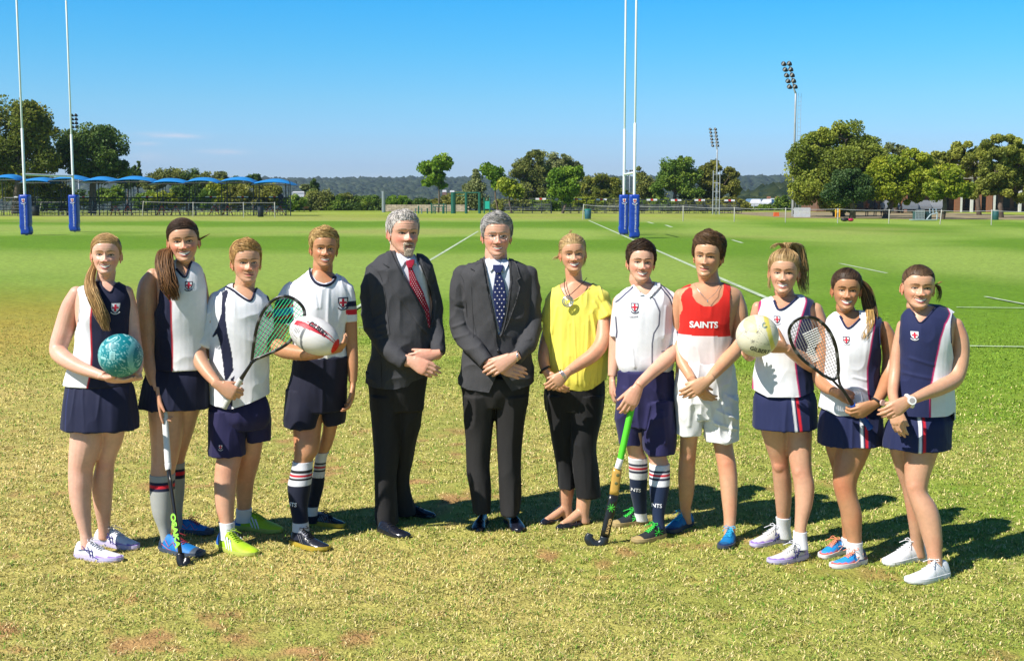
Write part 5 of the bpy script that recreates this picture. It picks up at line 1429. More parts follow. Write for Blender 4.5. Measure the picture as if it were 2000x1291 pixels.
for k in (0, 1):
    p._ksign = 1 if k else -1
    sh = p.shoe(k, 'boot', upper=(.014,.016,.026), sole=(.45,.33,.04), lace=(.01,.01,.01), tongue=(.25,.25,.3), w=.98, label='black leather boot with a thin yellow sole')
    p.shoe_stripe(sh, [[(.46,.9),(.48,.6)],[(.54,.9),(.56,.6)],[(.62,.9),(.64,.6)],[(.30,.7),(.42,.2)],[(.36,.75),(.48,.2)]], (.16,.16,.18), -1, .0018)

# ---------------------------------------------------------------- suits
def suit(p, T, sleeves, vpoly, hem, lapels, tie, tiecol, dot, tr, trl, shirtcol, buttons, jc, knot, collar, seam=(), flap=(), seed=1, pins=False):
    o, bv = p.garment('suit_jacket', [loft(T, p.Y)] + sleeves, jc, vox=.0048, fold=.0065, fs=(8,7,7), m=SUIT, seed=seed, cuts=[vpoly] + hem, ridge=list(seam))
    Ts = [(y, a+5+max(0, (525-y)*.35), b-5-max(0, (525-y)*.35), dy, th-.032) for y, a, b, dy, th in T if y < 700]
    so, sb = p.garment('dress_shirt', [loft(Ts, p.Y)], shirtcol, fold=.002, fs=(9,6,4), seed=3)
    for poly in collar: p.patch(sb, poly, 'shirt_collar', shirtcol, so, .010, 2.5, thick=.008)
    t_ = p.patch(sb, tie, 'necktie', tiecol, p.root, .015, 2.5, thick=.010); p.patch(sb, knot, 'tie_knot', tiecol, t_, .022, 2.0, thick=.012)
    # pattern of small light marks woven in the tie
    mb = MB(); xs = [q[0] for q in tie]; ys = [q[1] for q in tie]; y = min(ys)+3; r = 0
    while y < max(ys)-3:
        x = min(xs)+(dot[0]/2 if r % 2 else 0)
        while x < max(xs):
            if inpoly(np.array([[x, y]]), tie)[0] and inpoly(np.array([[x-1.5, y]]), tie)[0] and inpoly(np.array([[x+1.5, y]]), tie)[0]:
                q = p.on(sb, x, y, .0158); mb.ell(q, (dot[2], .0005, dot[2]), 8, 4)
            x += dot[0]
        y += dot[1]; r += 1
    mb.build('tie_dots', mat('tie_dot', color=(.62,.60,.64), rough=.6), t_, smooth=True)
    vp = vpoly; ml = max(range(len(vp)), key=lambda i: vp[i][1])
    for ln in (vp[:ml+1], vp[ml:]): p.band(bv, [(q[0]+(-2.6 if ln is not vp[ml:] and ln[0] == vp[0] else 2.6), q[1]) for q in ln if q[1] > min(v_[1] for v_ in vp)+8], .0052, 'front_edge', jc, o, .0015, SUIT)
    for poly in [[(x+(-3.2 if i_ == 0 else 3.2), y) for x, y in q_] for i_, q_ in enumerate(lapels)]: p.patch(bv, poly, 'lapel', jc, o, .009, 3.0, SUIT, thick=.009)
    for l in flap: p.band(bv, l, .0014, 'seam', np.array(jc)*.5, o, .0006, SUIT, n=4)
    for x, y in buttons:
        q = p.on(bv, x, y, .004); MB().ell(q, (.010, .004, .010), 12, 6, (.012,.012,.012)).build('button', HARD, o, smooth=True)
    p.garment('trousers', trl, tr, vox=.006, fold=.006, fs=(9,8,2.2), m=SUIT, seed=seed+2)
    return o, bv

# 5: bearded man, red tie
p = Person('person with grey hair and goatee in dark suit with red tie', [((742,1036),(800,1050)), ((786,1004),(850,1011))], (.67,.37,.26))
p.leg(0, [(740,724,782),(870,734,776),(927,735,768),(980,738,770),(1018,742,772),(1036,743,776)], body=False); p.leg(1, [(740,772,822),(870,776,806),(927,774,794),(966,776,796),(1000,780,806),(1012,780,808)], body=False)
p.arm([(740,532,0,11),(730,590,0,11),(736,645,-.04,11),(762,682,-.13,10),(785,704,-.20,9),(803,708,-.22,9.5)]); p.arm([(826,532,.02,10),(842,590,.02,10),(850,650,-.02,10),(856,690,-.12,9),(848,694,-.15,9)])
p.hand(800, 704, -.225, (.85,-.2,-.38), (-.1,1,-.1), 1, curl=(.35,.6,.4), thumb=(.2,.3,.1), scale=1.12)
p.hand(850, 692, -.16, (-.93,-.1,-.22), (.1,1,0), -1, curl=(.3,.5,.4), thumb=(.35,.2,.1), scale=1.08)
T = [(486,776,806,.02,.13),(492,764,812,.02,.15),(500,744,826,.015,.19),(510,729,838,.01,.22),(526,717,845,.005,.25),(560,716,844,0,.275),(600,722,846,0,.29),(650,724,848,-.01,.31),(690,722,846,-.01,.31),(720,716,838,0,.30),(758,712,832,0,.29)]
p.chest(T, 14, .085)
p.head((797,497), (789,409), yaw=24, roll=1, pitch=-2, dy=-.01, hairh=.012, wx=1.0, nose=1.2, neck=(786,522), neck_r=.062, nb=.07, sex='m', smile=.05, teeth=False, brow=(.30,.22,.15), age=1, squint=1.0, blush=.9, jaw=1.06)
p.make_body()
p.hair(make_hair('m', [(.30,.27,.24),(.66,.62,.58)], (.004,.010), 11, 1.06, 1100, front=.006, sweep=.3, length=.028))
Lk = Locks(); rs_ = np.random.RandomState(4)
for k in range(420):
    if k < 290: x = rs_.uniform(-.024, .024); z = rs_.uniform(.004, .036); 
    else: x = rs_.uniform(-.026, .026); z = .0625 + rs_.uniform(-.004, .004)
    if k >= 340: x = math.copysign(rs_.uniform(.022, .028), x); z = rs_.uniform(.03, .062)
    y = -(.0865 - 6.*x*x + .004); Lk.add([(x, y+.004, z), (x*1.02, y-.002, z-.005), (x*1.02+rs_.uniform(-.003,.003), y-.001, z-.012)], .0013, tuple(np.array([.62,.50,.38])*rs_.uniform(.6, 1.2)))
p.hair(Lk, 'goatee')
JC = np.array([.052,.053,.060])
s1 = limb([(734,528,0,18),(726,565,0,20.5),(726,605,0,20.5),(733,642,-.04,21),(752,672,-.11,19.5),(776,697,-.18,16.5),(793,709,-.21,15)], p.Y, 18); s2 = limb([(830,526,.02,15),(841,565,.02,16),(848,610,.01,16.5),(851,640,-.02,16),(855,670,-.08,14.5),(856,690,-.12,12.5)], p.Y, 18)
suit(p, T, [s1, s2], [(764,478),(790,536),(812,574),(830,608),(837,640),(842,628),(843,592),(832,545),(812,500),(808,478)], [[(700,748),(712,750),(728,756),(770,758),(798,753),(806,744),(845,734),(860,780),(700,780)]],
    [[(762,486),(770,500),(791,537),(812,574),(831,613),(837,652),(826,640),(806,610),(782,578),(764,546),(758,529),(766,523),(752,516),(754,500)], [(812,500),(830,522),(838,535),(842,550),(836,555),(846,570),(849,600),(843,640),(842,600),(834,560),(826,535)]],
    [(797,523),(804,523),(813,545),(824,570),(834,605),(837,642),(831,638),(822,612),(810,585),(801,556)], (.33,.010,.035), (4.2,4.0,.0024), (.025,.024,.025),
    [loft([(725,714,836,.0,.25),(760,722,830,.0,.26),(800,724,826,0,.22)], p.Y), loft([(770,724,786,-.01,.24),(830,728,784,-.02,.22),(890,731,778,-.04,.20),(930,731,773,-.05,.19),(985,733,775,-.06,.19),(1022,735,777,-.07,.19)], p.Y), loft([(770,770,829,.03,.24),(830,772,820,.06,.22),(890,770,808,.10,.2),(930,768,800,.12,.18),(966,768,803,.14,.18),(1003,772,814,.15,.18)], p.Y)],
    (.62,.64,.72), [(826,627)], JC, [(793,511),(807,510),(808,516),(804,525),(797,525),(793,517)], [[(762,484),(770,492),(792,512),(783,527),(772,512),(762,495)], [(792,512),(806,500),(812,506),(813,520),(806,514)]],
    flap=[[(720,520),(738,528),(752,560),(757,600),(764,650)], [(744,660),(746,700),(748,755)]], seam=[([(733,640),(750,632)],3,.006),([(735,660),(760,650)],3,.005),([(730,620),(745,612)],3,-.005)], seed=2)
bvj = bvh(*p.last)
for k in (0, 1): p._ksign = 1 if k else -1; p.shoe(k, 'dress', upper=(.010,.011,.018), sole=(.02,.02,.02), lace=(.01,.01,.01), w=1.15)

# 6: tall man, blue dotted tie
p = Person('tallest person, grey hair and glasses, dark suit with navy dotted tie, sixth from left', [((947,1019),(934,1040)), ((992,1017),(1014,1040))], (.66,.36,.25))
p.leg(0, [(740,908,965),(899,915,950),(955,922,954),(997,928,952),(1015,928,954)], body=False); p.leg(1, [(740,970,1025),(899,977,1010),(955,980,1010),(1000,984,1010),(1015,984,1012)], body=False)
p.arm([(910,540,0,12),(899,600,0,12),(905,655,-.05,11),(930,686,-.14,10),(950,704,-.20,9.5),(968,712,-.215,9.5)]); p.arm([(1028,540,0,12),(1037,600,0,12),(1038,650,-.05,11),(1022,682,-.14,10),(1012,694,-.20,10),(1000,700,-.235,10)])
p.hand(966, 711, -.215, (.93,-.1,-.30), (-.1,.9,-.2), 1, curl=(.25,.4,.3), thumb=(.4,.2,.0), scale=1.1)
p.hand(1004, 698, -.245, (-.86,-.12,-.46), (-.1,.95,-.2), -1, curl=(.3,.5,.3), thumb=(.3,.25,.1), scale=1.14)
T = [(500,952,988,.02,.13),(506,940,998,.02,.15),(513,920,1018,.015,.19),(522,904,1034,.01,.22),(538,892,1045,.005,.25),(575,898,1040,0,.27),(620,904,1038,0,.27),(660,906,1036,0,.26),(700,900,1040,0,.265),(740,894,1044,0,.28),(768,890,1046,0,.29)]
p.chest(T, 14, .085)
p.head((972,502), (969,415), yaw=6, roll=1, pitch=-1, dy=-.01, hairh=.013, wx=.97, nose=1.15, neck=(970,528), neck_r=.060, nb=.07, sex='m', smile=.75, brow=(.34,.28,.22), age=1, squint=1.0, blush=.7, jaw=1.02)
p.make_body()
p.hair(make_hair('m', [(.16,.15,.14),(.48,.46,.44)], (.006,.015), 12, 1.02, 1100, front=.012, sweep=.9, part=1, length=.035))
mb = MB()
for sg in (-1, 1):
    mb.tube([p.hpt(sg*.031+.0175*math.cos(a), -.0905-.001*math.sin(a), .1075+.0115*math.sin(a)) for a in np.linspace(0, 2*math.pi, 17)], .0009, 5); mb.tube([p.hpt(sg*.049, -.089, .112), p.hpt(sg*.074, -.05, .113), p.hpt(sg*.079, .0, .110)], .0012, 5)
mb.tube([p.hpt(-.013, -.095, .110), p.hpt(0, -.100, .112), p.hpt(.013, -.095, .110)], .001, 5)
mb.build('glasses', METL, p.root, smooth=True)
JC = np.array([.055,.055,.060])
s1 = limb([(905,536,0,20),(898,575,0,21),(897,615,0,20.5),(903,650,-.04,20),(922,676,-.11,19),(943,698,-.18,17),(952,709,-.205,15.5)], p.Y, 18); s2 = limb([(1032,536,0,18),(1037,575,0,19),(1038,615,0,19),(1040,640,-.03,18.5),(1030,672,-.11,18),(1012,694,-.19,16),(1005,700,-.215,14.5)], p.Y, 18)
suit(p, T, [s1, s2], [(945,494),(958,574),(970,630),(974,655),(979,648),(990,600),(996,549),(993,494)], [[(880,748),(887,751),(912,760),(955,764),(974,722),(986,742),(1000,762),(1035,754),(1050,744),(1060,790),(880,790)]],
    [[(944,502),(950,535),(958,574),(972,640),(975,676),(962,640),(948,600),(933,560),(926,540),(932,530),(922,526),(930,508)], [(993,502),(996,549),(991,600),(980,650),(990,628),(1004,590),(1012,560),(1006,548),(1013,543),(1006,520)]],
    [(968,532),(978,532),(985,552),(989,578),(986,612),(977,648),(970,620),(963,577),(965,552)], (.010,.018,.085), (8.5,7.0,.0042), (.025,.024,.024),
    [loft([(735,894,1040,0,.24),(765,901,1034,0,.25),(792,902,1032,0,.2)], p.Y), loft([(770,902,972,0,.24),(830,907,964,.01,.22),(900,909,957,0,.20),(955,916,961,-.02,.20),(998,923,958,-.04,.21)], p.Y), loft([(770,966,1033,0,.24),(830,968,1023,.01,.22),(890,971,1017,0,.20),(955,974,1018,-.02,.2),(1003,978,1014,-.04,.21)], p.Y)],
    (.66,.70,.80), [(974,684),(966,643)], JC, [(963,520),(982,520),(983,525),(978,534),(968,534),(963,526)], [[(944,500),(952,503),(969,521),(958,532),(950,520)], [(992,500),(984,504),(974,521),(985,533),(992,518)]],
    flap=[[(889,530),(905,545),(909,580),(912,620)], [(921,560),(924,620),(926,680)]], seam=[([(885,640),(905,632)],3,.007),([(888,660),(915,652)],3,.006),([(1035,660),(1015,664)],3,.006),([(890,600),(905,604)],3,-.006)], seed=5)
for k in (0, 1): p._ksign = 1 if k else -1; p.shoe(k, 'dress', upper=(.010,.011,.020), sole=(.03,.025,.02), lace=(.01,.01,.01), w=1.12)
mb = MB(); a = p.P(1010, 696, -.235); mb.tube([a+Vector((.012*math.cos(t)*.4+.004, .030*math.cos(t), .030*math.sin(t)-.0)) for t in np.linspace(0, 6.28, 13)], .004, 6); mb.build('wristwatch', METL, p.root, smooth=True)

# ---------------------------------------------------------------- 7: woman in yellow
p = Person('person in loose bright yellow top and cropped black trousers with hands clasped', [((1116,1008),(1057,1026)), ((1148,1018),(1087,1034))], (.62,.33,.20))
L0 = p.leg(0, [(770,1085,1110),(860,1088,1112),(940,1092,1122),(965,1092,1121),(985,1093,1118),(1005,1093,1119),(1012,1093,1119)]); L1 = p.leg(1, [(770,1125,1160),(860,1122,1154),(955,1126,1156),(985,1125,1153),(1005,1125,1151),(1020,1125,1153)])
for k in (0, 1):
    a, b = p.feet[k]; d = b-a; mk = lambda u, z: a+d*u+Vector((0, 0, z))
    p.coarse.append(tube([mk(.10,.045), mk(.24,.065), mk(.36,.055), mk(.5,.040), mk(.66,.026), mk(.85,.020)], [.026,.032,.030,.028,.026,.018], 14))
p.arm([(1084,590,.02,12),(1078,625,.02,12.5),(1068,662,.0,12.5),(1062,698,-.06,12),(1066,725,-.13,9.5)])
p.arm([(1168,590,.0,13),(1177,622,-.06,15.0),(1177,664,-.125,15),(1160,691,-.17,14.5),(1130,712,-.2,12),(1108,727,-.24,9)])
p.hand(1068, 728, -.15, (.60,-.25,-.72), (.5,.8,.2), 1, curl=(.25,.45,.3), thumb=(.3,.2,.1), scale=.94)
p.hand(1108, 728, -.25, (-.70,-.12,-.60), (-.1,.95,0), -1, curl=(.35,.5,.35), thumb=(.35,.2,.1), scale=.94)
T = [(548,1108,1140,.01,.11),(554,1096,1160,.01,.13),(561,1082,1174,.01,.16),(573,1070,1188,0,.19),(595,1063,1194,.0,.22),(625,1060,1199,.0,.24),(660,1060,1201,.0,.25),(700,1064,1198,-.005,.25),(735,1066,1186,-.01,.25),(762,1072,1172,0,.23)]
p.coarse.append(loft([(548,1110,1138,.01,.10),(556,1094,1160,.01,.12),(566,1082,1172,.01,.15),(590,1080,1172,0,.18),(640,1084,1168,0,.19),(720,1086,1164,0,.15),(785,1080,1164,0,.14)], p.Y))
p.head((1123,532), (1122,457), yaw=3, roll=-3, pitch=-2, dy=-.01, hairh=.011, wx=1.0, nose=1.0, mouth=1.15, neck=(1123,562), neck_r=.050, nb=.062, sex='f', smile=1.0, brow=(.20,.11,.05), age=.8, lips=(.50,.13,.13), blush=.5, jaw=1.02)
p.make_body(paint=None)
hc = [(.24,.14,.055),(.66,.47,.22)]
Lk = make_hair('f', hc, (.005,.012), 13, 1.02, 480)
tail(Lk, [p.hpt(-.060,.02,.13), p.hpt(-.085,.03,.10), p.P(1088,502,.04), p.P(1079,512,.04)], [.010,.014,.014,.016,.012], 46, hc, 3, .0013, wave=.006)
tail(Lk, [p.hpt(.062,.035,.11), p.hpt(.070,.045,.07), p.hpt(.062,.05,.02)], [.010,.014,.014,.010,.004], 30, hc, 6, .0014, wave=.004)
tail(Lk, [p.hpt(-.01,.03,.235), p.hpt(.0,.03,.255), p.hpt(.012,.02,.262)], [.008,.008,.008,.008,.006], 12, hc, 8, .0009, wave=.004)
p.hair(Lk)
YEL = np.array([.88,.78,.12])
drape = [([(1096+i*13+q, 622+q*3),(1097+i*13.5, 690),(1099+i*12.5-q, 748)], 2.2+.3*q, .0022+.0008*(i%3)) for i, q in enumerate((0,3,-2,4,1,-3,2))] + [([(1160,590),(1178,620)],3,.006),([(1166,580),(1186,612)],2.5,.005),([(1155,610),(1166,670)],3,.007),([(1170,665),(1160,700),(1150,740)],3,.006),([(1182,660),(1176,700)],3,.006),([(1088,600),(1078,650)],3,.004)]
o, bv = p.garment('batwing_top', [loft(T, p.Y), limb([(1158,580,.0,15),(1173,600,-.03,19),(1184,624,-.06,21)], p.Y, 18), limb([(1092,578,.0,13),(1077,602,.0,16),(1070,630,.0,17)], p.Y, 18)], YEL, fold=.006, fs=(16,8,2.5), seed=7, ridge=drape,
    cuts=[[(1093,538),(1094,563),(1101,578),(1112,587),(1124,585),(1142,572),(1162,556),(1160,538)], [(1050,744),(1064,745),(1100,757),(1130,763),(1152,762),(1180,744),(1200,744),(1200,790),(1050,790)]])
p.band(bv, [(1093,561),(1101,578),(1112,587),(1124,585),(1142,572),(1161,557)], .003, 'neck_hem', YEL*.9, o, .001)
bb = bvh(*[p.last[0], p.last[1]])
p.garment('cropped_trousers', [loft([(740,1068,1178,0,.22),(770,1064,1180,0,.23),(800,1066,1178,0,.2)], p.Y), loft([(770,1065,1124,0,.22),(857,1076,1120,.02,.19),(905,1086,1119,.03,.17),(951,1090,1123,.02,.165)], p.Y), loft([(770,1106,1180,0,.23),(820,1110,1175,-.01,.21),(872,1113,1165,-.02,.20),(920,1118,1169,-.03,.195),(967,1125,1173,-.03,.19)], p.Y)], (.010,.010,.011), fold=.007, fs=(10,8,2), seed=3)
# pendant on a cord, bracelets, ring
neckl = [(1105,541),(1105,556),(1108,572),(1109,580)]
mb = MB(); mb.tube([p.P(1103,545,-.02), p.P(1102,556,-.065), p.P(1104,568,-.10), p.P(1109,579,-.122), p.P(1117,573,-.115), p.P(1128,563,-.10), p.P(1139,552,-.068), p.P(1146,543,-.02)], .0024, 6, (.02,.015,.012)); nk = mb.build('pendant_necklace', RUB, p.root, smooth=True)
c = p.P(1109, 589, -.135); mb = MB()
for r_, w_ in ((.030,.0045), (.021,.0035), (.013,.003)): mb.tube([c+Vector((r_*math.cos(t)+ (.0 if r_ > .02 else .003), -.002, r_*math.sin(t)-.0)) for t in np.linspace(0, 2*math.pi, 25)], w_, 6)
mb.build('pendant', METL, nk, smooth=True)
for (x, y, dy, r_, w_, m_, nm) in ((1065,722,-.135,.034,.007,mat('black_band', color=(.015,.013,.013), rough=.5),'bracelet'), (1101,731,-.245,.032,.005,METL,'bracelet')):
    a = p.P(x, y, dy); mb = MB(); ax_ = Vector((.45,-.3,-.7)).normalized() if x < 1090 else Vector((-.75,-.1,-.5)).normalized(); u_ = ax_.cross(Vector((0,1,0))).normalized(); v_ = ax_.cross(u_)
    for q in ((0,) if x < 1090 else (0, .011)): mb.tube([a + ax_*q + u_*r_*math.cos(t) + v_*r_*.85*math.sin(t) for t in np.linspace(0, 2*math.pi, 17)], w_, 6)
    mb.build(nm, m_, p.root, smooth=True)
for k in (0, 1):
    p._ksign = 1 if k else -1; sh = p.shoe(k, 'pump', upper=(.012,.012,.018), sole=(.02,.018,.016)); mb = MB(); mb.tube([p.shoe_top(.50, -1.1)-Vector((0,0,.006)), p.shoe_top(.46, 0)+Vector((0,0,.022)), p.shoe_top(.50, 1.1)-Vector((0,0,.006))], .003, 6, (.012,.012,.014)); mb.build('strap', LEATH, sh, smooth=True)

# ---------------------------------------------------------------- 8: boy with the green stick
p = Person('person in white polo shirt and navy shorts resting a hand on a green-gripped stick', [((1262,1022),(1195,1029)), ((1296,1047),(1236,1061))], FAIR)
L0 = p.leg(0, [(840,1218,1262),(868,1222,1258),(880,1225,1258),(893,1228,1263),(930,1230,1264),(960,1232,1262),(983,1237,1262),(1003,1240,1262),(1016,1240,1264)])
L1 = p.leg(1, [(850,1258,1306),(891,1265,1303),(905,1269,1307),(945,1269,1307),(985,1272,1300),(1010,1275,1296),(1030,1275,1298)], hip=.0)
p.arm([(1209,590,.05,13),(1204,640,.07,13),(1200,690,.06,12),(1196,735,.03,9)])
p.hand(1196, 737, .03, (-.05,-.1,-1), (1,.1,0), 1, curl=(.4,.6,.4), thumb=(.3,.3,.2), scale=1.0)
p.arm([(1314,595,0,17),(1321,640,0,17),(1317,680,-.04,16),(1300,704,-.11,15),(1274,727,-.18,12),(1252,748,-.24,10.5),(1247,754,-.25,10)])
p.hand(1247, 755, -.25, (-.45,-.12,-.85), (-.2,.9,-.3), -1, curls=[(.45,.55,.3),(.4,.6,.4),(.4,.6,.4),(.45,.7,.4)], thumb=(.4,.3,.3), scale=1.12)
T = [(552,1240,1286,.01,.13),(560,1230,1298,.01,.15),(568,1214,1310,.01,.18),(580,1206,1316,.005,.21),(600,1203,1318,0,.24),(640,1203,1316,0,.25),(690,1202,1315,0,.24),(715,1205,1314,0,.225),(735,1214,1308,0,.16)]
p.chest(T, 5)
p.head((1254,551), (1254,467), yaw=2, roll=2, pitch=-3, dy=-.01, hairh=.018, wx=.96, nose=1.1, mouth=1.15, neck=(1262,574), neck_r=.060, nb=.070, sex='m', smile=.95, brow=(.07,.04,.02), blush=.8, iris=(.08,.1,.1))
p.make_body()
p.hair(make_hair('m', [(.022,.012,.007),(.08,.043,.022)], (.005,.016), 15, 1.0, 1000, front=.012, sweep=.9, part=-1, length=.035))
s1 = limb([(1214,586,.02,14),(1209,620,.03,15),(1206,656,.04,14.5)], p.Y, 16); s2 = limb([(1306,586,0,19),(1315,620,0,20.5),(1316,655,-.01,21),(1314,676,-.02,21)], p.Y, 18)
pip = [[(1240,561),(1224,574),(1205,593)], [(1266,573),(1278,585),(1288,608),(1286,634),(1276,650),(1272.7,670),(1272.7,730)], [(1205,622),(1207,650),(1206,662)]]
def pt(uv, V, N, c):
    d_ = dpoly(uv, [(1294,560),(1312,582),(1322,610),(1330,672)]); c[(d_ < 4.2) & (N[:,1] < .5)] = NVB*1.3; c[(d_ < 1.5) & (N[:,1] < .5)] = WH
    return c
o, bv = p.garment('polo_shirt', [loft(T, p.Y), s1, s2], WH, fold=.004, fs=(9,7,4), paint=[pt]+[('stroke', l, NVB, 1.3) for l in pip], seed=9,
    cuts=[[(1236,545),(1243,562),(1252,572),(1262,577),(1270,570),(1280,556),(1284,545)]], ridge=[([(1234,680),(1239,716)],2.5,.005),([(1300,600),(1296,660)],3,.004)])
for poly in ([(1238,553),(1243,560),(1258,577),(1250,578),(1240,566)], [(1290,552),(1292,562),(1280,572),(1268,583),(1264,577),(1278,562)]): p.patch(bv, poly, 'collar', WH*.95, o, .007, 2.5, thick=.006)
p.band(bv, [(1314-23,686),(1305,684),(1322,678),(1336,671)], .002, 'sleeve_hem', NVB, o, .001)
p.crest(bv, 1239, 600, 17, o, scroll=(.05,.05,.1))
p.text(bv, 'COLLEGE', 1237, 618, 2.6, (.02,.02,.06), o, ang=-8)
p.garment('shorts', [loft([(723,1204,1316,0,.235),(750,1202,1317,0,.245),(790,1203,1318,0,.25),(830,1206,1318,0,.22)], p.Y), loft([(780,1203,1262,0,.22),(830,1205,1257,.02,.21),(866,1210,1251,.03,.2)], p.Y), loft([(780,1250,1318,-.02,.24),(840,1256,1319,-.04,.22),(885,1262,1318,-.05,.21)], p.Y)], PUR, fold=.009, fs=(9,8,4), seed=12, ridge=[([(1220,760),(1232,820)],4,.008),([(1268,790),(1258,850),(1262,880)],4,.009),([(1290,800),(1296,860)],4,.006)])
for k, R, y0, y1 in ((0, L0, 891, 1016), (1, L1, 905, 1030)):
    b = [(y0,y0+11,WH),(y0+11,y0+15,NV),(y0+15,y0+18,WH),(y0+18,y0+22,RED),(y0+22,y0+25,WH),(y0+25,y0+29,NV),(y0+29,y0+41,WH)] + ([(1001,1016,WH)] if k == 0 else [])
    so, sb = p.sock(k, R, y0, y1, (.010,.022,.060), b, 1.5); p.text(sb, 'NTS', 1247 if k == 0 else 1281, 967 if k == 0 else 982, 7, WH, so, ang=3)
for k in (0, 1):
    p._ksign = 1 if k else -1
    sh = p.shoe(k, upper=(.022,.026,.030), sole=(.40,.30,.14), lace=(.05,.62,.07), toe=(.42,.31,.13), w=1.08)
    for sd_ in (-1, 1): p.shoe_stripe(sh, [[(.18,.2),(.44,.8)],[(.18,.75),(.46,.25)],[(.31,.1),(.31,.85)],[(.16,.48),(.46,.52)]], (.05,.62,.07), sd_, .0022)

P8Y = p.Y
# ---------------------------------------------------------------- 9: boy in the red and white vest
p = Person('person in red and white athletics vest and white shorts with hands clasped', [((1349,1024),(1305,1043)), ((1427,1052),(1410,1075))], (.59,.33,.19))
L0 = p.leg(0, [(830,1326,1368),(850,1328,1364),(885,1327,1360),(920,1324,1358),(960,1325,1356),(990,1328,1350),(1010,1330,1350),(1022,1330,1352)])
L1 = p.leg(1, [(840,1388,1434),(865,1392,1431),(905,1400,1438),(940,1405,1441),(975,1409,1440),(1010,1413,1438),(1035,1413,1436),(1050,1413,1437)], hip=.01)
p.knee(0, 1343, 890); p.knee(1, 1419, 908)
p.arm([(1330,578,.02,14),(1324,610,.03,15),(1322,660,.03,13.5),(1330,700,-.03,12.5),(1344,728,-.1,10),(1352,742,-.15,8.8)])
p.arm([(1436,582,0,16),(1443,610,0,17.5),(1445,650,0,16.5),(1437,682,-.05,15),(1418,704,-.11,14),(1396,728,-.17,11),(1385,741,-.2,9)])
p.hand(1352, 744, -.15, (.62,-.2,-.72), (.6,.8,.2), 1, curl=(.3,.5,.3), thumb=(.3,.3,.2), scale=.98)
p.hand(1384, 742, -.21, (-.78,-.12,-.5), (-.1,.95,-.1), -1, curl=(.3,.5,.35), thumb=(.3,.2,.1), scale=1.04)
B = [(552,1360,1412,.01,.12),(558,1344,1428,.01,.14),(566,1328,1444,.01,.17),(578,1322,1450,.005,.19),(600,1324,1444,0,.21),(640,1326,1432,0,.215),(690,1322,1430,0,.20),(730,1320,1434,0,.20)]
p.coarse.append(loft(B, p.Y))
p.head((1374,542), (1381,450), yaw=-20, roll=4, pitch=-1, dy=-.01, hairh=.026, wx=.95, nose=1.1, neck=(1388,560), neck_r=.055, nb=.066, sex='m', smile=.3, teeth=False, brow=(.08,.045,.02), iris=(.06,.06,.04), blush=.4)
p.make_body()
p.hair(make_hair('m', [(.040,.020,.009),(.15,.082,.036)], (.007,.024), 17, 1.0, 1100, front=.016, sweep=-.9, part=-1, length=.045))
Tv = [(y, a-1, b+1, dy, th+.014) for y, a, b, dy, th in B]
Tv = Tv[:-1] + [(712,1321,1432,0,.20),(735,1326,1428,0,.16)]
def pt(uv, V, N, c):
    c[uv[:,1] < 656+.03*(uv[:,0]-1380)] = (.62,.018,.012); return c
o, bv = p.garment('athletics_vest', [loft(Tv, p.Y)], np.array([.80,.72,.72]), fold=.0035, fs=(9,7,4), paint=[pt], seed=10,
    cuts=[[(1354,530),(1354,553),(1353,578),(1360,590),(1374,598),(1390,598),(1402,590),(1411,578),(1416,560),(1420,530)], lambda uv, V, N: (uv[:,0] > np.interp(uv[:,1], [540,555,575,597,640,660,665], [1434,1433,1427,1426,1426,1430,1480])) & (uv[:,1] < 662), lambda uv, V, N: (uv[:,0] < np.interp(uv[:,1], [540,558,575,600,640,660,665], [1336,1335,1333,1331,1330,1326,1280])) & (uv[:,1] < 662)])
p.text(bv, 'SAINTS', 1374, 633.5, 11.5, (.8,.8,.8), o, bold=.035)
mb = MB(); mb.tube([p.P(1356,556,-.055), p.P(1368,572,-.10), p.P(1382,586,-.118), p.P(1398,572,-.10), p.P(1408,556,-.055)], .0012, 5); mb.tube([p.P(1382,586,-.12), p.P(1382,591,-.122)], .0028, 6); mb.build('necklace', METL, p.root, smooth=True)
p.garment('shorts', [loft([(706,1322,1431,0,.21),(730,1318,1437,0,.235),(780,1317,1440,0,.25),(815,1318,1441,0,.22)], p.Y), loft([(770,1318,1378,0,.22),(815,1317,1374,.0,.21),(847,1318,1368,.0,.2)], p.Y), loft([(770,1364,1440,0,.23),(820,1370,1442,-.02,.22),(861,1378,1443,-.03,.21)], p.Y)], (.76,.76,.76), fold=.009, fs=(11,8,6), seed=14, ridge=[([(1400,800),(1432,815)],3,.008),([(1395,825),(1438,838)],3,.008),([(1405,780),(1425,850)],3,-.008),([(1350,760),(1345,830)],4,.006),([(1415,770),(1440,785)],3,.007)])
for k in (0, 1):
    p._ksign = 1 if k else -1; sh = p.shoe(k, upper=(.005,.16,.40) if k == 0 else (.006,.17,.42), sole=(.05,.06,.08), lace=(.03,.42,.70), accent=(.01,.03,.10), stripes='base', toe=(.01,.10,.24), w=1.0)

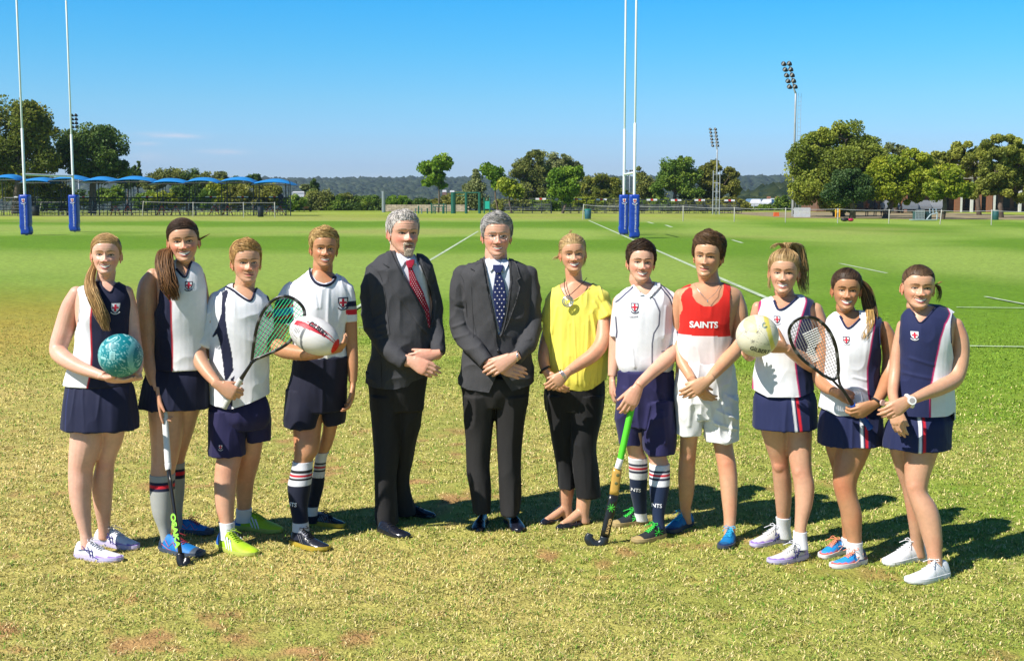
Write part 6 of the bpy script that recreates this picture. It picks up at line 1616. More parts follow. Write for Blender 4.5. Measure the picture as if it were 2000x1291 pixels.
# ---------------------------------------------------------------- 10: girl with the white ball
p = Person('person with high blonde ponytail in white and navy netball dress holding white ball', [((1541,1056),(1467,1069)), ((1574,1088),(1500,1101))], MEDT)
L0 = p.leg(0, [(815,1482,1540),(850,1488,1540),(880,1498,1540),(905,1506,1542),(940,1510,1546),(980,1514,1546),(1010,1517,1543),(1030,1519,1542),(1050,1519,1545)])
L1 = p.leg(1, [(815,1528,1588),(850,1534,1586),(885,1539,1585),(920,1545,1586),(950,1551,1591),(985,1553,1587),(1020,1552,1577),(1045,1551,1574),(1070,1550,1577)], hip=.0)
p.knee(0, 1523, 908); p.knee(1, 1563, 922)
p.arm([(1480,600,.02,11),(1473,640,.01,12.5),(1468,680,-.04,12.5),(1464,695,-.12,11),(1456,688,-.19,9)])
p.arm([(1592,606,0,15),(1600,640,0,18),(1602,680,0,17.5),(1598,712,-.04,17),(1580,708,-.11,16),(1556,694,-.19,13),(1535,680,-.26,9.5)])
p.hand(1536, 681, -.262, (-.86,-.3,.20), (-.5,.55,.3), -1, curl=(.18,.3,.2), thumb=(.9,.2,.2), scale=.95, spread=1.2)
p.hand(1457, 690, -.19, (-.35,-.15,.85), (1,-.3,0), 1, curl=(.25,.35,.2), thumb=(.5,.2,.2), scale=.9)
T = [(576,1512,1566,.01,.11),(581,1500,1578,.01,.13),(588,1484,1590,.01,.16),(600,1478,1596,.005,.19),(625,1478,1596,0,.22),(655,1480,1594,0,.235),(690,1478,1588,0,.215),(725,1473,1588,0,.21),(760,1469,1591,0,.23),(780,1468,1592,0,.24)]
p.chest(T, 5)
p.head((1528,575), (1532,486), yaw=-15, roll=1, pitch=-2, dy=-.01, hairh=.014, wx=.97, nose=.9, neck=(1540,596), neck_r=.049, nb=.058, sex='f', smile=.95, brow=(.16,.09,.04), jaw=.95, blush=.3, lips=(.52,.18,.16))
p.make_body()
hc = [(.17,.095,.035),(.56,.38,.17)]
Lk = make_hair('f', hc, (.006,.014), 19, .95, 520, tie=(.010,.045,.235)); p.hair(Lk)
Lk = Locks(); tail(Lk, [p.hpt(.010,.035,.235), p.P(1541,475,.06), p.P(1556,482,.09), p.P(1562,510,.10), p.P(1567,545,.10), p.P(1575,585,.08)], [.010,.026,.036,.034,.010], 170, hc, 8, .0026, wave=.010)
tail(Lk, [p.hpt(0,.03,.232), p.P(1524,476,.02), p.P(1513,480,.02), p.P(1507,489,.02)], [.004,.012,.013,.010,.006], 40, hc, 12, .0014, wave=.006); tail(Lk, [p.hpt(-.066,.01,.14), p.P(1502,552,.0), p.P(1504,575,.0)], [.004,.006,.006,.006,.004], 14, hc, 2, .0014, wave=.006)
p.hair(Lk, 'ponytail')
bl = [(1496,575),(1494,585),(1485,614),(1478,650),(1477,700),(1475,785)]; br = [(1580,575),(1578,590),(1563,624),(1550,667),(1553,717),(1561,776),(1562,785)]
def mk_pt(bl, br, cl, cr, cm=None):
    def pt(uv, V, N, c):
        l = np.interp(uv[:,1], [q[1] for q in bl], [q[0] for q in bl]); r = np.interp(uv[:,1], [q[1] for q in br], [q[0] for q in br])
        a = np.clip((l-uv[:,0])/1.4+.5, 0, 1)[:, None]; b = np.clip((uv[:,0]-r)/1.4+.5, 0, 1)[:, None]
        c = c*(1-a)+np.array(cl)*a; return c*(1-b)+np.array(cr)*b
    return pt
o, bv = p.garment('netball_top', [loft(T, p.Y)], WH, fold=.003, fs=(10,8,5), seed=21, paint=[mk_pt(bl, br, NVB, NVB), ('stroke', bl, PINKP, 1.3), ('stroke', br, PINKP, 1.5)],
    cuts=[[(1510,565),(1513,580),(1521,606),(1540,596),(1562,580),(1568,565)], [(1460,592),(1480,588),(1484,600),(1482,625),(1474,650),(1460,650)], [(1612,590),(1594,592),(1585,600),(1583,620),(1586,645),(1592,665),(1612,665)], [(1460,760),(1471,762),(1498,775),(1562,774),(1588,767),(1600,764),(1600,800),(1460,800)]])
p.band(bv, [(1512,578),(1515,592),(1521,607),(1540,598),(1562,582)], .0060, 'collar_trim', NVB, o, .001)
p.band(bv, [(1594,592),(1585,602),(1583,620),(1586,645)], .003, 'armhole_trim', NVB, o, .0)
p.crest(bv, 1517, 624, 14, o)
def skirt(p, R, sx, seed=1, col=NVB):
    o, bv = p.garment('skirt', [loft(R, p.Y)], col, fold=.005, fs=(14,10,2), seed=seed, paint=[('stroke', sx[0], WH, 2.7), ('stroke', sx[1], RED*1.1, 2.7)]); return o
skirt(p, [(756,1480,1583,0,.13),(776,1471,1592,0,.21),(800,1469,1595,0,.25),(834,1468,1596,0,.29)], ([(1546,765),(1548,800),(1551,840)], [(1554,765),(1557,800),(1561,840)]))
for k, R, y0, y1 in ((0, L0, 1010, 1050), (1, L1, 1036, 1070)): p.sock(k, R, y0, y1, (.72,.72,.74), (), 2.0)
for k in (0, 1):
    p._ksign = 1 if k else -1
    sh = p.shoe(k, upper=(.62,.60,.56), sole=(.52,.47,.68), accent=(.24,.14,.46), lace=(.7,.7,.72), heel=(.40,.34,.55), stripes='base', w=.95)
    for sd_ in (-1, 1): p.shoe_stripe(sh, [[(.20,.7),(.34,.4),(.52,.2)],[(.14,.4),(.30,.55),(.44,.62)],[(.32,.8),(.38,.15)],[(.40,.75),(.46,.12)]], (.02,.02,.14), sd_, .0024)

# ---------------------------------------------------------------- 12: rightmost girl (stands nearest)
p = Person('person in navy netball dress with big white watch and white shoes, rightmost of the row', [((1808,1089),(1728,1105)), ((1849,1124),(1770,1139))], MEDT)
L0 = p.leg(0, [(840,1729,1776),(880,1738,1776),(920,1750,1777),(955,1762,1783),(985,1768,1793),(1020,1774,1802),(1050,1778,1804),(1070,1780,1805),(1088,1780,1808)], hip=.05)
L1 = p.leg(1, [(845,1766,1842),(880,1767,1832),(915,1767,1820),(940,1768,1813),(960,1771,1812),(985,1779,1828),(1010,1788,1836),(1050,1801,1840),(1085,1811,1840),(1112,1812,1843)], hip=-.02)
p.knee(1, 1789, 950)
p.arm([(1763,636,.03,11),(1753,680,.03,11),(1748,730,.0,11.5),(1744,765,-.06,10.5),(1748,790,-.13,9)])
p.arm([(1866,636,0,15),(1874,665,0,18),(1874,700,-.01,18.5),(1864,738,-.05,17.5),(1838,756,-.12,15.5),(1805,770,-.19,12),(1780,781,-.235,9.3)])
p.hand(1748, 792, -.14, (.12,-.2,-.95), (.6,.8,.0), 1, curl=(.3,.4,.3), thumb=(.3,.2,.1), scale=.95)
p.hand(1777, 782, -.24, (-.78,-.12,-.45), (-.1,.95,-.1), -1, curl=(.3,.55,.35), thumb=(.3,.2,.1), scale=.97)
T = [(596,1784,1834,.01,.11),(602,1774,1850,.01,.13),(609,1766,1862,.01,.16),(622,1760,1870,.005,.19),(645,1756,1868,0,.22),(680,1757,1864,0,.235),(720,1756,1860,0,.215),(760,1750,1863,0,.22),(795,1741,1864,0,.24),(818,1738,1864,0,.25)]
p.chest(T, 5)
p.head((1797,604), (1796,517), yaw=-6, roll=2, pitch=-2, dy=-.01, hairh=.011, wx=1.05, nose=.95, mouth=1.1, neck=(1806,622), neck_r=.050, nb=.060, sex='f', smile=.95, brow=(.14,.07,.035), jaw=1.0, blush=.5, lips=(.50,.15,.16), iris=(.15,.17,.15))
p.make_body()
hc = [(.05,.027,.014),(.17,.10,.05)]
p.hair(make_hair('f', hc, (.004,.009), 23, 1.0, 500, tie=(.045,.085,.12)))
Lk = Locks(); tail(Lk, [p.hpt(.045,.070,.115), p.P(1830,558,.08), p.P(1834,575,.08), p.P(1831,598,.06)], [.006,.014,.013,.010,.004], 40, hc, 31, .0016, wave=.007); tail(Lk, [p.hpt(.062,.05,.11), p.P(1836,552,.05), p.P(1840,548,.05)], [.002,.008,.008,.008,.006], 12, [(.25,.12,.04),(.5,.3,.1)], 3, .0012)
p.hair(Lk, 'ponytail')
bl = [(1776,590),(1775,605),(1764,624),(1756,648),(1752,700),(1742,825)]; br = [(1862,590),(1861,614),(1845,633),(1834,661),(1823,717),(1814,763),(1812,825)]
o, bv = p.garment('netball_top', [loft(T, p.Y)], NVB, fold=.0035, fs=(9,8,6), seed=25, paint=[mk_pt(bl, br, WH, WH), ('stroke', bl, PINKP, 1.4), ('stroke', br, PINKP, 1.5)], ridge=[([(1780,700),(1820,712)],3,.004),([(1770,730),(1815,738)],3,.004)],
    cuts=[[(1784,585),(1787,604),(1796,632),(1814,616),(1832,600),(1836,585)], [(1740,612),(1762,610),(1766,622),(1762,645),(1752,672),(1740,672)], [(1890,610),(1869,614),(1860,625),(1856,645),(1858,670),(1868,700),(1890,700)], [(1730,812),(1812,813),(1850,812),(1868,806),(1868,840),(1730,840)]])
p.band(bv, [(1786,602),(1790,616),(1796,633),(1814,618),(1832,602)], .0040, 'collar_trim', NVB*.8, o, .001)
p.band(bv, [(1869,614),(1860,625),(1856,645),(1858,670)], .003, 'armhole_trim', NVB, o, .0)
p.crest(bv, 1787, 655, 15, o, dark=(.7,.7,.72), bg=(.8,.8,.82))
skirt(p, [(798,1746,1852,0,.13),(818,1736,1861,0,.225),(840,1729,1858,0,.26),(873,1725,1855,0,.29)], ([(1795,805),(1793,840),(1790,880)], [(1803,805),(1801,840),(1798,880)]), 4)
a = p.P(1776, 783, -.24); mb = MB(); axw = Vector((-.78,-.1,-.38)).normalized(); u_ = axw.cross(Vector((0,1,0))).normalized(); v_ = axw.cross(u_)
mb.tube([a+u_*.031*math.cos(t)+v_*.029*math.sin(t) for t in np.linspace(0, 6.28, 17)], .009, 8, (.7,.7,.68)); fc = a - Vector((0,.034,-.006)); V_, F_ = tube([fc, fc-Vector((0,.009,-.003))], .021, 18); mb.add(V_, F_, (.72,.72,.70)); V_, F_ = tube([fc-Vector((0,.0085,-.003)), fc-Vector((0,.0105,-.0035))], .0135, 18); mb.add(V_, F_, (.35,.32,.30))
mb.build('wristwatch', HARD, p.root)
for k in (0, 1):
    p._ksign = 1 if k else -1; sh = p.shoe(k, upper=(.78,.78,.79), sole=(.76,.76,.77), lace=(.78,.78,.80), w=1.0)
    p.shoe_stripe(sh, [[(.02,.02),(.06,.02),(.10,.02)]], (.45,.25,.08), -1, .004)

# ---------------------------------------------------------------- 11: girl with the blue-gripped racket
p = Person('person with dark ponytail in white and navy netball dress holding a blue-gripped racket', [((1652,1078),(1603,1092)), ((1689,1098),(1622,1110))], (.47,.235,.12))
L1 = p.leg(1, [(825,1628,1700),(845,1630,1706),(870,1634,1702),(900,1630,1690),(925,1627,1678),(945,1627,1673),(965,1631,1674),(1000,1641,1683),(1030,1647,1683),(1050,1653,1683),(1070,1655,1683),(1088,1655,1686)], hip=.0)
L0 = p.leg(0, [(845,1606,1650),(880,1614,1655),(920,1626,1660),(960,1634,1662),(1000,1641,1664),(1040,1645,1664),(1066,1645,1667)], hip=.04)
p.knee(0, 1647, 948, .036, .03)
p.arm([(1726,640,0,13),(1736,665,0,16),(1740,700,0,16.5),(1735,738,-.05,15.5),(1724,764,-.13,12.5),(1712,785,-.2,9.2)])
p.arm([(1618,640,.05,11),(1606,690,.05,13),(1600,735,.02,13.5),(1612,755,-.05,12),(1630,765,-.12,9.5)])
p.hand(1709, 789, -.205, (-.80,-.1,-.42), (-.35,.85,.1), -1, curls=[(.5,.8,.5),(.5,.85,.5),(.55,.9,.5),(.6,.9,.5)], thumb=(.2,.4,.3), scale=.98)
p.hand(1631, 766, -.12, (.85,-.1,-.30), (.1,.9,-.3), 1, curls=[(.9,1.2,.8),(1.0,1.2,.8),(1.0,1.2,.8),(1.0,1.2,.8)], thumb=(.1,.5,.5), scale=.92)
T = [(606,1640,1686,.01,.11),(611,1630,1700,.01,.13),(618,1618,1716,.01,.16),(630,1613,1728,.005,.19),(650,1614,1726,0,.22),(680,1614,1722,0,.235),(720,1610,1719,0,.215),(760,1604,1722,0,.22),(795,1599,1726,0,.24),(815,1598,1727,0,.25)]
p.chest(T, 5)
p.head((1653,607), (1656,524), yaw=-10, roll=2, pitch=-2, dy=-.01, hairh=.011, wx=.97, nose=.95, mouth=1.15, neck=(1661,628), neck_r=.049, nb=.058, sex='f', smile=1.0, brow=(.03,.018,.01), jaw=.95, blush=.3, lips=(.45,.13,.12))
p.make_body()
hc = [(.025,.013,.008),(.10,.055,.028)]
Lk = make_hair('f', hc, (.005,.011), 27, .95, 520, tie=(.035,.08,.19)); p.hair(Lk)
Lk = Locks(); tail(Lk, [p.hpt(.035,.075,.19), p.P(1688,560,.06), p.P(1697,590,.04), p.P(1702,620,-.02), p.P(1694,648,-.08), p.P(1686,668,-.11)], [.014,.032,.034,.036,.008], 150, [(.05,.025,.012),(.30,.17,.06)], 33, .0027, wave=.010)
tail(Lk, [p.P(1698,605,-.03), p.P(1697,630,-.07), p.P(1690,652,-.10), p.P(1684,668,-.12)], [.022,.026,.026,.02,.006], 70, [(.30,.17,.05),(.66,.42,.14)], 37, .0022, wave=.010)
p.hair(Lk, 'ponytail')
bl = [(1624,600),(1622,615),(1614,640),(1600,700),(1592,800)]; br = [(1714,600),(1713,617),(1700,667),(1693,717),(1694,760),(1697,785),(1702,825)]
o, bv = p.garment('netball_top', [loft(T, p.Y)], WH, fold=.003, fs=(10,8,6), seed=29, paint=[mk_pt(bl, br, NVB, NVB), ('stroke', bl, PINKP, 1.3), ('stroke', br, PINKP, 1.6)], ridge=[([(1665,735),(1690,742)],2.5,.004),([(1660,755),(1692,762)],2.5,.004)],
    cuts=[[(1640,595),(1643,612),(1655,642),(1668,632),(1681,622),(1684,595)], [(1740,622),(1731,624),(1722,635),(1720,655),(1721,675),(1727,700),(1745,700)], [(1590,788),(1600,796),(1634,811),(1668,810),(1700,800),(1726,780),(1740,780),(1740,840),(1590,840)]])
p.band(bv, [(1642,610),(1647,626),(1655,643),(1668,634),(1681,623)], .0055, 'collar_trim', NVB, o, .001)
p.band(bv, [(1731,624),(1722,636),(1720,655),(1721,675)], .003, 'armhole_trim', NVB, o, .0)
p.crest(bv, 1652, 664, 14, o)
skirt(p, [(780,1610,1714,0,.13),(803,1601,1721,0,.22),(830,1598,1724,0,.26),(866,1598,1729,0,.29)], ([(1680,800),(1679,840),(1679,880)], [(1688,800),(1688,840),(1688,880)]), 6)
for k, R, y0, y1 in ((0, L0, 1046, 1066), (1, L1, 1056, 1088)): p.sock(k, R, y0, y1, (.74,.74,.76), (), 1.8)
a = p.P(1713, 785, -.2); mb = MB(); axw = Vector((-.6,-.2,-.7)).normalized(); u_ = axw.cross(Vector((0,1,0))).normalized(); v_ = axw.cross(u_)
mb.tube([a+u_*.029*math.cos(t)+v_*.027*math.sin(t) for t in np.linspace(0, 6.28, 17)], .006, 8, (.02,.02,.025)); fc = a - Vector((-.018,.026,0)); V_, F_ = tube([fc, fc+Vector((.004,-.008,.001))], .016, 18); mb.add(V_, F_, (.70,.45,.40))
mb.build('wristwatch', HARD, p.root)
for k in (0, 1):
    p._ksign = 1 if k else -1
    sh = p.shoe(k, upper=(.02,.28,.70), sole=(.72,.70,.70), accent=(.70,.12,.08), stripes='base', lace=(.85,.28,.16), heel=(.02,.025,.07), tongue=(.02,.025,.08), toe=(.05,.34,.72), w=.95)
    for sd_ in (-1, 1): p.shoe_stripe(sh, [[(.18,.7),(.32,.35),(.48,.2)],[(.14,.35),(.30,.55),(.42,.6)]], (.75,.40,.30), sd_, .0022)
P11Y = p.Y
# ================================================================ THINGS THEY HOLD
def ball(name, c, r, paint, m, n=150, k=90, scale=(1,1,1), rot=None):
    V, Fc = ellipsoid((0,0,0), (1,1,1), n, k); V = np.array(V)
    col, off = paint(V)
    W = V*np.array(scale)*r*(1+off)[:, None]
    if rot is not None: W = W @ np.array(rot).T
    return obj(name, W + np.array(c), Fc, m, None, c, col)
BALLM = mat('ball_skin', attr=True, rough=.42, spec=.4, bump=.12, bscale=500)
# teal ball
Y1 = P_ = None
c1 = P(235.7, 694.5, 6.44-.235)
def teal(V):
    q = V*2.0; n1 = vnoise(q + 2.5*np.stack([vnoise(q, 1.1, 3), vnoise(q, 1.1, 5), vnoise(q, 1.1, 7)], 1), 1.15, 1)
    n2 = vnoise(q, 2.6, 11); c = np.tile(np.array([.005,.20,.235]), (len(V), 1)); pale = np.array([.32,.62,.62])
    c[np.abs(n1-.5) < .018] = pale; c[np.abs(n1-.32) < .013] = pale; c[np.abs(n1-.68) < .015] = pale
    lf = (n2 > .83); c[lf] = pale
    a = np.array([.985,-.12,-.05]); a = a/np.linalg.norm(a); d = V@a; k = (d > .66) & (d < .84); c[k] = c[k]*.45 + np.array([.25,.60,.60])*.55
    b = np.array([-.97,-.20,.10]); b = b/np.linalg.norm(b); d = V@b; c[(d > .80) & (d < .93)] = c[(d > .80) & (d < .93)]*.45 + np.array([.25,.60,.60])*.55
    seam = np.minimum(np.abs(V@np.array([.6,-.3,.74])), np.abs(V@np.array([.5,.75,-.43]))); off = -.004*(seam < .012)
    return c, off
tb = ball('netball', c1, .1110, teal, BALLM); tag(tb, 'teal netball with pale swirling vine pattern held by the leftmost person', 'ball')
s_ = Surf(c1.y); bvt = None
V_ = np.array([list(q.co) for q in tb.data.vertices]) + np.array(c1); bvt = bvh(V_, [list(f.vertices) for f in tb.data.polygons])
lb = s_.patch(bvt, [(216,686),(227,686),(227,702),(216,702)], 'size_label', (.30,.60,.60), tb, .0012, 3)
for i in range(5): s_.band(bvt, [(218.5,689+i*2.6),(224.5,689+i*2.6)], .0006, 'label_bar', (.02,.10,.12), lb, .002, n=4)
# white ball
c2 = P(1479, 656, 6.26-.235)
def cream(V):
    c = np.tile(np.array([.70,.66,.50]), (len(V), 1)); c *= (.93+.12*fbm(V, 5, 2, 3))[:, None]
    off = np.zeros(len(V))
    for a, w_ in (((.25,-.35,.90),.010), ((-.78,-.30,-.5),.010), ((.93,-.25,-.3),.010), ((.1,-.62,-.70),.009)):
        a = np.array(a); a = a/np.linalg.norm(a); d = np.abs(V@a - .12); off -= .006*np.exp(-(d/w_)**2); c[d < .008] *= .55
    a = np.array([.95,-.2,.25]); a /= np.linalg.norm(a); d = V@a; c[(d > .50) & (d < .70)] = (.70,.60,.12)
    a = np.array([-.2,-.6,.78]); a /= np.linalg.norm(a); d = V@a; k = (d > .80) & (V[:,0] < -.2); c[k] = c[k]*np.array([1.0,.97,.62])
    return c, off
wb = ball('netball', c2, .1045, cream, BALLM); tag(wb, 'cream white netball with stitched stars and black lettering held before a red vest', 'ball')
V_ = np.array([list(q.co) for q in wb.data.vertices]) + np.array(c2); bvw = bvh(V_, [list(f.vertices) for f in wb.data.polygons]); s_ = Surf(c2.y)
s_.text(bvw, 'GILBERT', 1486, 684, 7.6, (.02,.02,.02), wb, ang=14, bold=.02, off=.0012, arc=-1.5)
for x, y in ((1458.5,649), (1478.5,648), (1470,667)):
    for a in (0, 60, 120): 
        ca, sa = 4.2*math.cos(math.radians(a+20)), 4.2*math.sin(math.radians(a+20)); s_.band(bvw, [(x-ca, y-sa), (x, y), (x+ca, y+sa)], .0007, 'stitch_mark', (.10,.09,.08), wb, .0006, n=4, sub=2)
for r_, col in ((5.2,(.02,.12,.45)), (3.7,(.05,.35,.12)), (2.2,(.6,.4,.05))): s_.band(bvw, [(1494+r_*math.cos(t), 636+r_*math.sin(t)) for t in np.linspace(.3, 5.4, 10)], .0009, 'emblem', col, wb, .0008, n=4, sub=2)
for x in (1490, 1494): s_.band(bvw, [(x, 620), (x+1.5, 629)], .0007, 'small_print', (.10,.10,.10), wb, .0006, n=4, sub=2)
# rugby ball
c3 = P(614, 656, 6.62-.20)
def rug(V):
    c = np.tile(np.array([.72,.70,.68]), (len(V), 1)); x, y, z = V.T
    ang = np.arctan2(z, -y)
    grey = (np.abs(x+.12+.10*np.cos(ang*2)) < .055) & (ang < .9); c[grey] = (.16,.17,.18)
    k = (ang > .35+.10*x) & (ang < .62-.12*x) ; c[k & (x > -.75)] = (.52,.012,.03)
    k = (ang > .72) & (ang < .78) & (x > -.3); c[k] = (.52,.012,.03)
    k = (x > .90); c[k] = (.65,.01,.01)
    k = (x < -.35) & (np.abs((x*14) % 1-.5) < .10) & (ang < .2) & (ang > -1.0); c[k] = (.12,.12,.13)
    off = -.006*(np.abs(np.sin(ang*2)) < .02)
    return c, off
R_ = Matrix.Rotation(math.radians(24), 3, 'Y') @ Matrix.Rotation(math.radians(-14), 3, 'Z')
rb = ball('rugby_ball', c3, 1.0, lambda V: rug(V), BALLM, scale=(.142,.095,.095), rot=R_); tag(rb, 'white rugby ball with red and grey stripes under the arm of the fourth person', 'ball')
V_ = np.array([list(q.co) for q in rb.data.vertices]) + np.array(c3); bvr = bvh(V_, [list(f.vertices) for f in rb.data.polygons]); s_ = Surf(c3.y)
s_.text(bvr, 'GILBERT', 620, 645, 7.8, (.015,.015,.02), rb, ang=36, bold=.03, off=.0015, arc=3)
# sticks
def stick(name, base_y, pts, grip, tape, shaft, hook, cols, label, cat='hockey stick', texts=(), rs=(.017,.0165,.015)):
    Yg = base_y
    g0, g1, Yt = grip; root = empty(name, P(hook[0][0], hook[0][1], Yg), label, cat)
    def pt(x, y):
        t = (y-g0[1])/(hook[-1][1]-g0[1]); t = min(1, max(0, (y-g0[1])/max(1, (max(q[1] for q in hook)-g0[1])))); return P(x, y, Yt+(Yg-Yt)*t)
    A_, B_ = pt(*g0), pt(*g1); mb = MB(); n = 60; ps = [A_.lerp(B_, i/n) for i in range(n+1)]
    mb.tube(ps, [rs[0]*(1+.045*(i % 2)) for i in range(n+1)], 12, cols[0]); mb.build('grip', RUB, root, smooth=True)
    C_ = pt(*tape); MB().tube([B_, B_.lerp(C_, .5), C_], [rs[0]*1.05, rs[0]*1.02, rs[1]*.95], 12, cols[1]).build('grip_tape', RUB, root, smooth=True)
    prev = C_
    for (x, y), col in shaft:
        D_ = pt(x, y); V, Fc = tube([prev.lerp(D_, i/6) for i in range(7)], [rs[1]]*7, 12, True, (.62, 1.35)); MB().add(V, Fc, col).build('shaft', HARD, root, smooth=True); prev = D_
    hp = spline([list(prev)] + [list(pt(*q)) for q in hook], 5)
    rr = np.interp(np.linspace(0, 1, len(hp)), [0, .3, .8, 1], [rs[1], rs[2]*1.25, rs[2]*1.2, rs[2]*.8])
    V, Fc = tube([Vector(q) for q in hp], list(rr), 12, True, (.8, 1.3)); MB().add(V, Fc, cols[2]).build('head', HARD, root, smooth=True)
    for s, a, b, h, col in texts:
        v, f = text2d(s, .05); A2, B2 = pt(*a), pt(*b); d = (B2-A2); Ln = d.length; d.normalize(); sdir = d.cross(Vector((0, 1, 0))).normalized(); wd = v[:, 0].max()
        V = [A2 + d*(u/wd*Ln) + sdir*((w_-.5)*h) - Vector((0, rs[1]*1.22+.004, 0)) for u, w_ in v]; obj('lettering', V, f, mat('letter_'+s, color=col, rough=.5), root, smooth=False)
    return root, pt
st1, _ = stick('hockey_stick', GY(1104), None, ((321,796),(328,905),P2Y-.10), (329,918), [((352,1080),(.010,.010,.012))], [(353,1094),(358,1103),(364,1098),(365,1088)], [(.72,.72,.70),(.74,.74,.72),(.010,.010,.012)],
    'black hockey stick with long white grip standing before the grey socks of the tall girl', texts=[('OSAKA', (339.5,1000), (350,1068), .024, (.28,.75,.03))])
st2, pt2 = stick('hockey_stick', GY(1064), None, ((1238,776),(1212,896),P8Y-.215), (1206,915), [((1199,966),(.55,.33,.07)), ((1181,1048),(.014,.014,.015))], [(1178,1058),(1170,1064),(1158,1062),(1150,1052),(1153,1042)], [(.10,.62,.03),(.75,.75,.75),(.022,.026,.030)],
    'hockey stick with bright green grip and gold shaft held by person in polo shirt', texts=[('GRAYS', (1192,1010), (1184,1040), .014, (.5,.33,.12))], rs=(.018,.019,.017))
mb = MB(); q = pt2(1193, 989)
for a in range(4):
    t = math.pi*a/4 + .3; mb.tube([q+Vector((math.cos(t)*.022, -.028, math.sin(t)*.024)), q+Vector((-math.cos(t)*.022, -.028, -math.sin(t)*.024))], .0018, 5, (.10,.62,.06))
mb.build('star_mark', HARD, st2)
for (x, y) in ((1206,926), (1203,942)):
    mb = MB(); q = pt2(x, y) - Vector((0,.026,0)); mb.ell(q, (.010,.002,.010), 12, 4, (.12,.13,.05)); mb.build('round_mark', HARD, st2, smooth=True)
# rackets
def racket(label, hoop, yoke, shaft, butt, Yh, Yb, colf, colg, strc, mains, crosses, tip, throat, r=.0065, gr=.016, white_mark=None):
    y_top, y_bot = tip[1], butt[1]
    def pt(x, y): return P(x, y, Yh+(Yb-Yh)*(y-y_top)/(y_bot-y_top))
    root = empty('squash_racket', pt(*butt), label, 'racket')
    H_ = spline([list(q) for q in hoop+[hoop[0]]], 6); hp = [pt(*q) for q in H_]
    V, Fc = tube(hp, r, 10, False, (.75, 1.35)); k = len(hp)
    c = [colf if (i//10) % 9 < 7 else tuple(np.array(colf)*.6+.12) for i in range(len(V))]
    MB().add(V, Fc, np.array(c)).build('frame', HARD, root, smooth=True)
    mb = MB()
    for a in yoke: mb.tube([pt(*q) for q in a], r*.95, 8, colf)
    mb.tube([pt(*q) for q in shaft], [.0085, .0085, .0095, .012], 10, colf); mb.build('shaft', HARD, root, smooth=True)
    A_, B_ = pt(*shaft[-1]), pt(*butt); mb = MB(); mb.tube([A_.lerp(B_, i/24) for i in range(25)], [gr*(1+.05*(i % 2)+(.15 if i > 22 else 0)) for i in range(25)], 8, colg); mb.build('grip', RUB, root, smooth=True)
    poly = H_[:, :2]; sb_ = MB(); wm = MB(); T0, T1 = np.array(throat, float), np.array(tip, float); ax_ = T1-T0; Ln = np.hypot(*ax_); ax_ /= Ln; nx_ = np.array([-ax_[1], ax_[0]])
    def clip(o, d, rng):
        t = np.linspace(-rng, rng, 500); g = o + t[:, None]*d; ins = inpoly(g, poly)
        if ins.sum() < 4: return None
        i = np.where(ins)[0]; return g[i[0]], g[i[-1]]
    for j in range(mains):
        o = T0 + ax_*Ln*.55 + nx_*(j-(mains-1)/2)*(.92*2*max(abs((poly-T0-ax_*Ln*.55)@nx_))/mains); s = clip(o, ax_, Ln*1.1)
        if s is not None: sb_.tube([pt(*s[0]), pt(*s[1])], .0018, 4, strc[0])
    for j in range(crosses):
        o = T0 + ax_*Ln*(.10+.88*j/crosses); s = clip(o, nx_, Ln)
        if s is not None: sb_.tube([pt(*s[0]), pt(*s[1])], .0012, 4, strc[1])
    st = sb_.build('strings', HARD, root)
    if white_mark:
        for poly2 in white_mark:
            p2 = np.array(poly2, float)
            for dv, nv in ((ax_, nx_), (nx_, ax_)):
                for q in np.arange(-60, 60, 4.4):
                    o = p2.mean(0) + nv*q; t = np.linspace(-60, 60, 300); g = o+t[:, None]*dv; i = np.where(inpoly(g, p2))[0]
                    if len(i) > 4: a, b = pt(*g[i[0]]), pt(*g[i[-1]]); wm.tube([a-Vector((0,.003,0)), b-Vector((0,.003,0))], .0018, 4, (.8,.8,.8))
        wm.build('string_mark', HARD, st)
    return root
racket('black squash racket with green strings and white grip held across a white shirt', [(492,704),(496,670),(501,642),(509,618),(520,600),(536,585),(556,579),(574,584),(590,598),(595,614),(590,634),(578,654),(560,672),(540,684),(518,694),(503,700)],
    [[(493,705),(489,708)], [(500,702),(491,710)]], [(494,704),(488,714),(480,726),(471,740)], (437,796), P3Y-.30, P3Y-.195, (.012,.012,.014), (.55,.55,.52), ((.03,.70,.28),(.02,.02,.02)), 13, 15, (576,586), (494,703))
racket('black squash racket with white printed strings and blue grip, at the right', [(1608,733),(1590,719),(1568,702),(1552,682),(1543,660),(1542,643),(1552,628),(1570,620),(1590,621),(1606,631),(1620,647),(1631,672),(1636,700),(1637,730),(1627,741)],
    [[(1608,732),(1626,742),(1643,760)], [(1637,728),(1639,745),(1644,760)]], [(1640,752),(1648,764),(1656,776),(1665,790)], (1700,836), P11Y-.30, P11Y-.165, (.012,.012,.014), (.01,.06,.30), ((.30,.30,.32),(.02,.02,.02)), 15, 19, (1570,622), (1625,742),
    white_mark=[[(1566,652),(1596,638),(1606,664),(1590,680),(1600,702),(1588,708),(1574,690),(1580,670)]])
# ================================================================ SMALLER THINGS ACROSS THE FIELD
paint = mat('object_paint', attr=True, rough=.5, noise=.08, nscale=4)
def far(px, py): g = G(px, py); return g
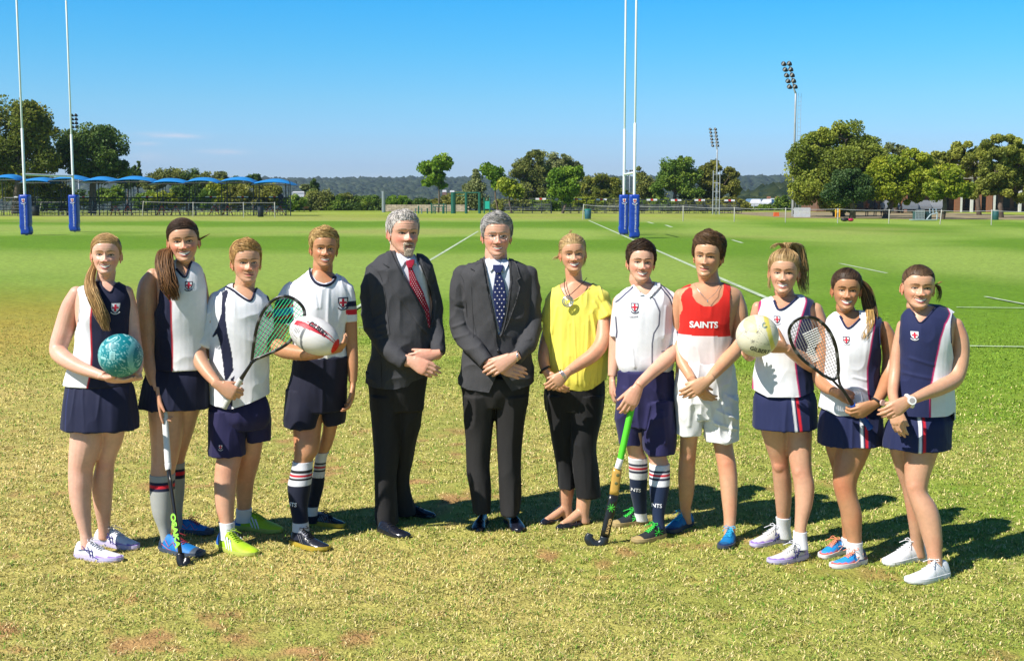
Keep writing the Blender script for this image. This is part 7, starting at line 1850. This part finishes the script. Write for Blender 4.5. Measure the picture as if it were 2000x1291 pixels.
# retaining wall beyond the left middle
Yw = GY(414.0); kq = Yw/F; mb = MB()
rs = np.random.RandomState(2); z0 = 0
wallm = mat('stone_wall', attr=True, rough=.9, noise=.15, nscale=2)
x0, x1 = (751-1000)*kq, (908-1000)*kq
for r_ in range(4):
    x = x0 - (r_ % 2)*.3
    while x < x1:
        w_ = .62; mb.box((x+w_/2, Yw+.25+r_*.01, .14+r_*.21), (w_-.03, .3, .19), tuple(np.array([.50,.40,.31])*rs.uniform(.8,1.15))); x += w_
mb.box(((x0+x1)/2, Yw+.32, .4), (x1-x0, .3, .78), (.16,.12,.10))
tag(mb.build('block_wall', wallm, loc=((x0+x1)/2, Yw, 0)), 'low pinkish block wall beyond the left middle of the field', 'wall')
grn = (.01,.10,.07)
def tag2(o, l, c, g=None): return tag(o, l, c, g)
Yp = GY(417.5)
q = far(749.5, 415); mb = MB(); mb.tube([(q.x, q.y, 0), (q.x, q.y, P(0, 374, q.y).z)], .22, 10, (.22,.26,.28)); tag2(mb.build('gate_post', paint, loc=(q.x, q.y, 0)), 'tall grey post at the left end of the block wall', 'post')
mb = MB()
for px, r_ in ((886, .28), (911, .16), (937, .16)): x = (px-1000)*Yp/F; mb.tube([(x, Yp, 0), (x, Yp, P(0, 376, Yp).z)], r_, 10, grn)
zt = P(0, 377, Yp).z; mb.tube([((886-1000)*Yp/F, Yp, zt), ((937-1000)*Yp/F, Yp, zt)], .08, 8, grn); mb.tube([((886-1000)*Yp/F, Yp, zt-.35), ((911-1000)*Yp/F, Yp, zt-.35)], .05, 8, grn)
x = (911-1000)*Yp/F; tag2(mb.build('climbing_frame', paint, loc=(x, Yp, 0)), 'dark green outdoor exercise frame of three posts and a top bar', 'exercise frame')
labs = ['shortest grey exercise post, leftmost of the row', 'dark green exercise post second in the row', 'short grey-green exercise post third in the row', 'green exercise post fourth in the row', 'taller green exercise post left of the slim tree', 'short green exercise post right of the slim tree', 'thin green exercise post by the low bars', 'tall green exercise post at the right end of the low bars']
for (px, ty, c_), l in zip(((813,407,(.15,.2,.2)), (819,402,grn), (825,407,(.15,.2,.2)), (836,407,grn), (844,397,grn), (851,404,grn), (866,403,grn), (868,397,grn)), labs):
    x = (px-1000)*Yp/F; mb = MB(); mb.tube([(x, Yp-.5, 0), (x, Yp-.5, P(0, ty, Yp).z)], .075, 8, c_); tag2(mb.build('exercise_post', paint, loc=(x, Yp-.5, 0)), l, 'post', 'outdoor gym posts')
mb = MB(); xa, xb = (846-1000)*Yp/F, (872-1000)*Yp/F
for z in (1.0, .75): mb.tube([(xa, Yp+.4, z), (xb, Yp+.4, z)], .05, 6, grn)
for x in (xa, xb): mb.tube([(x, Yp+.4, 0), (x, Yp+.4, 1.05)], .06, 6, grn)
tag2(mb.build('low_bars', paint, loc=(xa, Yp, 0)), 'low green parallel bars beside the slim tree', 'exercise bars')
mb = MB(); xa, xb = (946-1000)*Yp/F, (957-1000)*Yp/F
for x in (xa, xb): mb.tube([(x, Yp, 0), (x, Yp, 1.75)], .07, 8, (.01,.14,.09))
mb.box(((xa+xb)/2, Yp, .95), ((xb-xa)*.8, .05, .85), (.02,.42,.32)); mb.tube([(xa, Yp, .5), (xb, Yp, .5)], .04, 6, grn)
tag2(mb.build('exercise_station', paint, loc=(xa, Yp, 0)), 'turquoise panel exercise station between two green posts', 'exercise station')
# bins
def bin_(px, py, h, r_, c, lid, label):
    g = G(px, py); mb = MB(); mb.tube([(g.x, g.y, 0), (g.x, g.y, h*.3), (g.x, g.y, h*.34), (g.x, g.y, h*.66), (g.x, g.y, h*.70), (g.x, g.y, h*.95)], [r_, r_*1.02, r_*1.06, r_*1.06, r_*1.02, r_*1.02], 16, c)
    root = empty('litter_bin', (g.x, g.y, 0), label, 'bin', 'bins round the field'); mb.build('drum', paint, root, smooth=True); MB().tube([(g.x, g.y, h*.93), (g.x, g.y, h)], r_*1.06, 16, lid).build('rim', paint, root)
bin_(1148, 428, .83, .27, (.03,.12,.16), (.01,.32,.22), 'blue-green drum bin standing on the field left of the goal pads')
bin_(1944, 430, .80, .24, (.02,.09,.09), (.30,.33,.33), 'dark green bin with white band under the right-hand trees')
bin_(509, 424, .95, .28, (.010,.014,.022), (.02,.03,.04), 'dark wheeled bin before the last canopied stand')
bin_(69, 422, .95, .33, (.010,.014,.018), (.02,.03,.04), 'dark bin beside the left goal pad')
# water cart with wire cage, beside a small frame
g = G(1802, 432); root = empty('water_cart', g, 'wire-caged water tank cart parked on the field under the lime tree', 'cart'); k = g.y/F
mb = MB(); x0, x1 = (1785-1000)*k, (1802-1000)*k; zt = P(0, 411, g.y).z
for i in range(7): x = x0+(x1-x0)*i/6; mb.tube([(x, g.y, .15), (x, g.y, zt)], .022, 5, (.30,.34,.36))
for i in range(6): z = .15+(zt-.15)*i/5; mb.tube([(x0, g.y, z), (x1, g.y, z)], .022, 5, (.30,.34,.36)); mb.tube([(x1, g.y, z), (x1+.02, g.y+.8, z)], .02, 5, (.30,.34,.36))
mb.build('cage', paint, root); MB().box(((x0+x1)/2, g.y+.45, (zt+.1)/2), (x1-x0-.06, .75, zt-.2), (.04,.09,.09)).build('tank', paint, root)
mb = MB(); mb.box(((x0+x1)/2+.35, g.y+.3, .09), (1.9, .9, .08), (.25,.33,.30)); xb = (1812-1000)*k; mb.box((xb, g.y+.4, .42), (.45, .5, .62), (.02,.05,.06)); mb.build('trailer_bed', paint, root)
mb = MB(); xc = (1820-1000)*k
for dx_ in (-.25, 0, .25): mb.tube([(xc+dx_, g.y+.1, .6), (xc+dx_-.05, g.y+.1, .95)], .04, 6, (.30,.40,.50))
mb.tube([(xc-.5, g.y+.1, .12), (xc-.2, g.y+.1, .5), (xc+.35, g.y+.1, .62)], .05, 6, (.35,.42,.45)); mb.tube([(xc+.3, g.y+.1, .1), (xc+.3, g.y+.1, .6)], .05, 6, (.35,.42,.45)); mb.build('drawbar', paint, root)
g = G(1656, 433.5); mb = MB(); mb.ell((g.x-.25, g.y, .16), (.30,.22,.13), 12, 8, (.012,.012,.014)); mb.ell((g.x+.2, g.y, .14), (.24,.18,.12), 12, 8, (.40,.01,.06)); mb.tube([(g.x-.5, g.y, .2), (g.x-.3, g.y, .3), (g.x, g.y, .28)], .03, 6, (.02,.02,.02))
tag2(mb.build('sports_bag', paint, loc=g, smooth=True), 'black and red sports bag lying on the far grass', 'bag')
# picnic table, yellow stand, white picket fence
g = G(1636, 425); mb = MB()
for dx_ in (-.17, .17): mb.tube([(g.x+dx_, g.y, 0), (g.x+dx_, g.y, .78)], .07, 8, (.72,.38,.02))
mb.box((g.x, g.y, .5), (.40,.1,.14), (.72,.38,.02)); tag2(mb.build('hurdle', paint, loc=g), 'small yellow barrier stand under the huge round tree', 'barrier')
Yf = GY(425); mb = MB()
for i in range(15): x = (1549+i*2.15-1000)*Yf/F; mb.box((x, Yf, .45), (.075, .03, .85), (.62,.64,.68))
for z in (.2, .7): mb.box(((1564-1000)*Yf/F, Yf+.03, z), (1.6, .03, .07), (.62,.64,.68))
tag2(mb.build('picket_fence', paint, loc=((1564-1000)*Yf/F, Yf, 0)), 'short white picket fence at the foot of the tallest mast', 'fence')
# cars in the gap and under the trees
def car(px, py, Y, w, colr, label, rz=0):
    x = (px-1000)*Y/F; z0 = max(0, P(0, py, Y).z); L_ = w; rz = math.radians(rz); root = empty('parked_car', (x, Y, z0), label, 'car', 'cars parked beyond the field')
    prof = [(-.5,.28),(-.49,.50),(-.40,.60),(-.28,.66),(-.16,.97),(.16,.99),(.32,.68),(.46,.60),(.5,.45),(.5,.28)]
    V, Fc = [], []; n = len(prof)
    for s, t in ((-1,.0),(-1,.0),(1,0),(1,0)): pass
    for yy in (-.85, .85):
        for a, b in prof: V.append((x+a*L_, Y+yy*(1 if b < .7 else .80), z0+b*1.5))
    Fc.append(list(range(n))); Fc.append([n+i for i in range(n)][::-1])
    for i in range(n): Fc.append([i, n+i, n+(i+1) % n, (i+1) % n])
    bm = bmesh.new(); me = bpy.data.meshes.new('body'); me.from_pydata([(a-x, b-Y, c-z0) for a, b, c in V], [], Fc); bm.from_mesh(me); bmesh.ops.bevel(bm, geom=list(bm.edges), offset=.06, segments=2, affect='EDGES'); bm.to_mesh(me); bm.free()
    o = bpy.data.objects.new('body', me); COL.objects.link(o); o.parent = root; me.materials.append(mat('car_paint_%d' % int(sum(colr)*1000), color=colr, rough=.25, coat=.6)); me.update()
    gl = MB(); 
    for a, b, c_, d in ((-.26,-.06,-.15,-.05), (-.03,.22,-.02,.15)): gl.add([(x+a*L_, Y-.845, z0+1.0), (x+b*L_, Y-.845, z0+1.0), (x+d*L_, Y-.70, z0+1.40), (x+c_*L_, Y-.70, z0+1.40)], [[0,1,2,3]], (.02,.03,.04))
    gl.build('window', mat('car_glass', color=(.02,.03,.04), rough=.08), root)
    for a in (-.31, .31):
        for yy in (-.80, .80):
            V_, F_ = tube([(x+a*L_, Y+yy-.1, z0+.33), (x+a*L_, Y+yy+.1, z0+.33)], .33, 16); MB().add(V_, F_, (.015,.015,.015)).build('wheel', paint, root, smooth=True)
    root.rotation_euler = (0, 0, rz)
car(1464, 421, 200, 3.6, (.12,.20,.30), 'pale blue parked car at the right end of the open stands', 70); car(1474, 423, 192, 3.6, (.5,.5,.52), 'white parked car left of its darker neighbour in the gap', 75); car(1484, 422, 196, 3.4, (.10,.11,.13), 'dark parked car between two white ones', 75); car(1499, 423, 190, 4.0, (.5,.51,.53), 'white parked car rightmost in the gap, beside the orange box', 55)
car(1773, 416.5, 140, 3.8, (.13,.14,.15), 'silver parked car in the shade behind the yellow-green tree', 75); car(1796, 416.5, 141, 3.8, (.16,.17,.18), 'silver-white parked car behind the wire cart', 80); car(1735, 416.5, 142, 3.8, (.16,.17,.18), 'grey parked car left of the silver one under the trees', 82); car(1822, 416.5, 142, 3.8, (.20,.21,.22), 'white parked car right of the wire cart', 80)  # body colours darkened to stand in for tree shade that misses these cars
g = G(1516, 423); tag2(MB().box((g.x, g.y, .2), (.5,.4,.4), (.65,.12,.03), taper=.9).build('crate', paint, loc=g), 'small orange crate at the edge of the gap by the cars', 'crate')
# green court fence with posts in the gap
Yc = 185; kc = Yc/F; z0 = float(hill_z(np.array([0.]), np.array([Yc]))[0]); root = empty('court_fence', ((1470-1000)*kc, Yc, z0), 'pale green court enclosure behind the parked cars', 'fence'); mb = MB()
for px in (1449, 1457, 1470, 1483, 1493): mb.tube([((px-1000)*kc, Yc, z0), ((px-1000)*kc, Yc, P(0, 398, Yc).z)], .07, 6, (.45,.50,.48))
for py in (398.5, 403): mb.tube([((1449-1000)*kc, Yc, P(0, py, Yc).z), ((1493-1000)*kc, Yc, P(0, py, Yc).z)], .06, 6, (.45,.50,.48))
mb.build('fence_frame', paint, root); MB().box(((1462-1000)*kc, Yc+.3, (z0+P(0, 406, Yc).z)/2), (26*kc, .06, P(0, 406, Yc).z-z0), (.05,.28,.22)).build('windbreak', paint, root)
# school building behind the right-hand trees
Yb = 150; kb = Yb/F; root = empty('school_building', ((1850-1000)*kb, Yb, 0), 'low brick building with white columns half hidden behind the right-hand trees', 'building')
mb = MB(); xa, xb = (1600-1000)*kb, (2120-1000)*kb; mb.box(((xa+xb)/2, Yb+6, 2.0), (xb-xa, 8, 4.0), (.17,.085,.055)); mb.build('wall', mat('brick', attr=True, rough=.9, noise=.25, nscale=1.5), root)
roof = MB(); roof.box(((xa+xb)/2, Yb+4.6, 4.15), (xb-xa+1, 12.4, .3), (.34,.30,.26)); roof.add([(xa, Yb-1.4, 4.3), (xb, Yb-1.4, 4.3), (xb, Yb+5, 6.2), (xa, Yb+5, 6.2), (xa, Yb+11, 4.3), (xb, Yb+11, 4.3)], [[0,1,2,3],[3,2,5,4],[0,3,4],[1,5,2]], (.30,.26,.23)); roof.build('roof', paint, root)
for px in (1757, 1828, 1859, 1866, 1887, 1900, 1921, 1930, 1980): 
    x = (px-1000)*kb; w_ = px in (1828, 1866, 1887, 1930, 1980); MB().box((x, Yb-1.0, 2.0), (.26 if w_ else .62, .4, 3.99), (.62,.61,.58) if w_ else (.26,.11,.06)).build('column', paint, root)
for px in range(1612, 2020, 24): MB().box(((px-1000)*kb, Yb+1.97, 1.6), (.95, .08, 2.2), (.012,.012,.014)).build('window', paint, root)
mb = MB(); xa, xb = (1545-1000)*GY(427)/F, (2150-1000)*GY(427)/F; y0, y1 = GY(428.5), Yb-1.4
mb.add([(xa, y0+6, .012), (xa+9, y0, .012), (xb, y0-6, .012), (xb, y1, .012), (xa, y1, .012)], [[0,1,2,3,4]], (.24,.19,.10)); mb.build('bare_earth', mat('dry_earth', attr=True, rough=.95, noise=.35, nscale=.7))['kind'] = 'structure'
# people and a barrow in the distance
def small_person(px, py, Y, h, shirt, legs, label, seat=False, fac=0, name='person'):
    x = (px-1000)*Y/F; z0 = P(0, py, Y).z if seat else 0; s = h/1.75; skin = (.12,.06,.035)
    parts = []
    if seat:
        parts.append(loft_w([(0,.17,.12),(.15,.18,.13),(.4,.20,.12),(.52,.19,.10),(.58,.06,.06)], x, Y, z0, s)); hip = z0
        for q in (-1, 1): parts.append(tube([(x+q*.09*s, Y, z0+.06*s), (x+q*.11*s, Y-.40*s, z0+.08*s), (x+q*.11*s, Y-.45*s, z0-.36*s)], [.085*s,.07*s,.05*s], 10)); parts.append(tube([(x+q*.2*s, Y, z0+.5*s), (x+q*.25*s, Y-.08*s, z0+.25*s), (x+q*.1*s, Y-.28*s, z0+.14*s)], [.05*s,.045*s,.035*s], 8))
        hz = z0+.72*s
    else:
        for q in (-1, 1): parts.append(tube([(x+q*.09*s, Y, .88*s), (x+q*.10*s, Y-.01, .48*s), (x+q*.11*s, Y+.02, .08*s), (x+q*.11*s, Y-.10, .04*s)], [.085*s,.06*s,.045*s,.04*s], 10)); parts.append(tube([(x+q*.19*s, Y, 1.38*s), (x+q*.24*s, Y-.02, 1.12*s), (x+q*.20*s, Y-.12, .90*s)], [.05*s,.042*s,.035*s], 8))
        parts.append(loft_w([(.84,.16,.11),(1.0,.15,.11),(1.3,.19,.12),(1.42,.17,.10),(1.48,.06,.06)], x, Y, 0, s)); hz = 1.60*s
    parts.append(tube([(x, Y, hz-.2*s), (x, Y, hz)], .055*s, 8)); parts.append(ellipsoid((x, Y-.01, hz+.03*s), (.075*s,.095*s,.115*s), 12, 10))
    V, Fc, N = remesh(parts, .02, 2, .5); c = np.tile(np.array(skin), (len(V), 1)); zz = (V[:, 2]-z0)/s
    if seat: c[(zz < .58)] = shirt; c[zz < .15] = legs
    else: c[(zz < 1.5)] = shirt; c[zz < .9] = legs; c[(np.abs(V[:,0]-x) > .2*s) & (zz < 1.2)] = skin
    c[(zz > (.74 if seat else 1.66))] = (.012,.010,.01)
    o = obj(name, V, Fc, paint, None, (x, Y, z0), c); return tag(o, label, 'person')
def loft_w(rows, x, y, z, s):
    V, Fc = [], []; n = 14
    for zz, a, b in rows:
        for k in range(n): t = 2*math.pi*k/n; V.append((x+a*s*math.cos(t), y+b*s*math.sin(t), z+zz*s))
    for i in range(len(rows)-1):
        for k in range(n): Fc.append([i*n+k, i*n+(k+1) % n, (i+1)*n+(k+1) % n, (i+1)*n+k])
    Fc.append(list(range(n))[::-1]); Fc.append([(len(rows)-1)*n+k for k in range(n)]); return V, Fc
small_person(573.5, 413, GY(413), 1.45, (.55,.10,.10), (.02,.03,.06), 'distant person in red and white top left of the wheelbarrow')
small_person(578.5, 413, GY(413)-.8, 1.55, (.03,.25,.55), (.30,.35,.45), 'distant person in bright blue top beside the wheelbarrow')
small_person(585, 412, GY(412.5), 1.4, (.015,.02,.02), (.015,.02,.02), 'distant person in black bending at the wheelbarrow')
small_person(551.5, 391, YS+2.3, 1.75, (.012,.014,.05), (.015,.015,.02), 'person in navy seated on the top bench of the last canopied stand', seat=True)
for (px, c_, l) in ((46,(.02,.06,.40),'child in blue top seated at far left behind the goal pad'), (54,(.45,.12,.04),'child in orange top seated at far left behind the goal pad')):
    small_person(px, 408, YS+1.3, 1.2, c_, (.03,.04,.10), l, seat=True)
for px, c_, l in ((1706,(.03,.04,.08),'shaded person in dark top under the trees, left of the grey car'), (1720,(.25,.28,.34),'shaded person in grey top under the trees'), (1690,(.30,.10,.05),'shaded person in rust top under the trees')):
    small_person(px, 425, 117, 1.55, c_, (.02,.02,.03), l)
g = G(597, 413.5); root = empty('wheelbarrow', g, 'wheelbarrow with brown load beside the distant people', 'wheelbarrow'); mb = MB()
mb.add([(g.x-.35,g.y-.3,.62),(g.x+.45,g.y-.3,.62),(g.x+.45,g.y+.3,.62),(g.x-.35,g.y+.3,.62),(g.x-.15,g.y-.2,.36),(g.x+.3,g.y-.2,.36),(g.x+.3,g.y+.2,.36),(g.x-.15,g.y+.2,.36)], [[0,1,2,3],[4,5,1,0],[5,6,2,1],[6,7,3,2],[7,4,0,3]], (.20,.10,.05)); mb.build('tray', paint, root)
mb = MB()
for q in (-.22, .22): mb.tube([(g.x-1.0,g.y+q,.62),(g.x-.1,g.y+q,.36),(g.x+.55,g.y,.2)], .025, 6, (.03,.03,.03)); mb.tube([(g.x-.15,g.y+q,.38),(g.x-.2,g.y+q,0)], .025, 6, (.03,.03,.03))
mb.build('handle_frame', paint, root); V_, F_ = tube([(g.x+.6,g.y-.05,.2),(g.x+.6,g.y+.05,.2)], .2, 16); MB().add(V_, F_, (.015,.015,.015)).build('wheel', paint, root, smooth=True)
# pale buildings across the valley
rs = np.random.RandomState(5); bl_ = ['small pale building on the far ridge above the block wall', 'long white building on the far ridge', 'rust-roofed building on the far ridge', 'square brown block left of the green frame', 'second brown block beside the square one', 'tiny reddish building on the far ridge at left', 'white house roof right of the canopied stands', 'terracotta house on the wooded ridge at right', 'second terracotta house on the wooded ridge', 'grey-walled house on the wooded ridge']
for (px, py, wpx, hpx, Y, c_), l in zip(((790,371.5,10,3,2200,(.6,.58,.55)), (818,372.5,24,4.5,2100,(.62,.6,.58)), (845,371,12,3,2200,(.35,.16,.10)), (868,380,8,9,900,(.24,.12,.08)), (883,379,9,7,920,(.30,.15,.10)), (664,371,5,3,2400,(.35,.14,.10)), (583,380,26,6,230,(.62,.64,.66)), (1519,388,8,4,330,(.45,.20,.10)), (1502,387,7,3,345,(.42,.2,.10)), (1510,391,9,3.5,320,(.36,.30,.26))), bl_):
    k = Y/F; c = P(px, py, Y); root = empty('distant_house', (c.x, Y, c.z-hpx*k/2), l, 'house', 'houses across the valley'); dz = 10 if Y > 500 else 2
    MB().box((c.x, Y+wpx*k*.3, c.z-dz/2), (wpx*k, wpx*k*.6, hpx*k+dz), c_).build('wall', paint, root)
    z = c.z+hpx*k/2; a = wpx*k*.53; d0, d1 = Y-wpx*k*.03, Y+wpx*k*.63; rf = (.30,.12,.07) if 'terra' in l or 'rust' in l or 'red' in l else (.45,.46,.47)
    MB().add([(c.x-a,d0,z),(c.x+a,d0,z),(c.x+a,d1,z),(c.x-a,d1,z),(c.x-a*.8,(d0+d1)/2,z+hpx*k*.45),(c.x+a*.8,(d0+d1)/2,z+hpx*k*.45)], [[0,1,5,4],[1,2,5],[2,3,4,5],[3,0,4],[3,2,1,0]], rf).build('roof', paint, root)
# ================================================================ THE AIR BETWEEN HERE AND THE FAR HILLS
hb = MB(); hb.box((0, 2400, 30), (9000, 5400, 190))
hm = bpy.data.materials.new('haze'); hm.use_nodes = True; ht = hm.node_tree; ht.nodes.clear()
ho = ht.nodes.new('ShaderNodeOutputMaterial'); hv = ht.nodes.new('ShaderNodeVolumePrincipled')
hv.inputs['Color'].default_value = (.62, .78, 1.0, 1); hv.inputs['Density'].default_value = .00013; hv.inputs['Anisotropy'].default_value = .2
ht.links.new(hv.outputs[0], ho.inputs['Volume'])
haze = hb.build('haze', hm); haze['kind'] = 'stuff'; haze['label'] = 'thin bluish air in front of the far hills'; haze['category'] = 'haze'
